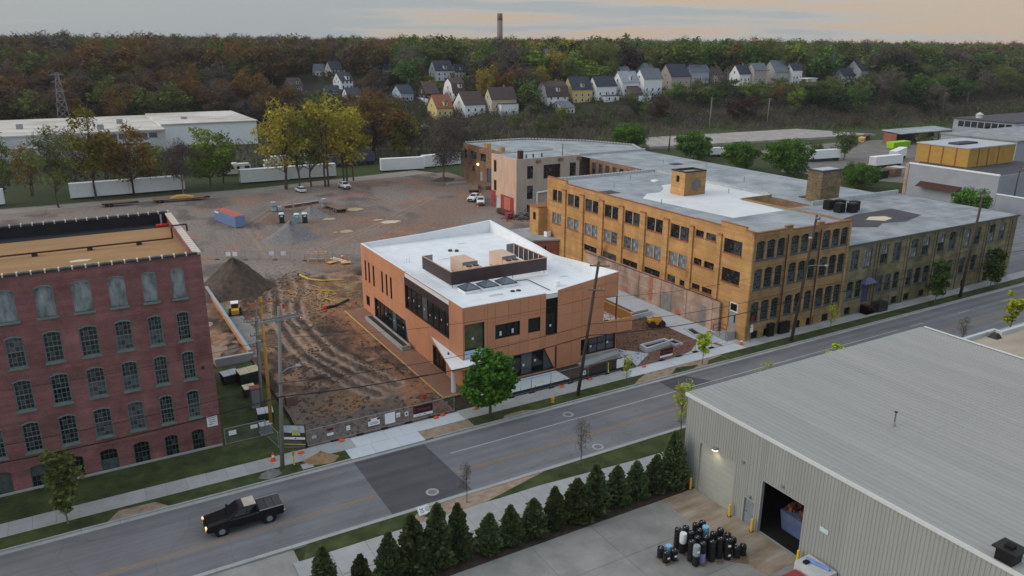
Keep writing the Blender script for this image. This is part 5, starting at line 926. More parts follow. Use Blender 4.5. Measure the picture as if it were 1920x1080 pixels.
    if 'boxy' in lab or 'right of the yellow' in lab or 'porch' in lab:
        a = MB().box(ln*.25, -3.4, -2.5, ln*.95, -.02, 3.0 if 'boxy' not in lab else 5.6).build('wing', 'siding_white', t); MB().box(ln*.22, -3.6, 3.0 if 'boxy' not in lab else 5.6, ln*.98, -.01, 3.25 if 'boxy' not in lab else 5.85).build('roof', RM, a); wn_(ln*.45, -3.42, .9, 0); wn_(ln*.75, -3.42, .9, 0)
    MB().box(-.08, gw*.42, -.1, -.005, gw*.42+1, 2.1).build('door', 'siding_greywood', t)
HS = []
for r in HOUSES: house(*r); HS.append((math.atan2(r[1]+r[3]/2, r[0]+r[4]/2), math.hypot(r[0], r[1]), max(r[3], r[4], 7), r[2]))
tag(MB().box(275, 337.5, 9.5, 283, 337.8, 13).box(283, 337.5, 9.5, 283.3, 342, 13).build('board_fence', 'white'), 'white board fence in front of the white house with grey roof', 'fence')
tag(MB().box(309, 349, 11, 319, 349.3, 16.3).box(319, 349, 11, 319.3, 354, 16.3).build('board_fence', mat('fence_orange', S(176, 112, 72), .85, .15, 2)), 'orange wooden board fence on the bluff edge', 'fence')
st_ = thing('smokestack', 'tall slender brick smokestack on the horizon with darker top', 'smokestack', (488, 871, 20)); ORG[st_.name] = Vector((0, 0, 0)); MB().cyl(0, 0, 0, 46, 3.8, 16, r2=3.3).build('shaft', mat('stack_brick', S(132, 114, 108), .9, .1, .2), st_, True); MB().cyl(0, 0, 46, 54, 3.4, 16, r2=3.1).build('top_band', mat('stack_dark', S(118, 98, 92), .9), st_, True)
mat('pylon', S(128, 130, 134), .6, .1, 1)
def pylon(x, y, h, lab, b=4.0):
    z = float(terrain(x, y)); mb = MB(); n = 7
    f = lambda k: b*(1-.82*k/n)
    for i in range(n):
        z0, z1 = h*i/n, h*(i+1)/n; a, c = f(i), f(i+1); q0 = [(-a, -a, z0), (a, -a, z0), (a, a, z0), (-a, a, z0)]; q1 = [(-c, -c, z1), (c, -c, z1), (c, c, z1), (-c, c, z1)]
        for k in range(4): mb.tube(q0[k], q1[k], .16, 4).tube(q0[k], q1[(k+1) % 4], .10, 4).tube(q0[(k+1) % 4], q1[k], .10, 4).tube(q1[k], q1[(k+1) % 4], .09, 4)
    t = thing('lattice_pylon', lab, 'pylon', (x, y, z-.2)); ORG[t.name] = Vector((0, 0, 0)); mb.build('lattice', 'pylon', t)
    for zz in (.72, .86, .97): MB().tube((-b*.9, 0, h*zz), (b*.9, 0, h*zz), .14, 4).tube((-b*.9, 0, h*zz), (0, 0, h*zz+1), .08, 4).tube((b*.9, 0, h*zz), (0, 0, h*zz+1), .08, 4).build('crossarm', 'pylon', t)
pylon(4.5, 397, 27, 'steel lattice pylon standing against the woods at the left', 3.0); pylon(238, 372, 24, 'steel lattice pylon behind the yellow house', 3.0); pylon(440, 347, 20, 'steel lattice pylon left of the rightmost houses', 2.4)

# ------------------------------------------------------------------ left white warehouse and rail yard buildings
wh = thing('white_warehouse', 'long white industrial shed with stained flat roof at the far left', 'warehouse', (30, 320, 0))
mat('old_white', S(192, 194, 194), .8, .14, .2); mat('stained_roof', S(196, 188, 176), .9, .3, .06, col2=S(216, 212, 204))
MB().box(-90, 322, 0, 36, 388, 8.0).build('wall', 'old_white', wh); MB().box(36, 332, 0, 72, 384, 9).build('wall', 'white', wh); MB().box(-90.5, 321.5, 8, 36.2, 388.3, 8.5).build('roof', 'stained_roof', wh); MB().box(35.8, 331.5, 9, 72.5, 384.5, 9.4).build('roof', 'stained_roof', wh)
MB().box(-60, 314, 0, 30, 321.9, 4.5).build('lean_to', 'old_white', wh); MB().box(-60.4, 313.6, 4.5, 30.2, 321.95, 4.8).build('roof', 'roof_grey', wh); 
for i in range(6): MB().box(14+i*2.4, 313.9, 1.2, 16+i*2.4, 313.99, 3.4).build('window', 'glass_dim', wh)
for i in range(7): MB().box(10+i*3.4, 321.8, 5.6, 12.8+i*3.4, 321.95, 7.4).build('window', 'glass_dim', wh)
for x, y in ((-12, 345), (14, 330), (22, 350), (46, 350)): MB().box(x, y, 8.5, x+2.2, y+2, 10.3).build('roof_unit', 'metal_grey', wh)
gw_ = thing('grey_warehouse', 'grey block building with dark sloping awning right of the factory', 'building', (204, 107, 0)); mat('grey_paint', S(150, 156, 164), .8, .08, .4)
MB().box(204, 107, 0, 236, 131.5, 8.6).build('wall', 'grey_paint', gw_); MB().quad((204.3, 107.3, 8.63), (236, 107.3, 8.63), (236, 131.2, 8.63), (204.3, 131.2, 8.63)).build('roof', 'roof_dark', gw_); MB().box(203.9, 106.9, 8.6, 204.25, 131.6, 9.0).build('coping', 'white', gw_); MB().hexa([(201.6, 116, 3.2), (204, 116, 3.2), (204, 127.5, 3.2), (201.6, 127.5, 3.2)], [(203.9, 116, 4.4), (204, 116, 4.4), (204, 127.5, 4.4), (203.9, 127.5, 4.4)]).build('awning', 'rust_pipe', gw_); MB().cyl(201.9, 116.4, 0, 3.2, .12, 8).build('post', 'white', gw_)
MB().box(203.8, 131.5, 0, 204.2, 132.4, 8.7).build('brick_edge', 'pink_brick', gw_); MB().box(204, 90, 0, 204.4, 106.9, 4).build('yard_wall', 'grey_paint', gw_); MB().box(203.8, 90, 4, 204.6, 106.95, 4.2).build('coping', 'white', gw_)
ob = thing('ochre_building', 'ochre panelled box building rising behind the grey block building', 'building', (210, 118, 8.6)); mat('ochre', S(176, 140, 70), .85, .12, .6)
MB().box(210, 119, 8.7, 232, 134, 13.6).build('wall', 'ochre', ob); MB().box(209.8, 118.8, 13.6, 232.2, 134.2, 13.9).build('roof', 'coping_grey', ob); MB().box(213, 124, 13.9, 222, 127, 14.4).build('roof_box', 'roof_dark', ob)
for y in (122.5, 126.3, 130.1): MB().box(209.86, y-.15, 8.7, 209.995, y+.15, 13.5).build('rib', 'coping_brown', ob)
for x in (214.5, 219, 224): MB().box(x-.15, 118.86, 8.7, x+.15, 118.995, 13.5).build('rib', 'coping_brown', ob)
pb = thing('pale_industrial_building', 'pale blue grey industrial building with dark band windows at the right edge', 'building', (300, 165, 0)); MB().box(293, 150, 0, 380, 178, 7.6).build('wall', 'grey_paint', pb); MB().box(292.6, 149.6, 7.6, 380.4, 178.4, 8).build('roof', 'roof_grey2', pb); MB().box(292.9, 166, 3, 292.99, 170, 5).box(292.9, 158, 3, 292.99, 162, 5).build('window', 'glass', pb); MB().box(292.85, 172.5, 1.5, 292.98, 176.5, 4.6).build('door', 'ochre', pb)
pb2 = thing('far_industrial_building', 'far flat roofed building with dark window row and domed roof vent', 'building', (345, 190, 0)); MB().box(345, 178.5, 0, 430, 205, 9).build('wall', 'grey_paint', pb2); MB().box(344.5, 178.4, 9, 430, 205.5, 9.5).build('roof', 'roof_dark', pb2); 
for i in range(8): MB().box(344.9, 180+i*2.9, 6, 344.99, 182.4+i*2.9, 8.4).build('window', 'glass', pb2)
MB().cyl(352, 198, 9.5, 11, 1.4, 12).lathe(352, 198, [(1.7, 11), (.2, 12)], 12).build('roof_vent', 'old_white', pb2)
sh = thing('lumber_shed', 'open fronted shed with sheet roof and red end wall in the rail yard', 'shed', (315, 205, 0)); MB().box(303, 203, 0, 303.4, 209, 4.6).build('end_wall', 'annex_brick', sh); MB().box(303.4, 208.6, 0, 338, 209, 4.6).build('back_wall', 'metal_dark', sh); MB().hexa([(302.6, 200.5, 4.7), (339, 200.5, 4.7), (339, 210, 5.4), (302.6, 210, 5.4)], [(302.6, 200.5, 5.0), (339, 200.5, 5.0), (339, 210, 5.7), (302.6, 210, 5.7)]).build('roof', 'roof_grey', sh)
for x in (311, 320, 329, 338): MB().box(x-.15, 200.8, 0, x+.15, 201.1, 4.7).build('post', 'pole_wood', sh)

# ------------------------------------------------------------------ trees
mat('bark', S(84, 74, 66), .95, .25, 2); mat('bark_dark', S(66, 58, 52), .95, .2, 2); mat('bark_pale', S(120, 110, 100), .95, .2, 2)
LM_ = dict(maple=(84, 124, 50), green=(84, 106, 54), bright=(122, 142, 62), spring=(142, 142, 66), yellow=(160, 146, 64), oak=(126, 102, 62), rust=(98, 80, 66), olive=(104, 112, 64), dark=(50, 64, 40), grey=(98, 90, 84), red=(76, 56, 54), arbor=(86, 98, 62), lime=(170, 180, 52), fresh=(86, 120, 52))
for k, v in LM_.items(): leafmat('leaf_'+k, S(*v), .30, .25 if k not in ('grey', 'arbor') else .05)
def quads(cs, U, V): # arrays (n,3)
    v = np.stack([cs-U-V, cs+U-V, cs+U+V, cs-U+V], 1).reshape(-1, 3); f = np.arange(len(v)).reshape(-1, 4); return v, f
def rand_unit(rg, n): a = rg.normal(size=(n, 3)); return a/np.linalg.norm(a, axis=1, keepdims=True)
def np_mesh(name, v, f, m):
    me = bpy.data.meshes.new(name); me.vertices.add(len(v)); me.vertices.foreach_set('co', np.asarray(v, np.float32).ravel()); n = f.shape[1]
    me.loops.add(f.size); me.loops.foreach_set('vertex_index', f.astype(np.int32).ravel()); me.polygons.add(len(f)); me.polygons.foreach_set('loop_start', np.arange(0, f.size, n, dtype=np.int32)); me.polygons.foreach_set('loop_total', np.full(len(f), n, np.int32))
    me.materials.append(MATS[m] if isinstance(m, str) else m); me.update(calc_edges=True); return me
def tree_parts(seed, clumps=22, leaves=40, size=.03, rx=.3, rz=.36, cz=.62, trunk=.018, twigs=0, cr=.13, stems=1, bark='bark', taper=0., limbs=True):
    """tree of unit height: trunk with limbs reaching every clump; leaves (and twigs) fill the clumps"""
    rg = np.random.default_rng(seed); cc = []
    while len(cc) < clumps:
        p = rg.uniform(-1, 1, 3)
        if .25 < np.linalg.norm(p) < 1:
            w_ = 1-taper*(p[2]*.5+.5); cc.append((p[0]*rx*w_, p[1]*rx*w_, cz+p[2]*rz))
    cc = np.array(cc); cc[:, :2] += rg.normal(scale=.03, size=(clumps, 2)); mb = MB()
    for s in range(stems):
        ox, oy = (rg.normal(scale=.04, size=2) if stems > 1 else (0, 0)); top = np.array([ox*2.5+rg.normal(scale=.02), oy*2.5+rg.normal(scale=.02), cz+rz*.55]); base = np.array([ox, oy, -.015]); segs = 5; pts = [base+(top-base)*(i/segs)+np.append(rg.normal(scale=.006, size=2), 0)*(0 < i < segs) for i in range(segs+1)]
        for i in range(segs): mb.tube(pts[i], pts[i+1], trunk*(1-.8*i/segs), 7, 0, trunk*(1-.8*(i+1)/segs))
        if limbs:
            for c in cc[s::stems]:
                t = np.clip((c[2]-.12-rg.uniform(0, .12)-base[2])/(top[2]-base[2]), .25, .95); p0 = base+(top-base)*t; m = (p0+c)/2+np.array([0, 0, -.015]); mb.tube(p0, m, trunk*.42*(1.1-t), 5, 0, trunk*.28*(1.1-t)+.001).tube(m, c, trunk*.28*(1.1-t)+.001, 4, 0, .0012)
                for _ in range(2): mb.tube(m, m+(c-m)*.7+rg.normal(scale=.05, size=3), trunk*.14+.0008, 3, 0, .0008)
    tm = mb.mesh('trunk', bark); V = []; Fc = []; n0 = 0
    if leaves:
        n = clumps*leaves; k = np.repeat(np.arange(clumps), leaves); rr = cr*rg.uniform(.6, 1.25, clumps)[k]; p = cc[k]+rand_unit(rg, n)*(rg.uniform(0, 1, n)**(1/2.2)*rr)[:, None]*np.array([1, 1, .8])
        nrm = rand_unit(rg, n); nrm[:, 2] = np.abs(nrm[:, 2])+.35; nrm /= np.linalg.norm(nrm, axis=1, keepdims=True); u = np.cross(nrm, rand_unit(rg, n)); u /= np.linalg.norm(u, axis=1, keepdims=True); v = np.cross(nrm, u); s_ = size*rg.uniform(.55, 1.3, n)[:, None]
        a, b = quads(p, u*s_*.6, v*s_*.45); V.append(a); Fc.append(b)
    if twigs:
        n = clumps*twigs; k = np.repeat(np.arange(clumps), twigs); d = rand_unit(rg, n); d[:, 2] = d[:, 2]*.6+.45; L = (cr*rg.uniform(.5, 1.3, n))[:, None]; p = cc[k]+rand_unit(rg, n)*cr*.6; u = d*L*.5; v = np.cross(d, rand_unit(rg, n)); v = v/np.linalg.norm(v, axis=1, keepdims=True)*rg.uniform(.0016, .0034, n)[:, None]
        a, b = quads(p, u, v); V.append(a); Fc.append(b+(len(V[0]) if len(V) > 1 else 0))
    return tm, np.concatenate(V), np.concatenate(Fc)
TP = {}
def proto(key, leaf, **k):
    tm, v, f = tree_parts(**k); TP[key] = (tm, np_mesh('crown', v, f, 'leaf_'+leaf), v, f, leaf)
def plant_tree(name, key, x, y, h, lab, group=None, z=None, wide=1., cat='tree', rz=None):
    z = float(terrain(x, y)) if z is None else z
    t = thing(name, lab, cat, (x, y, z), random.uniform(0, 6.28) if rz is None else rz, group); t.scale = (h*wide, h*wide, h); obj('trunk', TP[key][0], t); obj('crown', TP[key][1], t); return t
for i in range(3):
    proto('spring%d' % i, ('spring', 'yellow', 'olive')[i], seed=10+i, clumps=30, leaves=26, size=.022, rx=.22, rz=.36, cz=.6, trunk=.012, twigs=22, cr=.10, stems=1+i % 2, bark='bark')
    proto('bare%d' % i, 'grey', seed=20+i, clumps=38, leaves=0, rx=.34, rz=.36, cz=.62, trunk=.017, twigs=48, cr=.13, bark='bark_pale')
    proto('fgreen%d' % i, ('green', 'bright', 'olive')[i], seed=30+i, clumps=30, leaves=70, size=.03, rx=.36, rz=.37, cz=.57, trunk=.016, cr=.15)
    proto('foak%d' % i, ('oak', 'rust', 'yellow')[i], seed=40+i, clumps=32, leaves=48, size=.026, rx=.37, rz=.36, cz=.58, trunk=.016, twigs=30, cr=.14, bark='bark_dark')
    proto('fdark%d' % i, ('dark', 'dark', 'red')[i], seed=50+i, clumps=30, leaves=70, size=.03, rx=.32, rz=.39, cz=.55, trunk=.016, cr=.16, bark='bark_dark')
    proto('mix%d' % i, ('grey', 'rust', 'olive')[i], seed=60+i, clumps=32, leaves=18, size=.026, rx=.36, rz=.37, cz=.58, trunk=.016, twigs=50, cr=.14, bark='bark_dark')
proto('conifer', 'dark', seed=70, clumps=40, leaves=30, size=.04, rx=.2, rz=.46, cz=.5, trunk=.014, cr=.09, taper=.85, limbs=False)
proto('round', 'fresh', seed=71, clumps=80, leaves=80, size=.04, rx=.62, rz=.40, cz=.52, trunk=.02, cr=.18)
proto('bigoak', 'oak', seed=72, clumps=70, leaves=40, size=.022, rx=.5, rz=.36, cz=.6, trunk=.03, twigs=24, cr=.11, bark='bark_dark')
proto('greenmid', 'bright', seed=73, clumps=40, leaves=60, size=.028, rx=.28, rz=.38, cz=.56, trunk=.014, twigs=10, cr=.12)
proto('maple', 'maple', seed=74, clumps=90, leaves=95, size=.032, rx=.34, rz=.37, cz=.55, trunk=.022, cr=.10, bark='bark')
proto('columnar', 'olive', seed=75, clumps=40, leaves=50, size=.03, rx=.12, rz=.40, cz=.56, trunk=.010, cr=.08, twigs=10, bark='bark_pale')
proto('columnar_g', 'green', seed=76, clumps=44, leaves=60, size=.032, rx=.15, rz=.40, cz=.58, trunk=.010, cr=.09, bark='bark_pale')
proto('sapling', 'lime', seed=77, clumps=16, leaves=60, size=.038, rx=.13, rz=.34, cz=.62, trunk=.009, cr=.08, bark='bark')
proto('twiggy', 'grey', seed=78, clumps=16, leaves=0, rx=.12, rz=.34, cz=.62, trunk=.010, twigs=16, cr=.12, bark='bark')
proto('sparse', 'lime', seed=79, clumps=18, leaves=10, size=.03, rx=.14, rz=.34, cz=.6, trunk=.009, twigs=14, cr=.10, bark='bark')
# evergreen hedge: dense flame-shaped cones
def arbor(seed):
    rg = np.random.default_rng(seed); n = 2600; z = rg.uniform(0, 1, n)**1.15; prof = np.interp(z, [0, .12, .45, .8, 1], [.20, .25, .20, .10, .01]); a = rg.uniform(0, 6.283, n); lump = 1+.16*np.sin(a*3+z*14+seed)+.1*np.sin(a*5-z*23)
    r = prof*lump*np.sqrt(rg.uniform(.35, 1, n)); p = np.stack([r*np.cos(a), r*np.sin(a), z*.985+.012], 1); out = np.stack([np.cos(a), np.sin(a), np.full(n, .9)], 1)+rg.normal(scale=.45, size=(n, 3)); out /= np.linalg.norm(out, axis=1, keepdims=True)
    s = np.cross(out, rand_unit(rg, n)); s /= np.linalg.norm(s, axis=1, keepdims=True); L = rg.uniform(.018, .05, n)[:, None]; v, f = quads(p, out*L, s*L*.42); mb = MB().cyl(0, 0, -.02, .9, .025, 6, 0, .004); return mb.mesh('trunk', 'bark'), np_mesh('crown', v, f, 'leaf_arbor'), v, f, 'arbor'
for i in range(4): TP['arbor%d' % i] = arbor(90+i)
hx = [(12.32, 5.0), (15.05, 3.4), (17.38, 4.4), (19.51, 5.2), (21.4, 5.4), (23.37, 4.8), (25.9, 3.4), (28.12, 3.5), (30.35, 3.4), (32.59, 3.8), (34.8, 3.9), (36.93, 4.6), (39.33, 3.7), (41.65, 3.5), (43.77, 3.6), (45.82, 5.6)]
for i, (x, h) in enumerate(hx): plant_tree('evergreen_tree', 'arbor%d' % (i % 4), x, 48.4+random.uniform(-.25, .25), h, 'dark green cone shaped evergreen in the roadside hedge, %s from the metal warehouse' % ORD[15-i], 'evergreen hedge row', .08, wide=(1.0 if h < 4.2 else .8)*random.uniform(1.1, 1.45)).rotation_euler[0] = random.uniform(-.05, .05)
plant_tree('street_tree', 'maple', 37.5, 69.2, 8.3, 'dense green street tree in front of the terracotta building', z=.1, wide=1.0)
plant_tree('street_tree', 'columnar', -3.9, 69.4, 7.6, 'narrow olive street tree at the left in front of the red mill', z=.1, wide=1.1)
plant_tree('sapling', 'twiggy', 27.5, 55.2, 4.2, 'bare young tree on the gravel verge beside the speed sign', z=.1, cat='tree')
plant_tree('sapling', 'twiggy', 40.2, 55.3, 5.4, 'bare young tree with a green tuft on the south verge', z=.1); plant_tree('sapling', 'sparse', 53.0, 55.2, 7.0, 'young tree with sparse lime leaves at the warehouse corner', z=.1)
plant_tree('sapling', 'sapling', 68.7, 68.6, 5.2, 'lime green young tree on the north verge by the planters', z=.1); plant_tree('sapling', 'sparse', 56.2, 68.5, 3.9, 'thin young tree with few leaves near the white fence sign', z=.1)
plant_tree('street_tree', 'columnar_g', 119.2, 68.8, 8.0, 'narrow green street tree by the middle of the olive wing', z=.1); plant_tree('street_tree', 'columnar_g', 135, 68.9, 8.0, 'narrow green street tree near the far end of the olive wing', z=.1, rz=2)
plant_tree('sapling', 'sparse', 65.1, 55, 6.3, 'lime leaved treetop showing over the metal roof edge, nearer one', z=.1); plant_tree('sapling', 'sapling', 77.2, 55, 6.6, 'lime leaved treetop showing over the metal roof edge, farther one', z=.1); plant_tree('sapling', 'sparse', 94.5, 69.2, 4.2, 'thin sapling in front of the buff brick corner', z=.1)
plant_tree('sapling', 'sapling', 114, 54.3, 7.4, 'lime young tree at the right edge across the road', z=.1); plant_tree('sapling', 'twiggy', 103, 54.8, 5.0, 'bare sapling on the south verge beyond the beige roof, nearer one', z=.1); plant_tree('sapling', 'twiggy', 92, 54.6, 4.6, 'bare sapling on the south verge just past the metal roof corner', z=.1)
# mid-ground trees
mid = [(-1.8, 222.7, 21, 'spring2', 'olive spring tree at the far left edge of the lot'), (7.1, 233, 26, 'spring0', 'tallest thin spring tree behind the left trailers'), (16.2, 232, 20, 'foak0', 'thin orange leaved tree before the long white trailer'), (22, 242, 13, 'greenmid', 'bushy green tree behind the long white trailer'), (36.0, 231.5, 18, 'greenmid', 'bright green tree left of the motorhome'), (41, 240, 15, 'fgreen2', 'darker green tree beside the motorhome'), (-14, 236, 19, 'spring2', 'olive tree cut by the left edge of the picture'), (-8, 244, 15, 'spring1', 'yellowish tree second from the left edge'), (2, 248, 17, 'bare0', 'bare tree behind the left trailers'), (12, 262, 14, 'foak2', 'yellow brown tree by the white warehouse'), (28, 226, 15, 'bare1', 'bare tree before the flatbed trailers'),
 (54, 221, 26, 'spring1', 'leftmost tall yellow green tree of the lot edge row'), (58, 220, 24, 'spring0', 'second tall spring tree of the lot edge row, forked trunk'), (62, 222, 22, 'spring2', 'third tree of the lot edge row with olive leaves'), (66, 220.5, 27, 'spring1', 'fourth and tallest yellow tree of the lot edge row'), (72.5, 222, 25, 'spring1', 'fifth tree of the lot edge row behind the white pickup'), (76, 226, 22, 'spring0', 'rightmost tree of the lot edge row'), (96.7, 264, 25, 'bigoak', 'broad orange brown oak behind the dark blue trailer'), (88, 262, 17, 'greenmid', 'green tree left of the broad oak'), (108, 266, 18, 'foak2', 'yellow tree right of the broad oak'),
 (99.5, 212.5, 20, 'bare2', 'bare tree at the end of the white trailers by the brick block'), (112, 262, 19, 'bare0', 'bare tree right of the broad oak by the hillside lane'), (124, 258, 17, 'bare1', 'bare tree behind the far brick block'), (118, 280, 14, 'spring2', 'olive tree in the gully behind the far brick block'),
 (196, 245, 10.5, 'round', 'round green tree behind the grey roofs, farthest left of five'), (198, 210.5, 10.5, 'round', 'round green tree behind the grey roofs, second of five'), (196, 186.5, 9.5, 'round', 'round green tree behind the grey roofs, third of five'), (199.6, 169.5, 12, 'round', 'round green tree left of the brick chimney, fourth of five'), (200.5, 143, 7.5, 'round', 'low green bush right of the brick chimney, fifth of five'), (207, 150, 6.5, 'round', 'green bush before the stacked pallets'), (247, 185, 12, 'fgreen0', 'green tree in the rail yard beside the white trailer'), (238, 190, 7, 'fgreen0', 'small bush left of the rail yard tree'), (192, 106, 7, 'round', 'green bush at the foot of the grey block building'), (226, 142, 7, 'conifer', 'dark conical shrub beside the ochre building'), (290, 183, 8, 'fgreen2', 'shrub in front of the lumber shed')]
for x, y, h, k, lab in mid: plant_tree('tree', k, x, y, h, lab, z=0)
# woods on the hill
rg = np.random.default_rng(11)
def front_of_house(az, D, r):
    for a, d, w_, zh in HS:
        if D < d+3 and D > d-75 and abs(az-a)*d < w_*.62+r*.7: return True
        if abs(D-d-4) < 7 and abs(az-a)*d < w_*.6+3: return True
    return False
def clear_height(az, D, zt, h):
    for a, d, w_, zh in HS:
        if D < d and abs(az-a)*D < w_*.55+h*.25: h = min(h, 40+(zh+(1.2 if math.sin(D*7.3+az*91) < .55 else 4.5)-40)*D/d-zt)
    return h
cand = []
for D in np.arange(392, 640, 9.0):
    n = int(R(72)*D/11)
    for i in range(n):
        az = R(23.5)+R(72)*(i+rg.uniform(0, 1))/n; d = D+rg.uniform(-5, 5); x, y = d*math.cos(az), d*math.sin(az); dd = (y-np.interp(x, BLX, BLY))*.95
        if dd < 6 or (x < 76 and y < 392): continue
        cand.append((az, d, x, y, dd))
sel, rest = [], []
for az, d, x, y, dd in cand:
    u = (math.degrees(az)-26)/67   # 0 right .. 1 left
    if u > .62: kk = rg.choice(['mix1', 'mix0', 'foak0', 'foak1', 'bare0', 'bare1', 'mix1', 'spring2', 'foak0', 'fgreen2'], p=[.10, .13, .16, .10, .09, .07, .06, .13, .06, .10])
    elif u > .42: kk = rg.choice(['fgreen0', 'fgreen1', 'fgreen2', 'foak0', 'spring1', 'bare0', 'mix0', 'fdark0', 'mix2'], p=[.20, .20, .17, .08, .13, .08, .04, .04, .06])
    elif u > .2: kk = rg.choice(['fgreen0', 'fgreen2', 'foak0', 'mix2', 'bare2', 'fdark0', 'fdark2', 'spring2', 'fgreen1'], p=[.20, .22, .06, .09, .11, .05, .04, .10, .13])
    else: kk = rg.choice(['fgreen0', 'fgreen2', 'fdark0', 'fdark1', 'mix2', 'bare1', 'mix0', 'foak1'], p=[.16, .2, .14, .1, .14, .12, .10, .04])
    if az < R(62) and dd < 30 and rg.uniform() < .8: continue
    h = rg.uniform(13, 19) if dd < 60 else min(rg.uniform(18, 27), 43.0+rg.uniform(-2.5, 2.0)+(rg.uniform(1.5, 4.5) if rg.uniform() < .14 else 0)-float(terrain(x, y)))
    if any(abs(d-q[1]-5) < 9 and abs(az-q[0])*q[1] < q[2]*.7+3 for q in HS): continue
    h = clear_height(az, d, float(terrain(x, y)), h)
    if h < 3.5: continue
    (sel if (rg.uniform() < (.62 if d < 520 else .25)) else rest).append((kk, x, y, h))
rg.shuffle(sel); rest += [tuple(s) for s in sel[255:]]; sel = sel[:255]
NM = dict(mix='half bare brownish tree', foak='orange brown spring tree', bare='bare grey tree', spring='pale yellow green tree', fgreen='leafy green tree', fdark='dark foliaged tree')
for kk, x, y, h in sel:
    x, y, h = float(x), float(y), float(h); side = 'left' if math.atan2(y, x) > R(67) else ('right' if math.atan2(y, x) < R(42) else 'middle'); kind = NM[''.join(c for c in kk if not c.isdigit())]
    plant_tree('woodland_tree', str(kk), x, y, h, '%s in the woods on the %s part of the hill' % (kind, side), 'woodland trees, %s, %s' % (kind, side), wide=random.uniform(.9, 1.7))
for d in np.arange(650, 1150, 26):
    n = int(R(76)*d/14)
    for i in range(n):
        az = R(22)+R(76)*(i+rg.uniform())/n; x, y = d*math.cos(az), d*math.sin(az); rest.append((rg.choice(['fgreen2', 'mix0', 'bare0', 'foak0', 'fdark0', 'mix2']), x, y, min(rg.uniform(17, 24), 42.5+rg.uniform(-3, 1.5)-float(terrain(x, y))+(d-650)*.004)))
bykind = {}
for kk, x, y, h in rest:
    x, y, h = float(x), float(y), float(h)
    tm, cm, v, f, leaf = TP[str(kk)]; k = 2 if math.hypot(x, y) < 640 else 4; ff = f[::k]; c, s = math.cos(x), math.sin(x); vv = v[ff.ravel()]; gc = vv.reshape(-1, 4, 3).mean(1, keepdims=True); vv = (gc+(vv.reshape(-1, 4, 3)-gc)*math.sqrt(k)).reshape(-1, 3)
    P = np.stack([(vv[:, 0]*c-vv[:, 1]*s)*h*1.1+x, (vv[:, 0]*s+vv[:, 1]*c)*h*1.1+y, vv[:, 2]*h+float(terrain(x, y))], 1); bykind.setdefault(leaf, []).append(P)
LF = dict(green='leafy green', olive='olive leaved', grey='bare grey', oak='orange brown', rust='rust brown', dark='dark leaved', bright='bright green', yellow='yellow', red='dark red', spring='pale spring')
for leaf, L_ in bykind.items():
    v = np.concatenate(L_); tag(obj('woodland', np_mesh('woodland', v, np.arange(len(v)).reshape(-1, 4), 'leaf_'+leaf)), '%s share of the distant wooded ridge' % LF.get(leaf, leaf), 'woods', kind='stuff')
# brush on the bluff
def brush(name, n, leaf, lab, size, dlo, dhi, xr, tw=False, hmax=2.2):
    x = rg.uniform(xr[0], xr[1], n); d = rg.uniform(dlo, dhi, n); y = np.interp(x, BLX, BLY)+d; clump = fbm(x/9, y/9, 41); keep = clump > .42; x, y, clump = x[keep], y[keep], clump[keep]; n = len(x)
    z = terrain(x, y)+rg.uniform(0, 1, n)**1.5*hmax*(clump-.3)*2.6; p = np.stack([x, y, z], 1); nrm = rand_unit(rg, n)
    if tw: u = rand_unit(rg, n); u[:, 2] = np.abs(u[:, 2])+.5; u *= rg.uniform(.5, 1.3, n)[:, None]; v = np.cross(u, nrm)*.07
    else: u = np.cross(nrm, rand_unit(rg, n))*size; v = np.cross(nrm, u)*.8
    a, b = quads(p, u, v); tag(obj(name, np_mesh(name, a, b, 'leaf_'+leaf)), lab, 'brush', kind='stuff')
brush('brush', 75000, 'grey', 'bare twiggy brush covering the bluff slope', .3, -6, 60, (90, 640), True, 4.0); brush('brush', 26000, 'olive', 'olive undergrowth on the bluff slope', .38, -8, 50, (90, 640), False, 2.6); brush('brush', 14000, 'green', 'green undergrowth low on the bluff slope', .38, -12, 40, (120, 560), False, 2.0); brush('brush', 22000, 'rust', 'brown undergrowth at the foot of the left woods', .4, -4, 60, (-160, 130), False, 2.6)
for i in range(38):
    x = float(rg.uniform(110, 600)); y = float(np.interp(x, BLX, BLY)+rg.uniform(-6, 30)); k = ['fgreen2', 'bare1', 'mix2', 'fgreen0', 'mix0'][i % 5]; az = math.atan2(y, x); D = math.hypot(x, y)
    h = clear_height(az, D, float(terrain(x, y)), float(rg.uniform(3.5, 7.5)))
    if h < 2.5: continue
    plant_tree('slope_tree', k, x, y, h, {'f': 'small green tree on the bluff slope', 'b': 'small bare tree on the bluff slope', 'm': 'small half bare tree on the bluff slope'}[k[0]], 'small slope trees '+k[0])

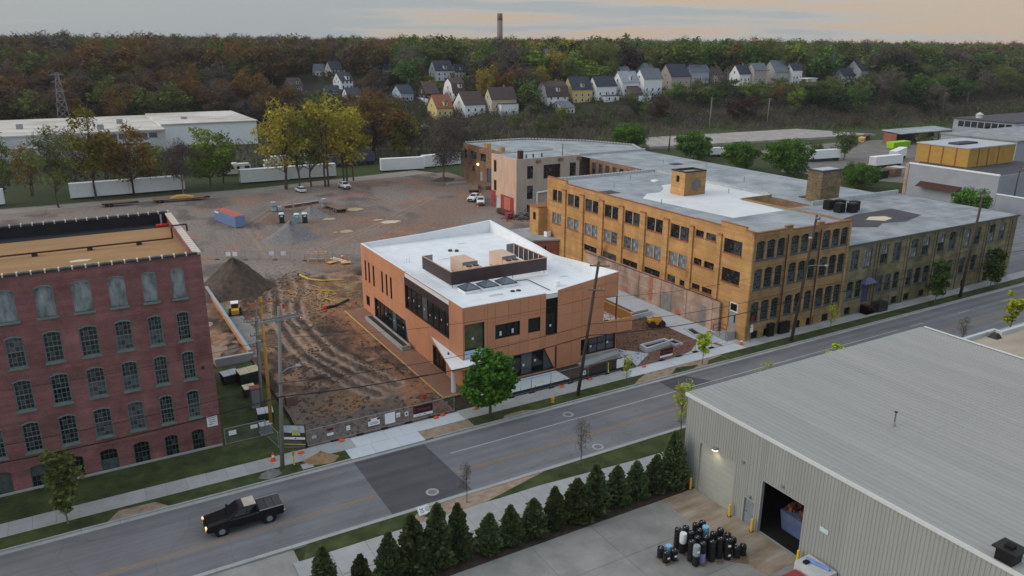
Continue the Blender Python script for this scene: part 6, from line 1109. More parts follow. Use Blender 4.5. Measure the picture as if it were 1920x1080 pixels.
# thickets on the flat between the trailers and the hill
def thicket(n, xr, yr, leaf, lab, hmax, size=.35, tw=False, thr=.5, sd=51):
    x = rg.uniform(*xr, n); y = rg.uniform(*yr, n); c = fbm(x/10, y/10, sd); k = c > thr; x, y, c = x[k], y[k], c[k]; n = len(x); z = terrain(x, y)+rg.uniform(0, 1, n)**1.3*hmax*np.clip((c-thr)*7+.3, 0, 1.2); p = np.stack([x, y, z], 1); nrm = rand_unit(rg, n)
    if tw: u = rand_unit(rg, n); u[:, 2] = np.abs(u[:, 2])+.6; u *= rg.uniform(.4, 1.1, n)[:, None]; v = np.cross(u, nrm)*.06
    else: u = np.cross(nrm, rand_unit(rg, n))*size; v = np.cross(nrm, u)*.8
    a, b = quads(p, u, v); tag(obj('thicket', np_mesh('thicket', a, b, 'leaf_'+leaf)), lab, 'thicket', kind='stuff')
thicket(26000, (76, 200), (262, 335), 'grey', 'bare twiggy thicket behind the trailers and factory', 4.5, tw=True, thr=.45); thicket(9000, (76, 200), (258, 335), 'olive', 'olive thicket behind the trailers and factory', 3.0, thr=.5, sd=53); thicket(9000, (-60, 74), (252, 316), 'dark', 'dark thicket in front of the white warehouse', 3.0, thr=.55, sd=57); thicket(9000, (-60, 74), (252, 312), 'grey', 'bare brush in front of the white warehouse', 3.5, tw=True, thr=.5, sd=59)
thicket(12000, (205, 460), (262, 300), 'grey', 'bare brush along the railway behind the platform', 3.0, tw=True, thr=.45, sd=61)
for i in range(34):
    x = float(rg.uniform(100, 215)); y = float(rg.uniform(262, 330)); kk = ['bare0', 'mix2', 'bare2', 'mix0', 'spring2', 'fgreen2'][i % 6]
    if y > np.interp(x, BLX, BLY)+4: continue
    az = math.atan2(y, x); D = math.hypot(x, y); h = float(rg.uniform(6, 11))
    h = clear_height(az, D, float(terrain(x, y)), h)
    if h < 2.5: continue
    plant_tree('gully_tree', kk, x, y, h, {'b': 'bare small tree in the gully behind the far brick block', 'm': 'half bare small tree in the gully behind the far brick block', 's': 'pale leaved small tree in the gully behind the far brick block', 'f': 'green small tree in the gully behind the far brick block'}[kk[0]], 'gully trees '+kk[0])
# ------------------------------------------------------------------ vehicles
def bevel(o, w_=.06, seg=2):
    import bmesh
    bm = bmesh.new(); bm.from_mesh(o.data); bmesh.ops.bevel(bm, geom=list(bm.edges), offset=w_, segments=seg, profile=.6, affect='EDGES', clamp_overlap=True); bm.to_mesh(o.data); bm.free(); o.data.polygons.foreach_set('use_smooth', [True]*len(o.data.polygons)); o.data.set_sharp_from_angle(angle=R(38)); return o
def carpaint(name, col, rough=.25): return mat(name, col, rough, .04, 1, spec=.6)
mat('paint_black', S(14, 14, 16), .35, .04, 1, spec=.35); carpaint('paint_white', S(222, 224, 226), .35); mat('chrome', S(170, 174, 178), .25, .05, 1, metal=.8); mat('lamp_red', S(140, 20, 22), .3); mat('lamp_clear', S(200, 205, 210), .2); mat('lamp_lit', (1, .8, .5), emit=((1, .5, .2), 1.1)); mat('car_glass', S(18, 22, 26), .08, .1, 1, spec=.7)
def wheel(t, x, y, r, w_=.26):
    o = MB().tube((x, y-w_/2, r), (x, y+w_/2, r), r, 18).build('wheel', 'rubber', t); s = 1 if y > 0 else -1
    MB().tube((x, y+s*w_*.5, r), (x, y+s*(w_*.5+.02), r), r*.58, 12).build('rim', 'metal_grey', o)
def pickup(lab, loc, rz, paint, lit=False, cover=False, group=None):
    t = thing('pickup_truck', lab, 'pickup', loc, rz, group); ORG[t.name] = Vector((0, 0, 0)); W = .98
    def loop(sc, prof): return [(x, sc*W, z) for x, z in prof]
    prof = [(-2.92, .55), (-1.95, .50), (1.75, .50), (2.94, .55), (2.97, .85), (2.86, 1.06), (1.5, 1.22), (1.28, 1.27), (-2.9, 1.27)]
    b = MB(); n = len(prof); L = [[(x, y*W, z) for x, z in prof] for y in (-1, 1)]
    b.add(L[0]+L[1], [tuple(range(n)), tuple(reversed(range(n, 2*n)))]+[((i+1) % n, i, n+i, n+(i+1) % n) for i in range(n)]); bevel(b.build('body', paint, t), .07)
    MB().hexa([(1.35, -.86, 1.2), (2.8, -.80, 1.06), (2.8, .80, 1.06), (1.35, .86, 1.2)], [(1.35, -.70, 1.30), (2.72, -.62, 1.14), (2.72, .62, 1.14), (1.35, .70, 1.30)]).build('bonnet', paint, t)
    for x in (1.85, -1.75):
        for s in (-1, 1): MB().tube((x, s*.985, .41), (x, s*.992, .41), .52, 20).build('wheel_arch', 'black', t)
    bt = [(-1.05, -.94, 1.27), (1.32, -.94, 1.25), (1.32, .94, 1.25), (-1.05, .94, 1.27)]; tp = [(-.92, -.74, 1.88), (.42, -.72, 1.88), (.42, .72, 1.88), (-.92, .74, 1.88)]; bevel(MB().hexa(bt, tp).build('cab', paint, t), .05)
    def face(i, j, a, b_, c, d, name, off):
        A, B, T0, T1 = map(Vector, (bt[i], bt[j], tp[i], tp[j])); P = lambda u, v: A.lerp(B, u).lerp(T0.lerp(T1, u), v)+Vector(off); MB().quad(P(a, c), P(b_, c), P(b_, d), P(a, d)).build(name, 'car_glass', t)
    face(1, 2, .06, .94, .12, .92, 'windscreen', (.012, 0, .006)); face(3, 0, .1, .9, .25, .88, 'rear_window', (-.012, 0, 0))
    for i, j, s in ((0, 1, -1), (2, 3, 1)):
        for a, b_ in (((.06, .44), (.48, .86)) if i == 0 else ((.14, .52), (.56, .94))): face(i, j, a, b_, .14, .86, 'side_window', (0, s*.012, .004))
    MB().box(-.9, -.66, 1.883, .0 if cover else .3, .66, 1.90).build('roof_panel', mat('roof_pale', S(176, 168, 156), .3, .1, 1) if cover else paint, t)
    if cover:
        for i in range(3): MB().box(-2.84+.595*i, -.88, 1.275, -2.84+.595*i+.56, .88, 1.325).build('bed_cover', mat('tonneau', S(64, 62, 64), .6), t)
        MB().box(-2.9, -.96, 1.274, -1.06, -.89, 1.33).box(-2.9, .89, 1.274, -1.06, .96, 1.33).build('bed_rail', 'metal_grey', t)
    else: MB().box(-2.8, -.82, 1.272, -1.12, .82, 1.282).build('bed', 'metal_dark', t); MB().box(-2.9, -.96, 1.272, -1.06, -.83, 1.33).box(-2.9, .83, 1.272, -1.06, .96, 1.33).box(-2.92, -.82, 1.272, -2.81, .82, 1.33).build('bed_rail', paint, t)
    for x in (1.85, -1.75):
        for y in (-.88, .88): wheel(t, x, y, .41)
    MB().box(2.9, -.95, .5, 3.05, .95, .74).build('front_bumper', 'chrome', t); MB().box(-3.04, -.93, .55, -2.92, .93, .74).build('rear_bumper', 'chrome', t); MB().box(2.96, -.6, .76, 2.99, .6, 1.03).build('grille', 'black', t)
    for y in (-.78, .78): MB().box(2.86, y-.16, .82, 2.985, y+.16, 1.02).build('headlight', 'lamp_lit' if lit else 'lamp_clear', t); MB().box(-2.95, y-.12 if y > 0 else y-.14, .85, -2.915, y+.14 if y > 0 else y+.12, 1.2).build('taillight', 'lamp_red', t)
    for s in (-1, 1): MB().box(1.0, s*1.0-.1, 1.3, 1.15, s*1.0+.1, 1.5).build('mirror', paint, t); MB().box(-1.0, s*1.0-.05, .40, 1.3, s*1.0+.05, .46).build('side_step', 'metal_dark', t); MB().tube((1.2, s*.985, 1.2), (-1.0, s*.985, 1.22), .014, 4).build('trim', 'chrome', t)
    return t
pickup('black pickup truck driving on the road past the red mill, bed covered', (9.35, 62.15, .0), math.pi, 'paint_black', True, True).scale = (1.1, 1.08, 1.08)
pickup('white pickup truck parked under the lot edge trees', (69.5, 215, .09), R(-88), 'paint_white'); pickup('white pickup parked by the cream block, left one of two', (93.8, 181.2, .06), R(-140), 'paint_white', group='white pickups by the cream block'); pickup('white pickup parked by the cream block, right one of two', (93.0, 176.2, .06), R(-118), 'paint_white', group='white pickups by the cream block')
def car(lab, loc, rz, paint, L=4.4):
    t = thing('car', lab, 'car', loc, rz); ORG[t.name] = Vector((0, 0, 0)); prof = [(-2.2, .4), (2.15, .4), (2.22, .7), (1.9, .92), (1.0, 1.0), (-1.9, 1.02), (-2.22, .9)]; b = MB(); n = len(prof); Lp = [[(x, y, z) for x, z in prof] for y in (-.88, .88)]
    b.add(Lp[0]+Lp[1], [tuple(range(n)), tuple(reversed(range(n, 2*n)))]+[((i+1) % n, i, n+i, n+(i+1) % n) for i in range(n)]); b.build('body', paint, t)
    MB().hexa([(-1.95, -.84, 1.0), (1.0, -.84, 1.0), (1.0, .84, 1.0), (-1.95, .84, 1.0)], [(-1.5, -.66, 1.5), (.3, -.66, 1.5), (.3, .66, 1.5), (-1.5, .66, 1.5)]).build('cabin', 'car_glass', t); MB().box(-1.5, -.66, 1.5, .3, .66, 1.54).build('roof', paint, t)
    for x in (1.35, -1.35):
        for y in (-.8, .8): wheel(t, x, y, .33, .2)
    for y in (-.65, .65): MB().box(-2.24, y-.14, .7, -2.19, y+.14, .85).build('taillight', 'lamp_red', t); MB().box(2.1, y-.14, .65, 2.2, y+.14, .8).build('headlight', 'lamp_clear', t)
car('white hatchback parked nose to the trees at the lot edge', (57, 215.3, .09), R(95), 'paint_white'); car('white car on the hillside lane by the pale yellow house', (152, 343.5, float(terrain(152, 343.5))+.05), R(20), 'paint_white')
def trailer(lab, x, y, L, rz=0, col='white', zb=.3, h=4.0, wheels=False, group=None, w_=2.55):
    t = thing('semi_trailer' if wheels else 'storage_trailer', lab, 'trailer', (x, y, .05), rz, group); ORG[t.name] = Vector((0, 0, 0)); MB().box(0, 0, zb, L, w_, h).build('box', col, t)
    mb = MB()
    for i in range(int(L/1.2)+1): mb.box(min(i*1.2, L-.06), -.03, zb, min(i*1.2, L-.06)+.06, -.002, h-.1)
    mb.box(0, -.05, h-.12, L, -.002, h+.04).box(0, -.04, zb, L, -.002, zb+.14); mb.build('side_rails', col, t); MB().box(.3, .3, .0, L-.3, w_-.3, zb).build('undercarriage', 'metal_dark', t)
    MB().box(-.05, .1, zb+.05, -.003, w_-.1, h-.1).build('rear_door', 'white_dirty' if col == 'white' else col, t)
    if wheels:
        for xx in (L-1.2, L-2.5): wheel(t, xx, .25, .5, .4); wheel(t, xx, w_-.25, .5, .4)
    return t
for i, (x, L) in enumerate(((1.2, 14.1), (15.4, 14.1))): trailer('white storage trailer behind the left trees, %s one' % ('left', 'right')[i], x, 233.6, L, 0, group='left white trailers')
for i, (x, L) in enumerate(((45.3, 14.2), (59.7, 14.2))): trailer('white storage trailer behind the lot edge row of trees, %s one' % ('left', 'right')[i], x, 236.5-.04*i, L, R(-2.5) if i == 0 else R(-2.5), group='middle white trailers')
trailer('white storage trailer below the broad oak', 89.8, 238.3, 14.2, R(-8)); trailer('white storage trailer next to the far brick block', 105.2, 239, 14.2, R(6)); trailer('white trailer end at the left picture edge', -28, 233, 14.5)
mat('trailer_blue', S(76, 78, 106), .6, .1, .6); trailer('dark blue semi trailer parked behind the white trailers', 76.2, 255, 17.6, 0, 'trailer_blue', 1.2, 4.1, True)
bt_ = trailer('white box truck body behind the white trailers', 60.5, 260.5, 12, 0, 'white', 1.1, 4.0, True); MB().box(-2.6, .15, .6, -.4, 2.4, 2.9).build('cab', 'paint_white', bt_); MB().box(-2.64, .3, 1.7, -2.61, 2.25, 2.6).build('windscreen', 'car_glass', bt_)
trailer('white trailer in the rail yard with printed side, left of the yard tree', 230, 186, 14, R(-8), 'white', 1.1, 4, True); trailer('white trailer near the pallets in the rail yard', 237, 165, 14, R(-2), 'white', 1.1, 4, True); trailer('long pale trailer right of the pallets in the rail yard', 257, 171, 15.5, R(22), 'white', 1.1, 4, True); trailer('small white camper in the rail yard behind the round trees', 208, 214, 7, R(-20), 'white', .8, 3.2, True)
rv = thing('motorhome', 'cream motorhome parked beside the bright green tree', 'motorhome', (42.6, 253.5, .05)); ORG[rv.name] = Vector((0, 0, 0)); MB().profile([(.2, .5), (9.2, .5), (9.4, .8), (9.4, 3.1), (9.1, 3.4), (1.0, 3.4), (.2, 2.8), (0, 1.2)], 0, 2.5).build('body', mat('rv_cream', S(206, 202, 192), .6), rv)
for a, b in ((1.2, 2.4), (3.4, 4.2), (5.2, 6.0), (7.6, 9.0)): MB().box(a, -.02, 1.9, b, -.002, 2.7).build('window', 'car_glass', rv)
MB().box(.3, -.02, 1.2, 9.2, -.003, 1.35).build('stripe', 'ochre', rv); MB().box(4, .6, 3.4, 5.4, 1.9, 3.75).build('roof_unit', 'white', rv)
for x in (1.8, 7.2): wheel(rv, x, .15, .4); wheel(rv, x, 2.35, .4)
# shipping container
ct_ = thing('shipping_container', 'blue shipping container with faded red roof in the lot', 'container', (32.0, 178.3, .05), R(13)); ORG[ct_.name] = Vector((0, 0, 0)); mat('cont_blue', S(126, 150, 186), .6, .1, .8); mat('cont_red', S(178, 98, 80), .8, .14, .8)
MB().box(.03, .03, .1, 2.41, 11.0, 2.6).build('box', 'cont_blue', ct_); mb = MB()
for i in range(36): mb.box(-.02, .15+i*.3, .2, .03, .3+i*.3, 2.5)
for i in range(8): mb.box(.15+i*.28, -.015, .2, .27+i*.28, .03, 2.5)
mb.build('corrugation', 'cont_blue', ct_); MB().box(.0, .0, 2.6, 2.44, 11.03, 2.66).build('roof', 'cont_red', ct_)
for x in (0, 2.3):
    for y in (0, 10.9): MB().box(x, y, 0, x+.14, y+.14, 2.62).build('corner_post', 'cont_blue', ct_)
MB().box(-.035, 8.6, 2.0, -.022, 10.6, 2.35).build('marking', 'white', ct_)
def flatbed(lab, x, y, L, rz, deck='wood_weather', load=False):
    t = thing('flatbed_trailer', lab, 'trailer', (x, y, .08), rz); ORG[t.name] = Vector((0, 0, 0)); MB().box(0, 0, .75, L, 2.4, .95).build('deck', deck, t); MB().box(.2, .5, .5, L+1.5, .7, .745).box(.2, 1.7, .5, L+1.5, 1.9, .745).build('chassis', 'metal_dark', t)
    for xx in (1.2, 2.3): wheel(t, xx, .1, .45, .3); wheel(t, xx, 2.3, .45, .3)
    MB().box(0, -.06, .8, L, -.002, .92).build('edge_beam', 'lumber' if load else 'metal_dark', t)
    if load:
        for i in range(4): MB().box(L*.35+i*.5, .1, .95+.14*i, L*.8-i*.6, 2.2, 1.08+.14*i).build('load_board', 'lumber', t)
flatbed('low flatbed trailer behind the red mill roof', 7.5, 217.5, 7, R(-4), 'wood_weather'); flatbed('long flatbed trailer loaded with boards behind the red mill', 19.2, 217, 12.5, R(-5), 'wood_weather', True); flatbed('dark flatbed trailer beside the puddle in the lot', 59.5, 183, 10, R(97), 'wood_weather'); flatbed('flatbed at the loading dock of the brick block', 99.5, 190, 8, R(62), 'wood_weather')
# tracked loader and trench roller
def loader(lab, loc, rz, drum=False):
    t = thing('skid_loader' if not drum else 'trench_roller', lab, 'loader' if not drum else 'roller', loc, rz); ORG[t.name] = Vector((0, 0, 0)); Y_ = mat('machine_yellow', S(214, 166, 52), .5, .08, 2)
    MB().profile([(-1.2, .45), (1.0, .45), (1.1, .9), (.2, 1.1), (-.9, 1.35), (-1.3, 1.1)], -.55, .55).build('body', Y_, t)
    if not drum:
        MB().box(-.7, -.48, 1.1, .5, .48, 2.0).build('cab', 'metal_dark', t); MB().box(-.8, -.55, 2.0, .6, .55, 2.1).build('cab_roof', 'white', t); MB().box(.51, -.4, 1.2, .53, .4, 1.95).build('windscreen', 'car_glass', t)
        for s in (-1, 1): MB().profile([(-1.2, .1), (1.1, .1), (1.3, .4), (.9, .75), (-1.1, .75), (-1.35, .4)], s*.78-.18, s*.78+.18).build('track', 'rubber', t); MB().path([(-1.1, s*.65, 1.5), (.4, s*.65, 1.45), (1.35, s*.65, .6)], .09, 6).build('lift_arm', Y_, t)
        MB().profile([(1.35, .1), (2.0, .1), (1.9, .2), (1.45, .75), (1.35, .75)], -.9, .9).build('bucket', 'steel', t)
    else:
        for x in (-.75, .75): MB().tube((x, -.75, .5), (x, .75, .5), .5, 16).build('drum', 'rust_pipe', t)
        MB().box(-.5, -.4, 1.1, .7, .4, 1.6).build('engine_cover', mat('tan_cover', S(206, 178, 120), .6), t)
loader('yellow skid loader beside the big dirt pile', (19.9, 118.2, .1), R(80)); loader('tan trench roller parked on the dirt beside the planters', (72.8, 82.7, .1), R(-20), True)
# ------------------------------------------------------------------ piles
def pile(name, x, y, rx, ry, h, m, lab, seed, peak=1.25):
    n, k = 40, 14; rg2 = np.random.default_rng(seed); mb = MB(); V = []
    for j in range(k+1):
        r = j/k
        for i in range(n):
            a = 2*math.pi*i/n; wob = 1+.12*math.sin(a*2+seed)+.08*math.sin(a*5+seed*2); z = h*(.55*(1-r)**peak+.45*(.5+.5*math.cos(math.pi*r)))*(1+.10*math.sin(a*3+seed))-.02
            V.append((x+rx*r*wob*math.cos(a), y+ry*r*wob*math.sin(a), max(z+rg2.normal(scale=.05)*h*.3*(0 < j < k), -.05 if j == k else .02)))
    Fc = [(j*n+i, j*n+(i+1) % n, (j+1)*n+(i+1) % n, (j+1)*n+i) for j in range(k) for i in range(n)]; mb.add(V, [tuple(reversed(f)) for f in Fc]); return tag(mb.build(name, m, None, True), lab, 'pile')
mat('gravel', S(124, 122, 122), .95, .3, 2.5, bump=.8, bscale=7); mat('dark_soil', S(70, 64, 58), .95, .3, 1.2, bump=.8, bscale=5, col2=S(98, 84, 72)); mat('sand', S(150, 122, 88), .95, .25, 2, bump=.6, bscale=8)
pile('dirt_pile', 22.6, 131.5, 5.9, 9.5, 5.2, 'dark_soil', 'largest dark dirt pile beside the red mill', 1, 1.0); pile('gravel_pile', 40.4, 163.0, 5.6, 5.4, 3.6, 'gravel', 'grey gravel pile in front of the portable toilets', 2, 1.1); pile('gravel_pile', 50.8, 183.5, 4.2, 4.6, 2.3, 'gravel', 'smaller grey gravel pile behind the portable toilets', 3); pile('sand_mound', 18.3, 69.3, 2.3, 1.25, 1.0, 'sand', 'brown sand mound on the parkway by the utility pole', 4); pile('gravel_mound', 13.2, 68.9, 1.6, .9, .7, 'gravel', 'small grey gravel mound left of the utility pole', 5); pile('dirt_mound', 100.5, 214.5, 5, 4, .9, 'dark_soil', 'low dirt mound at the bare tree by the brick block', 6); pile('soil_heap', 228, 212, 6, 4, 2.2, 'leaf_dark', 'green overgrown heap in the rail yard', 7)
# ------------------------------------------------------------------ site objects
def toilet(x, y, m, lab):
    t = thing('portable_toilet', lab, 'portable toilet', (x, y, .06), R(-12), 'portable toilets'); ORG[t.name] = Vector((0, 0, 0)); MB().box(-.55, -.55, .1, .55, .55, 2.05).build('cabin', m, t); MB().hexa([(-.6, -.6, 2.05), (.6, -.6, 2.05), (.6, .6, 2.05), (-.6, .6, 2.05)], [(-.42, -.42, 2.32), (.42, -.42, 2.32), (.42, .42, 2.32), (-.42, .42, 2.32)]).build('roof', 'white', t); MB().box(-.38, -.58, .2, .38, -.555, 1.95).build('door', m, t); MB().box(-.58, -.58, 0, .58, .58, .1).build('skid', 'black', t); MB().box(-.3, -.6, 1.5, .3, -.585, 1.75).build('door_sign', 'white', t)
mat('toilet_green', S(34, 62, 58), .5); mat('toilet_teal', S(120, 158, 172), .5); toilet(42.5, 178.9, 'toilet_green', 'dark green portable toilet left of the other two'); toilet(45.4, 176.8, 'toilet_teal', 'light teal portable toilet in the middle'); toilet(47.2, 176.5, 'toilet_green', 'dark green portable toilet at the right')
mat('ibc', S(188, 196, 200), .5)
def tote(x, y, z, lab):
    t = thing('liquid_tote', lab, 'tote', (x, y, z), 0, 'liquid totes'); ORG[t.name] = Vector((0, 0, 0)); MB().box(-.52, -.55, .16, .52, .55, 1.14).build('tank', 'ibc', t); mb = MB()
    for k in np.linspace(-.55, .55, 5):
        mb.tube((k, -.6, .12), (k, -.6, 1.16), .02, 4).tube((k, .6, .12), (k, .6, 1.16), .02, 4).tube((-.58, k, .12), (-.58, k, 1.16), .02, 4).tube((.58, k, .12), (.58, k, 1.16), .02, 4)
    mb.build('cage', 'metal_grey', t); MB().box(-.6, -.6, 0, .6, .6, .14).build('pallet', 'wood_weather', t)
for x, y, z, l in ((44.0, 192.6, .07, 'caged white liquid tote at the left, lower one on the ground'), (44.0, 192.6, 1.25, 'caged white liquid tote stacked on another at the left'), (45.4, 192.4, .07, 'caged white liquid tote right of the stacked pair'), (56.2, 191, .07, 'caged white liquid tote right of the barrier row'), (56.2, 191, 1.25, 'caged white liquid tote on top at the right of the barrier row')): tote(x, y, z, l)
for i, (x, y) in enumerate(((48.3, 195.4), (50.9, 195.9), (53.3, 196.4), (55.6, 197.2))):
    t = thing('barrier_block', 'brown barrier block with pale top, %s of the row in the lot' % ORD[i], 'barrier', (x, y, .06), R(8), 'barrier blocks'); ORG[t.name] = Vector((0, 0, 0)); MB().box(-1, -.35, 0, 1, .35, .62).build('block', mat('block_brown', S(112, 80, 68), .9), t); MB().box(-1.02, -.37, .62, 1.02, .37, .72).build('cap', 'concrete', t)
cf = thing('lumber_crate', 'open wooden frame crate standing by the site fence', 'crate', (37.8, 142, .1), R(-28)); ORG[cf.name] = Vector((0, 0, 0)); 
for x in (0, 1.7, 3.4):
    for y in (0, 1.4): MB().box(x, y, 0, x+.1, y+.1, 1.8).build('post', 'lumber', cf)
for z in (0.05, 1.75):
    for y in (0, 1.4): MB().box(0, y-.02, z, 3.5, y+.12, z+.1).build('rail', 'lumber', cf)
    for x in (0, 1.7, 3.4): MB().box(x-.01, 0, z+.1, x+.11, 1.5, z+.16).build('cross_rail', 'lumber', cf)
MB().box(.3, .3, .21, 3.1, 1.2, .6).build('pipes', 'metal_grey', cf)
for x, y, r, l in ((41.8, 139.5, 20, 'flat plywood sheet nearest the site fence gap'), (44.0, 137.9, -15, 'flat plywood sheet beside the west corner of the terracotta building')): tag(MB().box(-.9, -.6, 0, .9, .6, .08).xf((x, y, .32), R(r)).build('plywood_sheet', 'plywood'), l, 'plywood')
for i, (x, y) in enumerate(((42.4, 142.3), (43.0, 142.6))): tag(MB().tube((x, y, .3), (x+1.5, y-4, .35), .09, 8).build('plastic_pipe', 'white'), 'white plastic pipe lying by the crate, %s one' % ('left', 'right')[i], 'pipe')
def cone(x, y, z, lab, s=1.0):
    t = thing('traffic_cone', lab, 'cone', (x, y, z)); ORG[t.name] = Vector((0, 0, 0)); MB().lathe(0, 0, [(.17*s, .04*s), (.115*s, .32*s)], 12).lathe(0, 0, [(.085*s, .5*s), (.03*s, .75*s), (0, .75*s)], 12).build('cone', 'orange_plastic', t, True); MB().lathe(0, 0, [(.116*s, .32*s), (.086*s, .5*s)], 12).build('band', 'white', t, True); MB().box(-.2*s, -.2*s, 0, .2*s, .2*s, .04*s).build('base', 'orange_plastic', t)
cone(14.1, 71.4, .14, 'orange traffic cone at the foot of the grey utility pole', 1.25); cone(78.3, 71.1, .14, 'orange traffic cone at the corner of the yellow factory', 1.3); cone(27.9, 110.8, .2, 'small orange cone in the dirt between the tracks'); cone(90, 172, .08, 'orange cone in front of the cream block', 1.2); cone(44.5, 141.5, .1, 'orange cone by the far site fence', 1.6)
def hydrant(x, y, z, m, lab):
    t = thing('fire_hydrant', lab, 'hydrant', (x, y, z)); ORG[t.name] = Vector((0, 0, 0)); MB().lathe(0, 0, [(.2, 0), (.2, .06), (.13, .07), (.13, .55), (.17, .56), (.17, .62), (.13, .68), (.05, .78), (.03, .84), (0, .84)], 12).build('barrel', m, t, True); MB().tube((-.24, 0, .45), (.24, 0, .45), .07, 8).build('side_outlets', m, t); MB().tube((0, 0, .42), (0, -.24, .42), .09, 8).build('front_outlet', m, t)
hydrant(45.6, 68.8, .11, 'safety_yellow', 'yellow fire hydrant on the verge before the plastic sheeting'); hydrant(32.8, 76.6, .2, 'red_plastic', 'red hydrant in the dirt beside the brown walk'); hydrant(27.0, 117.6, .2, 'red_plastic', 'red standpipe in the dirt between the tracks'); hydrant(37.3, 113.2, .2, 'red_plastic', 'red standpipe at the back corner of the terracotta building')
mat('pipe_yellow', S(206, 176, 70), .6); mat('pipe_black', S(40, 36, 36), .7)
def pipeobj(pts, r, m, lab): 
    t = thing('drain_pipe', lab, 'pipe', pts[0]); ORG[t.name] = Vector((0, 0, 0)); p0 = Vector(pts[0]); MB().path([Vector(p)-p0 for p in pts], r, 8).build('pipe', m, t); d = (Vector(pts[1])-p0).normalized(); MB().tube(-d*.5, d*.02, r*1.35, 10).build('pipe_end', 'red_plastic' if r > .2 else 'pipe_black', t)
pipeobj([(34.0, 133.5, .5), (34.8, 130.5, .35), (36.5, 128.5, .35), (40, 127.5, .3)], .16, 'pipe_yellow', 'yellow corrugated drain pipe running through the dirt'); pipeobj([(32.6, 113.7, .45), (34.4, 113.9, .4), (37, 116, .35)], .28, 'pipe_black', 'black pipe with red open end in the dirt')
for i in range(9): x, y = random.uniform(33.5, 38), random.uniform(114, 126); a = random.uniform(0, 3); tag(MB().tube((x, y, .4), (x+math.cos(a)*2.2, y+math.sin(a)*2.2, .45), .05, 5).build('form_stake', 'pipe_yellow'), 'yellowish stick among the scattered debris behind the terracotta building', 'stick', 'yellow sticks in the dirt')
# utility boxes and bins beside the red mill
mat('bin_dark', S(44, 50, 48), .6); mat('cream_lid', S(208, 196, 164), .7)
def bin_(x, y, w_, d, h, rz, lab, m='bin_dark', lid='cream_lid', name='waste_bin', cat='bin'):
    t = thing(name, lab, cat, (x, y, .1), rz); ORG[t.name] = Vector((0, 0, 0)); MB().hexa([(-w_*.45, -d*.42, .1), (w_*.45, -d*.42, .1), (w_*.45, d*.45, .1), (-w_*.45, d*.45, .1)], [(-w_/2, -d/2, h*.9), (w_/2, -d/2, h*.9), (w_/2, d/2, h), (-w_/2, d/2, h)]).build('bin', m, t)
    for i in range(2): MB().hexa([(-w_/2+i*w_/2+.02, -d*.52, h*.9+.01), (-w_/2+(i+1)*w_/2-.02, -d*.52, h*.9+.01), (-w_/2+(i+1)*w_/2-.02, d*.52, h+.01), (-w_/2+i*w_/2+.02, d*.52, h+.01)], [(-w_/2+i*w_/2+.02, -d*.52, h*.9+.08), (-w_/2+(i+1)*w_/2-.02, -d*.52, h*.9+.08), (-w_/2+(i+1)*w_/2-.02, d*.52, h+.08), (-w_/2+i*w_/2+.02, d*.52, h+.08)]).build('lid', lid, t)
    for sx in (-1, 1): MB().box(sx*w_*.4-.05, -d*.4, 0, sx*w_*.4+.05, d*.4, .1).build('runner', 'metal_dark', t)
bin_(16.2, 91.8, 2.6, 1.5, 1.7, R(8), 'dark dumpster with two cream lids beside the red mill'); bin_(14.2, 93.0, 2.0, 1.4, 1.3, R(8), 'low dark dumpster with pale lid behind the cream lidded one', lid='white_dirty'); bin_(15.4, 79.9, 1.7, 1.2, 1.6, R(-6), 'dark waste bin with white lid at the yellow pole', lid='white_dirty'); bin_(15.4, 87.9, 1.4, 1.2, 1.2, R(4), 'small cream topped bin before the rusty grey cabinet')
def cabinet(x, y, w_, d, h, m, top, lab, z=.1):
    t = thing('utility_cabinet', lab, 'cabinet', (x, y, z)); ORG[t.name] = Vector((0, 0, 0)); MB().box(-w_/2, -d/2, .08, w_/2, d/2, h).build('cabinet', m, t); MB().box(-w_/2-.04, -d/2-.04, h, w_/2+.04, d/2+.04, h+.06).build('top', top, t); MB().box(-w_/2-.06, -d/2-.06, 0, w_/2+.06, d/2+.06, .08).build('base', 'concrete', t)
    for i in range(3): MB().box(-w_/2+.06+i*(w_-.1)/3, -d/2-.02, .2, -w_/2+.02+(i+1)*(w_-.1)/3, -d/2-.003, h-.12).build('door', m, t)
cabinet(15.5, 84.8, 1.1, .9, 2.3, 'metal_grey', mat('rusty_top', S(150, 90, 80), .9, .4, 3), 'tall grey cabinet with rusty top beside the utility poles'); cabinet(19, 82.9, 1.3, 1.0, 1.25, mat('cab_brown', S(110, 88, 80), .8), 'wood_weather', 'brown louvred cabinet standing in the dirt yard'); cabinet(14.9, 77.8, 1.2, .9, 1.0, 'metal_grey', 'white_dirty', 'low grey cabinet at the site fence corner')
cabinet(84.2, 71.35, 1.1, .5, 1.9, 'black', 'black', 'black electrical cabinet with pale panel at the buff brick wall', .13); cabinet(86.9, 71.3, 2.0, .5, 1.7, 'black', 'black', 'wide black meter cabinet with pale panels at the buff brick wall', .13)
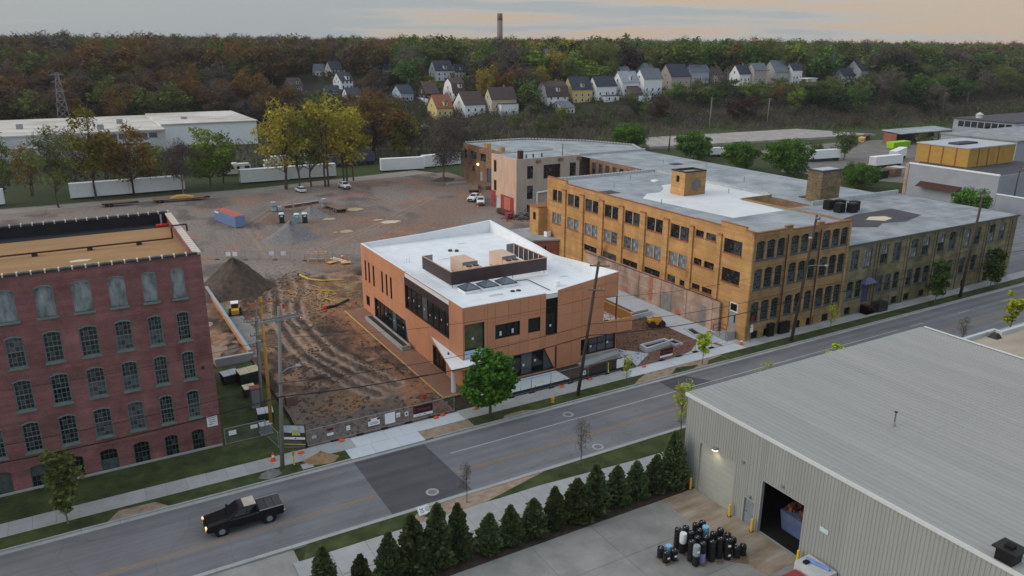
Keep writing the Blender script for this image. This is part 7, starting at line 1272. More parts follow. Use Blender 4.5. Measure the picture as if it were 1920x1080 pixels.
# timber edge and dock pit behind the red mill
dk = thing('timber_retaining_wall', 'orange timber retaining wall with concrete cap beside the red mill', 'retaining wall', (18, 115, 0))
for i in range(16): MB().box(17.9, 99.6+2*i, .0, 18.1, 101.55+2*i, 1.15).build('timber', mat('timber_orange', S(186, 128, 74), .85, .2, 2), dk)
MB().box(17.8, 99.5, 1.15, 18.25, 131.6, 1.3).build('cap', 'concrete', dk); MB().box(13.5, 98.8, .0, 18.3, 99.3, 1.1).build('end_wall', 'concrete', dk)
struct('dock_pad', MB().box(10.5, 99.4, -.05, 17.85, 131, .16), mat('pad_brown', S(170, 128, 100), .9, .3, .6, col2=S(150, 140, 132)))
struct('access_lane', MB().prism([(18.3, 99), (19.2, 99), (21.0, 108), (20.2, 126), (19.2, 140), (18.3, 140)], -.05, .33), 'concrete_yard')
# junk pile, rusty tank, bin by the cream block
tk = thing('rusty_tank', 'rusty horizontal steel tank lying by the red painted door', 'tank', (91.7, 161.6, 0)); MB().tube((91.6, 164, .75), (91.9, 159.3, .75), .7, 16).build('shell', 'rust_pipe', tk); MB().box(91.2, 162.8, 0, 92.2, 163.1, .4).box(91.3, 160.2, 0, 92.3, 160.5, .4).build('cradle', 'metal_dark', tk)
jk = thing('scrap_heap', 'tangled heap of dark scrap metal in front of the cream block', 'scrap heap', (94, 156, 0)); rr = random.Random(9); mb = MB(); m2 = MB()
for i in range(150):
    x, y = rr.gauss(94.3, 2.6), rr.gauss(155.8, 1.6); z = max(0, 1.9-abs(x-94.3)*.4-abs(y-155.8)*.5)*rr.random(); a = rr.uniform(0, 6.28); e_ = rr.uniform(-.6, .6); L = rr.uniform(.4, 1.7); (mb if i % 3 else m2).tube((x, y, z+.1), (x+L*math.cos(a), y+L*math.sin(a), max(.05, z+.1+L*e_)), rr.uniform(.03, .13), 5)
tag(mb.build('scrap', 'metal_dark', jk), kind='stuff'); tag(m2.build('scrap', 'steel', jk), kind='stuff')
bin_(90.6, 157.2, 1.6, 1.4, 1.4, 0, 'red steel bin beside the scrap heap', 'paint_red', 'paint_red'); tag(MB().box(97.6, 206, .06, 104, 206.6, .5).build('dock_beam', 'concrete'), 'pale concrete beam lying before the loading dock', 'beam')
# rail yard
def heap_boards(x, y, n, m, lab, rz=0, w_=5, d=2.4):
    t = thing('board_stack', lab, 'stack', (x, y, .03), rz); ORG[t.name] = Vector((0, 0, 0))
    for i in range(n): MB().box(random.uniform(-.2, .2), random.uniform(-.1, .1), i*.42, w_+random.uniform(-.3, .3), d, i*.42+.36).build('layer', m, t)
heap_boards(300, 216, 4, 'lumber', 'stack of pale boards before the lumber shed', R(30), 8); heap_boards(307, 219, 5, 'metal_dark', 'dark pipe stack left of the lumber shed', R(30), 8); heap_boards(221, 151, 6, 'black', 'black stacked crates behind the green bush', R(5), 4, 4); heap_boards(228, 151.5, 6, 'wood_weather', 'brown stacked pallets behind the green bush', R(5), 4, 4); heap_boards(233, 154, 5, 'white_dirty', 'white topped stack of pallets near the pale trailer', R(5), 6, 4)
gd = thing('skip_bin', 'lime green skip bin in the rail yard', 'skip', (290, 195, .02), R(-5)); ORG[gd.name] = Vector((0, 0, 0)); MB().hexa([(0, 0, .2), (9, 0, .2), (9, 3, .2), (0, 3, .2)], [(-.3, -.3, 2.6), (9.4, -.3, 2.9), (9.4, 3.3, 2.9), (-.3, 3.3, 2.6)]).build('bin', mat('lime', S(150, 200, 30), .6), gd); MB().box(.3, .3, 0, 8.7, 2.7, .2).build('runner', 'metal_dark', gd)
for i in range(5): MB().box(.5+i*2, -.3, .3, .65+i*2, -.06, 2.5).build('rib', 'lime', gd)
# ------------------------------------------------------------------ drums in the foreground yard
mat('drum_black', S(26, 27, 29), .4, .1, 3); mat('drum_blue', S(120, 176, 206), .5); mat('drum_white', S(206, 210, 212), .5); mat('drum_grey', S(136, 142, 150), .4); mat('drum_lilac', S(128, 132, 180), .5); mat('bung', S(200, 200, 200), .5)
DP = {}
def drum_proto(m):
    a = MB().lathe(0, 0, [(.26, 0), (.285, .03), (.285, .28), (.3, .3), (.285, .32), (.285, .58), (.3, .6), (.285, .62), (.285, .86), (.27, .9), (.25, .9), (.24, .875), (0, .875)], 18).mesh('shell', m, True); b = MB().cyl(.12, .06, .875, .9, .04, 8).mesh('bung', 'bung'); l_ = MB().box(-.12, -.305, .38, .12, -.298, .56).mesh('paper_label', 'white'); return a, b, l_
for m in ('drum_black', 'drum_blue', 'drum_white', 'drum_grey', 'drum_lilac'): DP[m] = drum_proto(m)
def drum(x, y, z, m, lab, label_paper=False):
    t = thing('plastic_drum', lab, 'drum', (x, y, z), random.uniform(-.5, .5), 'plastic drums in the yard'); a, b, l_ = DP[m]; obj('shell', a, t); obj('bung', b, t); o = obj('bung', b, t); o.rotation_euler = (0, 0, 2.6)
    if label_paper: obj('paper_label', l_, t)
hi = [(39.64, 40.69), (40.36, 40.56), (41.37, 40.46), (42.08, 40.44), (41.85, 39.81), (41.1, 39.72), (40.26, 39.82), (39.6, 40.01), (40.23, 39.06), (40.91, 38.76), (41.78, 38.82), (42.62, 38.9), (39.47, 38.86), (39.4, 38.23), (40.08, 38.25), (40.9, 38.04), (41.73, 38.02), (42.68, 38.16), (42.21, 37.56)]
cm = {4: ('drum_blue', 'blue'), 7: ('drum_white', 'white'), 13: ('drum_grey', 'translucent grey')}
for i, (x, y) in enumerate(hi):
    m, cn = cm.get(i, ('drum_black', 'black')); drum(x, y, 1.03, m, '%s drum on the upper layer, %s counting from the far left of the cluster' % (cn, ORD[i]), i in (13, 17, 18)); m2_ = 'drum_lilac' if i == 14 else 'drum_black'; drum(x, y, .125, m2_, '%s drum on the lower layer under the %s upper drum' % ('lilac' if i == 14 else 'black', ORD[i]), i in (18,))
for i, (x, y, m, cn) in enumerate(((37.64, 40.41, 'drum_black', 'black drum at the far left corner of the separate pallet'), (38.35, 40.3, 'drum_blue', 'blue drum on the separate pallet of four'), (37.6, 39.7, 'drum_black', 'black drum at the near left corner of the separate pallet'), (38.34, 39.6, 'drum_black', 'black drum at the near right corner of the separate pallet'), (43.6, 38.35, 'drum_black', 'single level black drum with white label behind the right end'), (43.0, 37.35, 'drum_black', 'single level black drum second from the right end'), (43.65, 37.3, 'drum_black', 'single level black drum at the right end'))): drum(x, y, .145, m, cn, i in (0, 2, 3, 4))
def pallet(x, y, rz, lab, w_=1.35):
    t = thing('pallet', lab, 'pallet', (x, y, .03), rz, 'pallets under the drums'); ORG[t.name] = Vector((0, 0, 0))
    for i in range(6): MB().box(-w_/2, -w_/2+i*w_/5.6, .08, w_/2, -w_/2+i*w_/5.6+.14, .1).build('slat', 'wood_weather', t)
    for k in (-1, 0, 1): MB().box(k*w_*.45-.05, -w_/2, 0, k*w_*.45+.05, w_/2, .08).build('runner', 'wood_weather', t)
for i, (x, y) in enumerate(((38.0, 40.0), (40.0, 40.3), (41.5, 40.0), (40.2, 38.6), (41.6, 38.2), (43.0, 38.3), (43.2, 37.2))): pallet(x, y, R(8*i), ['wooden pallet under the four separate drums', 'wooden pallet under the far left drums', 'wooden pallet under the blue upper drum', 'wooden pallet under the grey translucent drum', 'wooden pallet under the middle near drums', 'wooden pallet under the right rear drums', 'wooden pallet under the right end drums'][i])
def bollard(x, y, lab):
    t = thing('bollard', lab, 'bollard', (x, y, .04), 0, 'yellow bollards at the warehouse'); ORG[t.name] = Vector((0, 0, 0)); MB().lathe(0, 0, [(.12, 0), (.12, 1.15), (.08, 1.22), (0, 1.24)], 12).build('post', 'safety_yellow', t, True); MB().cyl(0, 0, 0, .03, .2, 12).build('base', 'metal_dark', t)
bollard(46.8, 46.9, 'yellow bollard left of the closed roller door'); bollard(46.8, 41.9, 'yellow bollard right of the closed roller door'); bollard(46.8, 39.3, 'yellow bollard left of the open bay'); bollard(46.8, 34.4, 'yellow bollard right of the open bay')
gl = thing('equipment_cart', 'pale covered cart with blue tool beside the warehouse at the bottom edge', 'cart', (46.3, 32.4, .03)); MB().box(45.4, 31.0, .4, 47.1, 33.6, 1.3).build('cover', 'white_dirty', gl); MB().tube((46.2, 33.2, 1.42), (46.7, 31.4, 1.42), .16, 8).build('tool', mat('tool_blue', S(110, 140, 190), .5), gl); MB().box(45.7, 32.8, 1.31, 46.3, 33.1, 1.5).build('handle', 'black', gl)
for x, y in ((45.6, 31.3), (46.9, 31.3), (45.6, 33.3), (46.9, 33.3)): MB().cyl(x, y, .03, .4, .1, 8).build('leg', 'metal_dark', gl)
tag(MB().hexa([(43.2, 32.0, .03), (45.2, 32.0, .03), (45.2, 33.3, .03), (43.2, 33.3, .03)], [(43.4, 32.1, .9), (45.1, 32.1, .9), (45.1, 33.2, .9), (43.4, 33.2, .9)]).build('red_tub', 'paint_red'), 'red tub beside the pale cart at the bottom edge', 'tub')

# clods, stones and scraps strewn over the dirt yard
rg3 = np.random.default_rng(77)
def strew(n, xr, yr, s0, s1, m, lab, thr=.0, seed=5):
    x = rg3.uniform(*xr, n); y = rg3.uniform(*yr, n); k = (fbm(x/4, y/4, seed) > thr) & ~((x > 34.8) & (x < 61) & (y > 76) & (y < 113)) & ~((x < 18.4) & (y < 132)) & ~((x > 74) & (y < 130)); x, y = x[k], y[k]; n = len(x); z = lotz(x, y); s = rg3.uniform(s0, s1, n)*rg3.uniform(.4, 1, n); base = np.array([(-1, -1, -.3), (1, -1, -.3), (1, 1, -.3), (-1, 1, -.3), (-.6, -.5, .7), (.6, -.6, .6), (.5, .6, .8), (-.6, .5, .6)]); fb = np.array([(4, 5, 6, 7), (0, 1, 5, 4), (1, 2, 6, 5), (2, 3, 7, 6), (3, 0, 4, 7)])
    a = rg3.uniform(0, 6.28, n); c, sn = np.cos(a), np.sin(a); sx = rg3.uniform(.6, 1.8, n); B = base[None]*s[:, None, None]*np.stack([sx, np.ones(n), np.ones(n)*.8], 1)[:, None]; V = np.stack([B[..., 0]*c[:, None]-B[..., 1]*sn[:, None]+x[:, None], B[..., 0]*sn[:, None]+B[..., 1]*c[:, None]+y[:, None], B[..., 2]+z[:, None]], -1).reshape(-1, 3); Fa = (fb[None]+(np.arange(n)*8)[:, None, None]).reshape(-1, 4); tag(obj('debris', np_mesh('debris', V, Fa, m)), lab, 'debris', kind='stuff')
strew(4200, (18.5, 36), (73, 138), .05, .24, 'dark_soil', 'dark soil clods strewn over the dirt yard', .42, 5); strew(900, (18.5, 36), (73, 138), .04, .12, 'gravel', 'grey stones strewn over the dirt yard', .45, 9); strew(800, (30, 44), (112, 138), .05, .2, 'sand', 'pale wood scraps behind the terracotta building', .45, 15); strew(900, (61, 74), (73, 92), .05, .2, 'dark_soil', 'soil clods around the planters', .4, 19); strew(3500, (20, 100), (138, 220), .06, .22, 'gravel', 'loose stones over the gravel lot', .52, 23)
# ------------------------------------------------------------------ planters, plastic sheeting, ramps
def planter(poly, h, lab):
    t = thing('planter', lab, 'planter', (poly[0][0], poly[0][1], 0)); n = len(poly); cx = sum(p[0] for p in poly)/n; cy = sum(p[1] for p in poly)/n; inn = [(cx+(x-cx)*.86, cy+(y-cy)*.66) for x, y in poly]; mb = MB()
    for i in range(n):
        j = (i+1) % n; mb.hexa([(*poly[i], .02), (*poly[j], .02), (*inn[j], .02), (*inn[i], .02)], [(*poly[i], h), (*poly[j], h), (*inn[j], h), (*inn[i], h)])
    mb.build('walls', 'concrete_new', t); MB().prism(inn, .02, h*.6).build('soil', 'mulch', t)
planter([(64.9, 75.2), (69.6, 75.9), (69.6, 77.1), (65.0, 76.9)], .75, 'long pale concrete planter near the street east of the terracotta building'); planter([(70.0, 75.2), (71.3, 75.1), (71.1, 77.2), (69.9, 76.9)], .35, 'low open planter frame right of the long street planter'); planter([(74.8, 76.3), (76.0, 75.9), (76.6, 79.4), (75.5, 79.7)], .4, 'low sunken planter beside the alley pavement'); planter([(71.2, 86.6), (75.6, 86.9), (75.9, 88.2), (71.4, 88.1)], .75, 'pale concrete planter behind the trench roller')
ps = thing('plastic_sheeting', 'bluish white plastic sheeting spread before the terracotta building', 'plastic sheet', (45, 74.5, .1)); mat('plastic', S(196, 210, 218), .35, .08, .7, bump=.4, bscale=2)
P_ = [(38.9, 72.75), (50.9, 72.6), (50.7, 75.9), (41.5, 76.0), (38.9, 75.2)]; MB().prism(P_, .13, .30).build('sheet', 'plastic', ps)
struct('entry_slab', MB().prism([(38.1, 72.2), (38.9, 72.2), (41, 76.2), (38.1, 76.2)], -.02, .12), 'concrete_new')
rr = random.Random(4)
for i in range(11): x = 41.5+i*.85+rr.uniform(-.2, .2); y = 73.2+.9*abs(math.sin(i*.8)); MB().cyl(x, y, .30, .31, rr.uniform(.10, .2), 9).build('paint_mark', 'yellow_green', ps)
sf = thing('silt_fence', 'low black silt fence along the sidewalk edge of the plastic sheeting', 'silt fence', (45, 72.4, .1))
for i in range(10): x = 39.2+i*2.1; MB().box(x, 72.38, .1, x+2.08, 72.41, .62).build('fabric', 'black', sf); MB().box(x-.02, 72.42, .1, x+.03, 72.47, .85).build('stake', 'wood_weather', sf)
rp_ = thing('concrete_ramp', 'pale concrete ramp with boards below the east corner window', 'ramp', (57, 75.5, 0)); MB().hexa([(54.5, 75.2, .02), (60.7, 75.6, .02), (60.7, 76.6, .02), (54.5, 76.6, .02)], [(54.5, 75.2, .3), (60.7, 75.6, .85), (60.7, 76.6, .85), (54.5, 76.6, .3)]).build('slab', 'concrete', rp_); MB().hexa([(55, 74.8, .1), (60, 75.2, .1), (60, 75.35, .1), (55, 74.95, .1)], [(55, 74.8, .25), (60, 75.2, .5), (60, 75.35, .5), (55, 74.95, .25)]).build('board', 'wood_weather', rp_)
struct('dirt_strip', MB().prism([(50.9, 72.3), (60.6, 72.3), (62, 75), (60.7, 76.5), (51, 76.7)], -.04, .07), 'mulch')
for i, (x, y) in enumerate(((57.5, 73.2), (59, 73.6), (60.2, 73.0))): pile('spoil_heap', x, y, 1.2, .7, .5, 'dark_soil', 'small dark spoil heap before the east window, %s from the left' % ORD[i], 20+i)
tf = thing('terrace_frame', 'salmon coloured scaffold frame on the corner terrace', 'frame', (59.5, 78.5, 4.05)); mat('salmon', S(214, 130, 110), .6); mb = MB()
for y in (77.6, 79.2): mb.path([(59.2, y, 4.05), (59.4, y, 5.3), (61.4, y, 5.3), (61.6, y, 4.05)], .05, 6)
mb.tube((59.4, 77.6, 5.3), (59.4, 79.2, 5.3), .05).tube((61.4, 77.6, 5.3), (61.4, 79.2, 5.3), .05); mb.build('tubes', 'salmon', tf); MB().box(60, 78, 4.06, 60.6, 78.6, 4.6).build('bucket', 'metal_dark', tf)
# ------------------------------------------------------------------ site fences
pan = MB().tube((0, 0, .1), (0, 0, 1.9), .035, 6).tube((2.9, 0, .1), (2.9, 0, 1.9), .035, 6).tube((0, 0, 1.88), (2.9, 0, 1.88), .03, 6).tube((0, 0, .15), (2.9, 0, .15), .02, 5).mesh('frame', 'metal_grey'); panm = MB().quad((0, 0, .15), (2.9, 0, .15), (2.9, 0, 1.88), (0, 0, 1.88)).mesh('wire_mesh', 'chainlink'); panf = MB().quad((0, 0, .15), (2.9, 0, .15), (2.9, 0, 1.75), (0, 0, 1.75)).mesh('privacy_fabric', 'fabric_fence')
def fence(pts, lab, z=.12, fabric=()):
    t = thing('site_fence', lab, 'fence', (*pts[0], z)); ORG[t.name] = Vector((*pts[0], z)); k = 0
    for (ax, ay), (bx, by) in zip(pts, pts[1:]):
        L = math.hypot(bx-ax, by-ay); n = max(1, round(L/2.9)); a = math.atan2(by-ay, bx-ax)
        for i in range(n):
            u = i/n; o = place('panel', pan, t, (ax+(bx-ax)*u, ay+(by-ay)*u, z), a); o.scale = (L/n/2.9, 1, 1); obj('wire_mesh', panf if k in fabric else panm, o); k += 1
            if i: obj('foot', cached('foot', lambda: MB().box(-.4, -.25, 0, .4, .25, .05).mesh('foot', 'rubber')), o)
    return t
fence([(10.6, 76.9), (14.7, 76.9), (15.2, 73.5), (17.6, 72.3)], 'chain link site fence from the red mill corner to the site board'); fence([(17.9, 72.4), (34.6, 72.35)], 'chain link site fence along the dirt yard with hung signs'); fence([(39.2, 72.25), (61.5, 72.25)], 'chain link site fence in front of the terracotta building', fabric=(5, 6)); fence([(62, 72.3), (76.8, 72.3)], 'chain link site fence by the planters near the yellow factory'); fence([(21.2, 154.3), (30.4, 148.5), (35.7, 145.8), (46.5, 136.5)], 'far chain link fence between the dirt yard and the gravel lot', .06)
def board(x, y, z, w_, h, m, lab, rz=0, name='fence_sign', cat='sign', bands=(), letters=()):
    t = thing(name, lab, cat, (x, y, z), rz); ORG[t.name] = Vector((0, 0, 0)); o = MB().box(0, -.03, 0, w_, 0, h).build('panel', m, t)
    for a, b, c, d, mm in bands: MB().box(a, -.036, b, c, -.0305, d).build('print', mm, t)
    for body, size, mm, cx, cz in letters: lettering('lettering', body, size, mm, t, (cx, -.037, cz), 0)
    return t
mat('print_red', S(186, 38, 48), .6); mat('print_black', S(30, 30, 32), .6); mat('print_maroon', S(110, 34, 54), .6); mat('banner_black', S(34, 32, 34), .6)
board(29.6, 72.28, .62, 2.3, 1.28, 'banner_black', 'black banner with red lettering and white strip on the site fence', R(-1), bands=((0, 0, 2.3, .32, 'white'), (.16, .5, .22, 1.05, 'print_red'), (.3, .12, .9, .18, 'print_black'), (1.2, .1, 1.45, .22, 'print_black')), letters=(('Erhardt', .52, 'print_red', 1.28, .78),))
board(64.6, 72.22, .5, 2.2, 1.15, 'banner_black', 'second black banner with red lettering on the fence by the planters', R(1), bands=((0, 0, 2.2, .28, 'white'), (.14, .45, .2, .95, 'print_red')), letters=(('Erhardt', .48, 'print_red', 1.22, .7),))
board(26.3, 72.28, .6, 1.15, 1.25, 'white', 'blank white panel on the site fence'); board(27.6, 72.28, 1.1, .45, .5, 'white', 'small white notice right of the blank panel', bands=((.08, .1, .36, .14, 'print_grey'), (.08, .2, .36, .24, 'print_grey'))); board(28.6, 72.28, 1.0, .4, .5, 'white', 'small white notice left of the black banner', bands=((.1, .12, .3, .4, 'print_grey'),))
board(24.4, 72.28, .7, 1.3, .95, 'white', 'white sign with maroon corners on the site fence', bands=((0, .7, .3, .95, 'print_maroon'), (1.0, .7, 1.3, .95, 'print_maroon'), (0, 0, 1.3, .12, 'print_black'), (.2, .3, 1.1, .36, 'print_grey'), (.2, .46, 1.0, .52, 'print_grey'))); board(22.0, 72.28, 1.0, .4, .5, 'white', 'small white notice between the board and the maroon sign', bands=((.1, .14, .3, .2, 'print_grey'),)); board(19.9, 72.28, .9, .7, .28, 'white', 'narrow white strip sign on the site fence', bands=()); board(19.9, 72.28, 1.45, .7, .3, 'print_maroon', 'narrow maroon strip sign on the site fence'); board(18.3, 72.28, 1.0, .5, .3, 'white_dirty', 'small pale plate right of the site board')
board(11.0, 76.8, 1.2, .75, .5, 'white', 'white plate on the fence at the red mill corner'); board(13.2, 76.8, 1.4, .7, .4, 'white', 'white plate on the fence between mill and yellow pole')
board(57.4, 72.14, .6, 1.15, 1.2, 'white', 'white panel on the fence in front of the east window'); board(52.2, 72.14, .8, .4, .55, 'white', 'small white notice on the fence left of the dark pole', bands=((.1, .14, .3, .4, 'print_grey'),))
for i, x in enumerate((56.0, 58.9)): tag(MB().box(x, 72.05, .5, x+.1, 72.1, 1.7).box(x+.04, 72.04, .3, x+.16, 72.09, .7).build('warning_ribbon', 'yellow_green'), 'yellow warning ribbon on the fence %s the white panel' % ('left of', 'right of')[i], 'ribbon')
for x, y, lab in ((24.9, 153, 'left white plate on the far fence'), (26.0, 152.4, 'second white plate on the far fence'), (32.2, 149.6, 'third white plate on the far fence'), (34.2, 148.6, 'fourth white plate on the far fence')): board(x, y-1.6, .9, .9, .8, 'white', lab, R(-30))
# large site board with a picture of the project
sb = thing('site_board', 'large black framed project board with building picture beside the grey pole', 'board', (15.6, 73.4, .1), R(-32)); ORG[sb.name] = Vector((0, 0, 0)); W_ = 2.45
MB().box(0, -.05, 1.0, W_, 0, 2.75).build('panel', 'black', sb); MB().box(.08, -.056, 1.75, W_-.08, -.0505, 2.67).build('printed_sky', mat('print_sky', S(150, 176, 206), .6, .25, 2, col2=S(200, 206, 206)), sb); MB().box(.08, -.058, 1.36, W_-.08, -.0515, 1.85).build('printed_ground', mat('print_dark', S(52, 54, 50), .7, .3, 4), sb); MB().box(1.05, -.061, 1.55, 1.9, -.0585, 2.12).build('printed_building', mat('print_buff', S(184, 180, 120), .7, .3, 6), sb); MB().box(.08, -.058, 1.08, W_-.08, -.0515, 1.35).build('white_strip', 'white', sb); MB().box(1.3, -.062, 1.16, 1.45, -.0585, 1.27).build('print', 'print_black', sb)
for x in (0.05, W_-.13): MB().box(x, 0.002, 0, x+.09, .09, 2.7).build('post', 'black', sb)
MB().box(.1, .0, .45, W_-.1, .06, .52).build('rail', 'lumber', sb)
# sandbags and orange feet
def sandbag(x, y, lab, z=.13):
    t = MB(); t.lathe(0, 0, [(.0, 0), (.26, .02), (.29, .08), (.23, .16), (.08, .2), (0, .2)], 12); t.v = [(a*1.15+x, b*.75+y, c+z) for a, b, c in t.v]; tag(t.build('sandbag', 'orange_plastic', None, True), lab, 'sandbag')
for x, y, l in ((16.9, 71.5, 'orange sandbag under the project board'), (21.3, 71.9, 'orange sandbag at the left end of the apron'), (32.1, 71.8, 'orange sandbag right of the black banner'), (33.0, 72.0, 'orange sandbag behind another right of the banner'), (37.0, 71.6, 'dark red sandbag by the brown walk end'), (48.8, 71.7, 'orange sandbag left of the dark pole'), (53.1, 71.8, 'orange sandbag right of the dark pole'), (61.5, 71.6, 'orange sandbag at the forecourt fence post')): sandbag(x, y, l)
for i in range(14): x = 64.9+i*.45+random.uniform(-.1, .1); y = 72.6+.12*i*random.uniform(.5, 1); tag(MB().add([(x, y, .1), (x+.02, y, .1), (x+.02, y, .75), (x, y, .75)], [(0, 1, 2, 3)]).hexa([(x+.02, y-.005, .5), (x+.32, y-.005, .55), (x+.32, y+.005, .55), (x+.02, y+.005, .5)], [(x+.02, y-.005, .75), (x+.32, y-.005, .7), (x+.32, y+.005, .7), (x+.02, y+.005, .75)]).build('marker_flag', mat('flag_red', S(214, 50, 74), .6)), 'red marker flag in the dirt bed behind the second banner', 'flag', 'red marker flags')
# yellow marker post, sign post at factory, speed sign
mp_ = thing('marker_post', 'yellow marker post with brown top by the sand mound', 'post', (15.7, 69.6, .1)); MB().box(15.62, 69.55, .1, 15.78, 69.65, 1.15).build('post', mat('post_yellow', S(206, 200, 60), .6), mp_); MB().box(15.61, 69.54, 1.15, 15.79, 69.66, 1.6).build('cap', 'pole_yellow', mp_)
tag(MB().box(16.2, 68.2, .1, 17.3, 69.2, .17).build('concrete_plate', 'concrete'), 'square concrete plate beside the sand mound', 'plate')
sp_ = thing('street_sign', 'signpost with red and white plates at the yellow factory corner', 'sign', (79.9, 71.0, .13)); MB().cyl(79.9, 71.0, .13, 4.1, .04, 8).build('post', 'steel', sp_); MB().box(79.6, 70.93, 3.3, 80.25, 70.96, 4.0).build('red_plate', mat('plate_red', S(120, 28, 34), .5), sp_); MB().box(79.65, 70.93, 1.7, 80.2, 70.96, 2.4).build('white_plate', 'white', sp_); MB().box(79.75, 70.93, 2.5, 80.1, 70.96, 2.8).build('white_plate', 'white', sp_)
ssn = thing('speed_limit_sign', 'white speed limit 30 sign tipped over on the gravel verge', 'sign', (23.3, 55.35, .1), 0)
pl_ = MB().box(-.42, -.55, -.012, .42, .55, 0).mesh('plate', 'white'); rot = (R(38), 0, R(-78)); o = obj('plate', pl_, ssn, (0, 0, .5)); o.rotation_mode = 'XYZ'
Mx = Matrix.Translation((0, 0, .55)) @ Matrix.Rotation(R(0), 4, 'Z') @ Matrix.Rotation(R(40), 4, 'X') @ Matrix.Rotation(R(-90), 4, 'Z'); o.matrix_local = Mx
for body, size, yy in (('SPEED', .19, .38), ('LIMIT', .19, .2), ('30', .52, -.2)):
    q = obj('lettering', text_mesh(body, size, 'print_black'), ssn); q.matrix_local = Mx @ Matrix.Translation((0, yy, .006))
bd_ = obj('border', MB().box(-.38, -.52, .001, .38, -.505, .004).box(-.38, .505, .001, .38, .52, .004).box(-.38, -.505, .001, -.365, .505, .004).box(.365, -.505, .001, .38, .505, .004).mesh('border', 'print_black'), ssn); bd_.matrix_local = Mx
q = obj('post', MB().box(-.04, -.04, -1.0, .04, .04, -.012).mesh('post', 'steel'), ssn); q.matrix_local = Matrix.Translation((0, 0, .52)) @ Matrix.Rotation(R(8), 4, 'X')
# ------------------------------------------------------------------ utility poles and wires
ATT = {}
def pole(key, base, top, r, m, lab, arms=(), lamps=(), tf=None, xd=(1, 0, 0)):
    t = thing('utility_pole', lab, 'utility pole', base); b = Vector(base); p = Vector(top); MB().tube(b-Vector((0, 0, .1)), p, r, 10, 0, r*.68).build('shaft', m, t, True); xd = Vector(xd); at = []
    for f, L, am in arms:
        c = b.lerp(p, f); d = Vector((c.x, c.y-r-.08, c.z)); a = MB(); a.hexa([d-xd*L/2+Vector((0, -.07, -.08)), d+xd*L/2+Vector((0, -.07, -.08)), d+xd*L/2+Vector((0, .07, -.08)), d-xd*L/2+Vector((0, .07, -.08))], [d-xd*L/2+Vector((0, -.07, .08)), d+xd*L/2+Vector((0, -.07, .08)), d+xd*L/2+Vector((0, .07, .08)), d-xd*L/2+Vector((0, .07, .08))]); o = a.build('crossarm', am, t)
        for u in (-.46, -.2, .2, .46): q_ = d+xd*L*u; MB().lathe(q_.x, q_.y, [(.05, q_.z+.08), (.07, q_.z+.14), (.05, q_.z+.2), (.07, q_.z+.26), (.03, q_.z+.32), (0, q_.z+.32)], 8).build('insulator', 'metal_grey', o); at.append(q_+Vector((0, 0, .32)))
    for f, dx, dy, up in lamps:
        c = b.lerp(p, f); e_ = c+Vector((dx, dy, up)); o = MB().path([c, c+Vector((dx*.5, dy*.5, up*.9)), e_], .045, 6).build('lamp_arm', 'metal_grey', t); MB().lathe(e_.x+dx*.12, e_.y+dy*.12, [(.05, e_.z+.16), (.2, e_.z+.12), (.3, e_.z), (.24, e_.z-.06), (0, e_.z-.09)], 10).build('lamp_head', 'metal_grey', o)
    if tf: c = b.lerp(p, tf); MB().lathe(c.x, c.y-.5, [(0, c.z-.6), (.28, c.z-.6), (.3, c.z-.5), (.3, c.z+.4), (.1, c.z+.5), (0, c.z+.5)], 12).build('transformer', 'metal_grey', t)
    ATT[key] = (b, p, at)
pole('p1', (14.5, 69.5, .1), (15.6, 69.7, 16.6), .22, 'pole_grey', 'weathered grey utility pole with two crossarms by the project board', ((.93, 4.0, 'metal_grey'), (.945, 3.2, 'pole_grey')), ((.60, 1.6, .2, .4),), None, (1, .05, 0))
pole('py', (15.5, 77.8, .1), (15.7, 77.9, 15.2), .21, 'pole_yellow', 'fresh yellow wooden utility pole behind the grey one', ((.965, 2.9, mat('arm_orange', S(176, 104, 62), .8)),), (), None)
pole('p3', (15.4, 81.4, .1), (15.8, 81.6, 12.4), .2, 'pole_grey', 'grey utility pole behind the yellow pole', ((.93, 2.2, 'metal_grey'), (.80, 1.6, 'metal_grey')), (), .72, (1, 0, 0))
pole('p2', (49.2, 68.9, .1), (51.6, 69.0, 16.2), .22, 'pole_wood', 'dark leaning utility pole in front of the terracotta building', ((.975, 2.2, 'wood_weather'), (.80, 1.9, 'wood_weather')), (), None, (.8, -.6, 0))
pole('p4', (85.6, 68.7, .1), (88.0, 68.9, 17.9), .22, 'pole_wood', 'dark utility pole with two street lamps before the buff brick face', ((.97, .9, 'wood_weather'),), ((.82, -1.6, -1.0, .5), (.60, 1.6, -1.6, .3)), None)
pole('p5', (126.0, 68.7, .1), (127.6, 68.9, 17.6), .24, 'pole_wood', 'dark utility pole before the olive brick wing', ((.96, 1.8, 'wood_weather'),), (), None)
pole('p6', (206.5, 104, 0), (207.3, 104.2, 11), .2, 'pole_wood', 'dark utility pole against the grey block building', ((.95, 2.4, 'wood_weather'),))
ATT['p0'] = (Vector((-22, 69.4, 0)), Vector((-21, 69.6, 16.5)), []); ATT['p7'] = (Vector((168, 68.6, 0)), Vector((169, 68.8, 17)), [])
for i, (x, y, h, l) in enumerate(((270, 278, 16, 'pale utility pole at the foot of the bluff, left of two'), (312, 281, 14, 'pale utility pole at the foot of the bluff, right of two'), (231, 276, 9, 'utility pole with crossarm by the concrete platform'), (440, 286, 17, 'utility pole among the trees at the right'), (404, 247, 17, 'tall pole behind the lumber shed, left of two'), (430, 250, 16, 'tall pole behind the lumber shed, right of two'), (218, 294, 12, 'thin pole below the small white outbuilding'), (205, 232, 9, 'utility pole with crossarm behind the second round tree'))): pole('f%d' % i, (x, y, float(terrain(x, y))), (x+.3, y, float(terrain(x, y))+h), .3, 'pole_grey' if i < 2 else 'pole_wood', l, ((.95, 3, 'wood_weather'),))
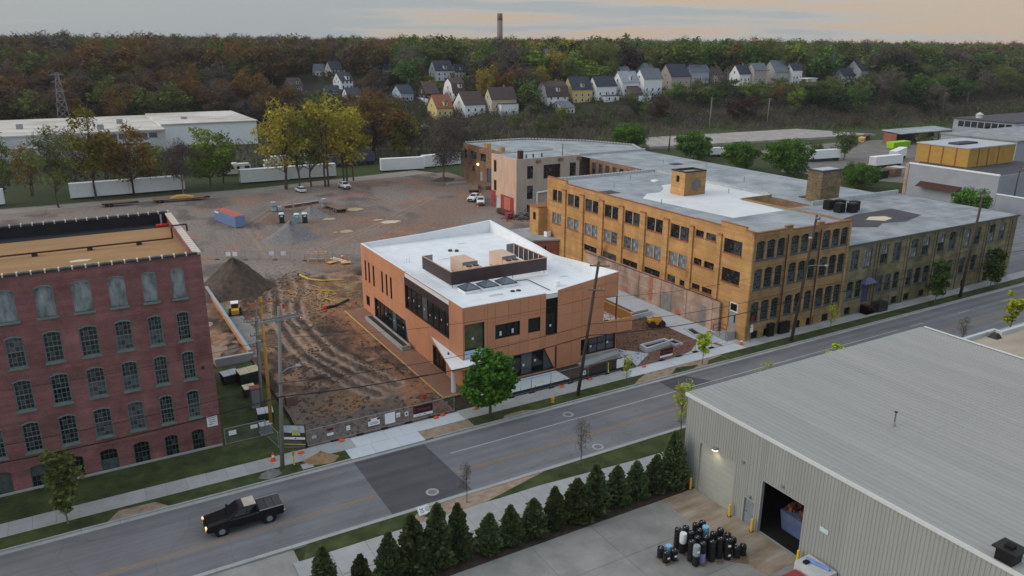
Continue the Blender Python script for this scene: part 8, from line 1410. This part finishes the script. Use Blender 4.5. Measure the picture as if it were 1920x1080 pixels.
def wire(a, b, sag, r, lab, n=14):
    a, b = Vector(a), Vector(b); pts = [a.lerp(b, i/n)-Vector((0, 0, sag*4*(i/n)*(1-i/n))) for i in range(n+1)]; tag(MB().path(pts, r, 4).build('overhead_wire', 'black'), lab, 'wire', 'overhead wires')
SP = [('p0', 'p1', 'left of the grey utility pole'), ('p1', 'p2', 'between the grey and the dark leaning pole'), ('p2', 'p4', 'between the dark leaning pole and the buff brick face'), ('p4', 'p5', 'along the olive brick wing'), ('p5', 'p7', 'beyond the olive brick wing')]
zf = lambda k, z: ATT[k][0].lerp(ATT[k][1], z/ATT[k][1].z)
ZH = [('p0', 8.2, 14.6), ('p1', 7.7, 13.6), ('p2', 7.5, 12.0), ('p4', 6.4, 11.2), ('p5', 6.8, 12.0), ('p7', 7, 12)]; zd = {k: (a, b) for k, a, b in ZH}
for a, b, l in SP:
    wire(zf(a, zd[a][0])+Vector((0, -.25, 0)), zf(b, zd[b][0])+Vector((0, -.25, 0)), .9, .05, 'thick black cable '+l); wire(zf(a, zd[a][0]+1.4)+Vector((0, -.25, 0)), zf(b, zd[b][0]+1.4)+Vector((0, -.25, 0)), .8, .028, 'thin upper cable '+l); wire(zf(a, zd[a][1]), zf(b, zd[b][1]), 1.0, .02, 'high thin wire '+l)
tag(MB().tube((27.8, 69.45, 6.72), (30.2, 69.45, 6.66), .07, 6).build('cable_splice', 'black'), 'black splice case on the thick cable over the dirt yard', 'splice case')

# ------------------------------------------------------------------ evening air
hz = MB().box(-420, -40, -2, 1150, 1250, 90).build('haze', mat('haze_tmp', (1, 1, 1))); tag(hz, 'thin pale evening haze over the whole valley', 'haze', kind='stuff')
hm_ = bpy.data.materials.new('haze'); hm_.use_nodes = True; ht = hm_.node_tree; ht.nodes.clear(); ho = ht.nodes.new('ShaderNodeOutputMaterial'); hv = ht.nodes.new('ShaderNodeVolumePrincipled'); hv.inputs['Color'].default_value = (.9, .93, 1, 1); hv.inputs['Density'].default_value = .00008; ht.links.new(hv.outputs[0], ho.inputs['Volume']); hz.data.materials.clear(); hz.data.materials.append(hm_)
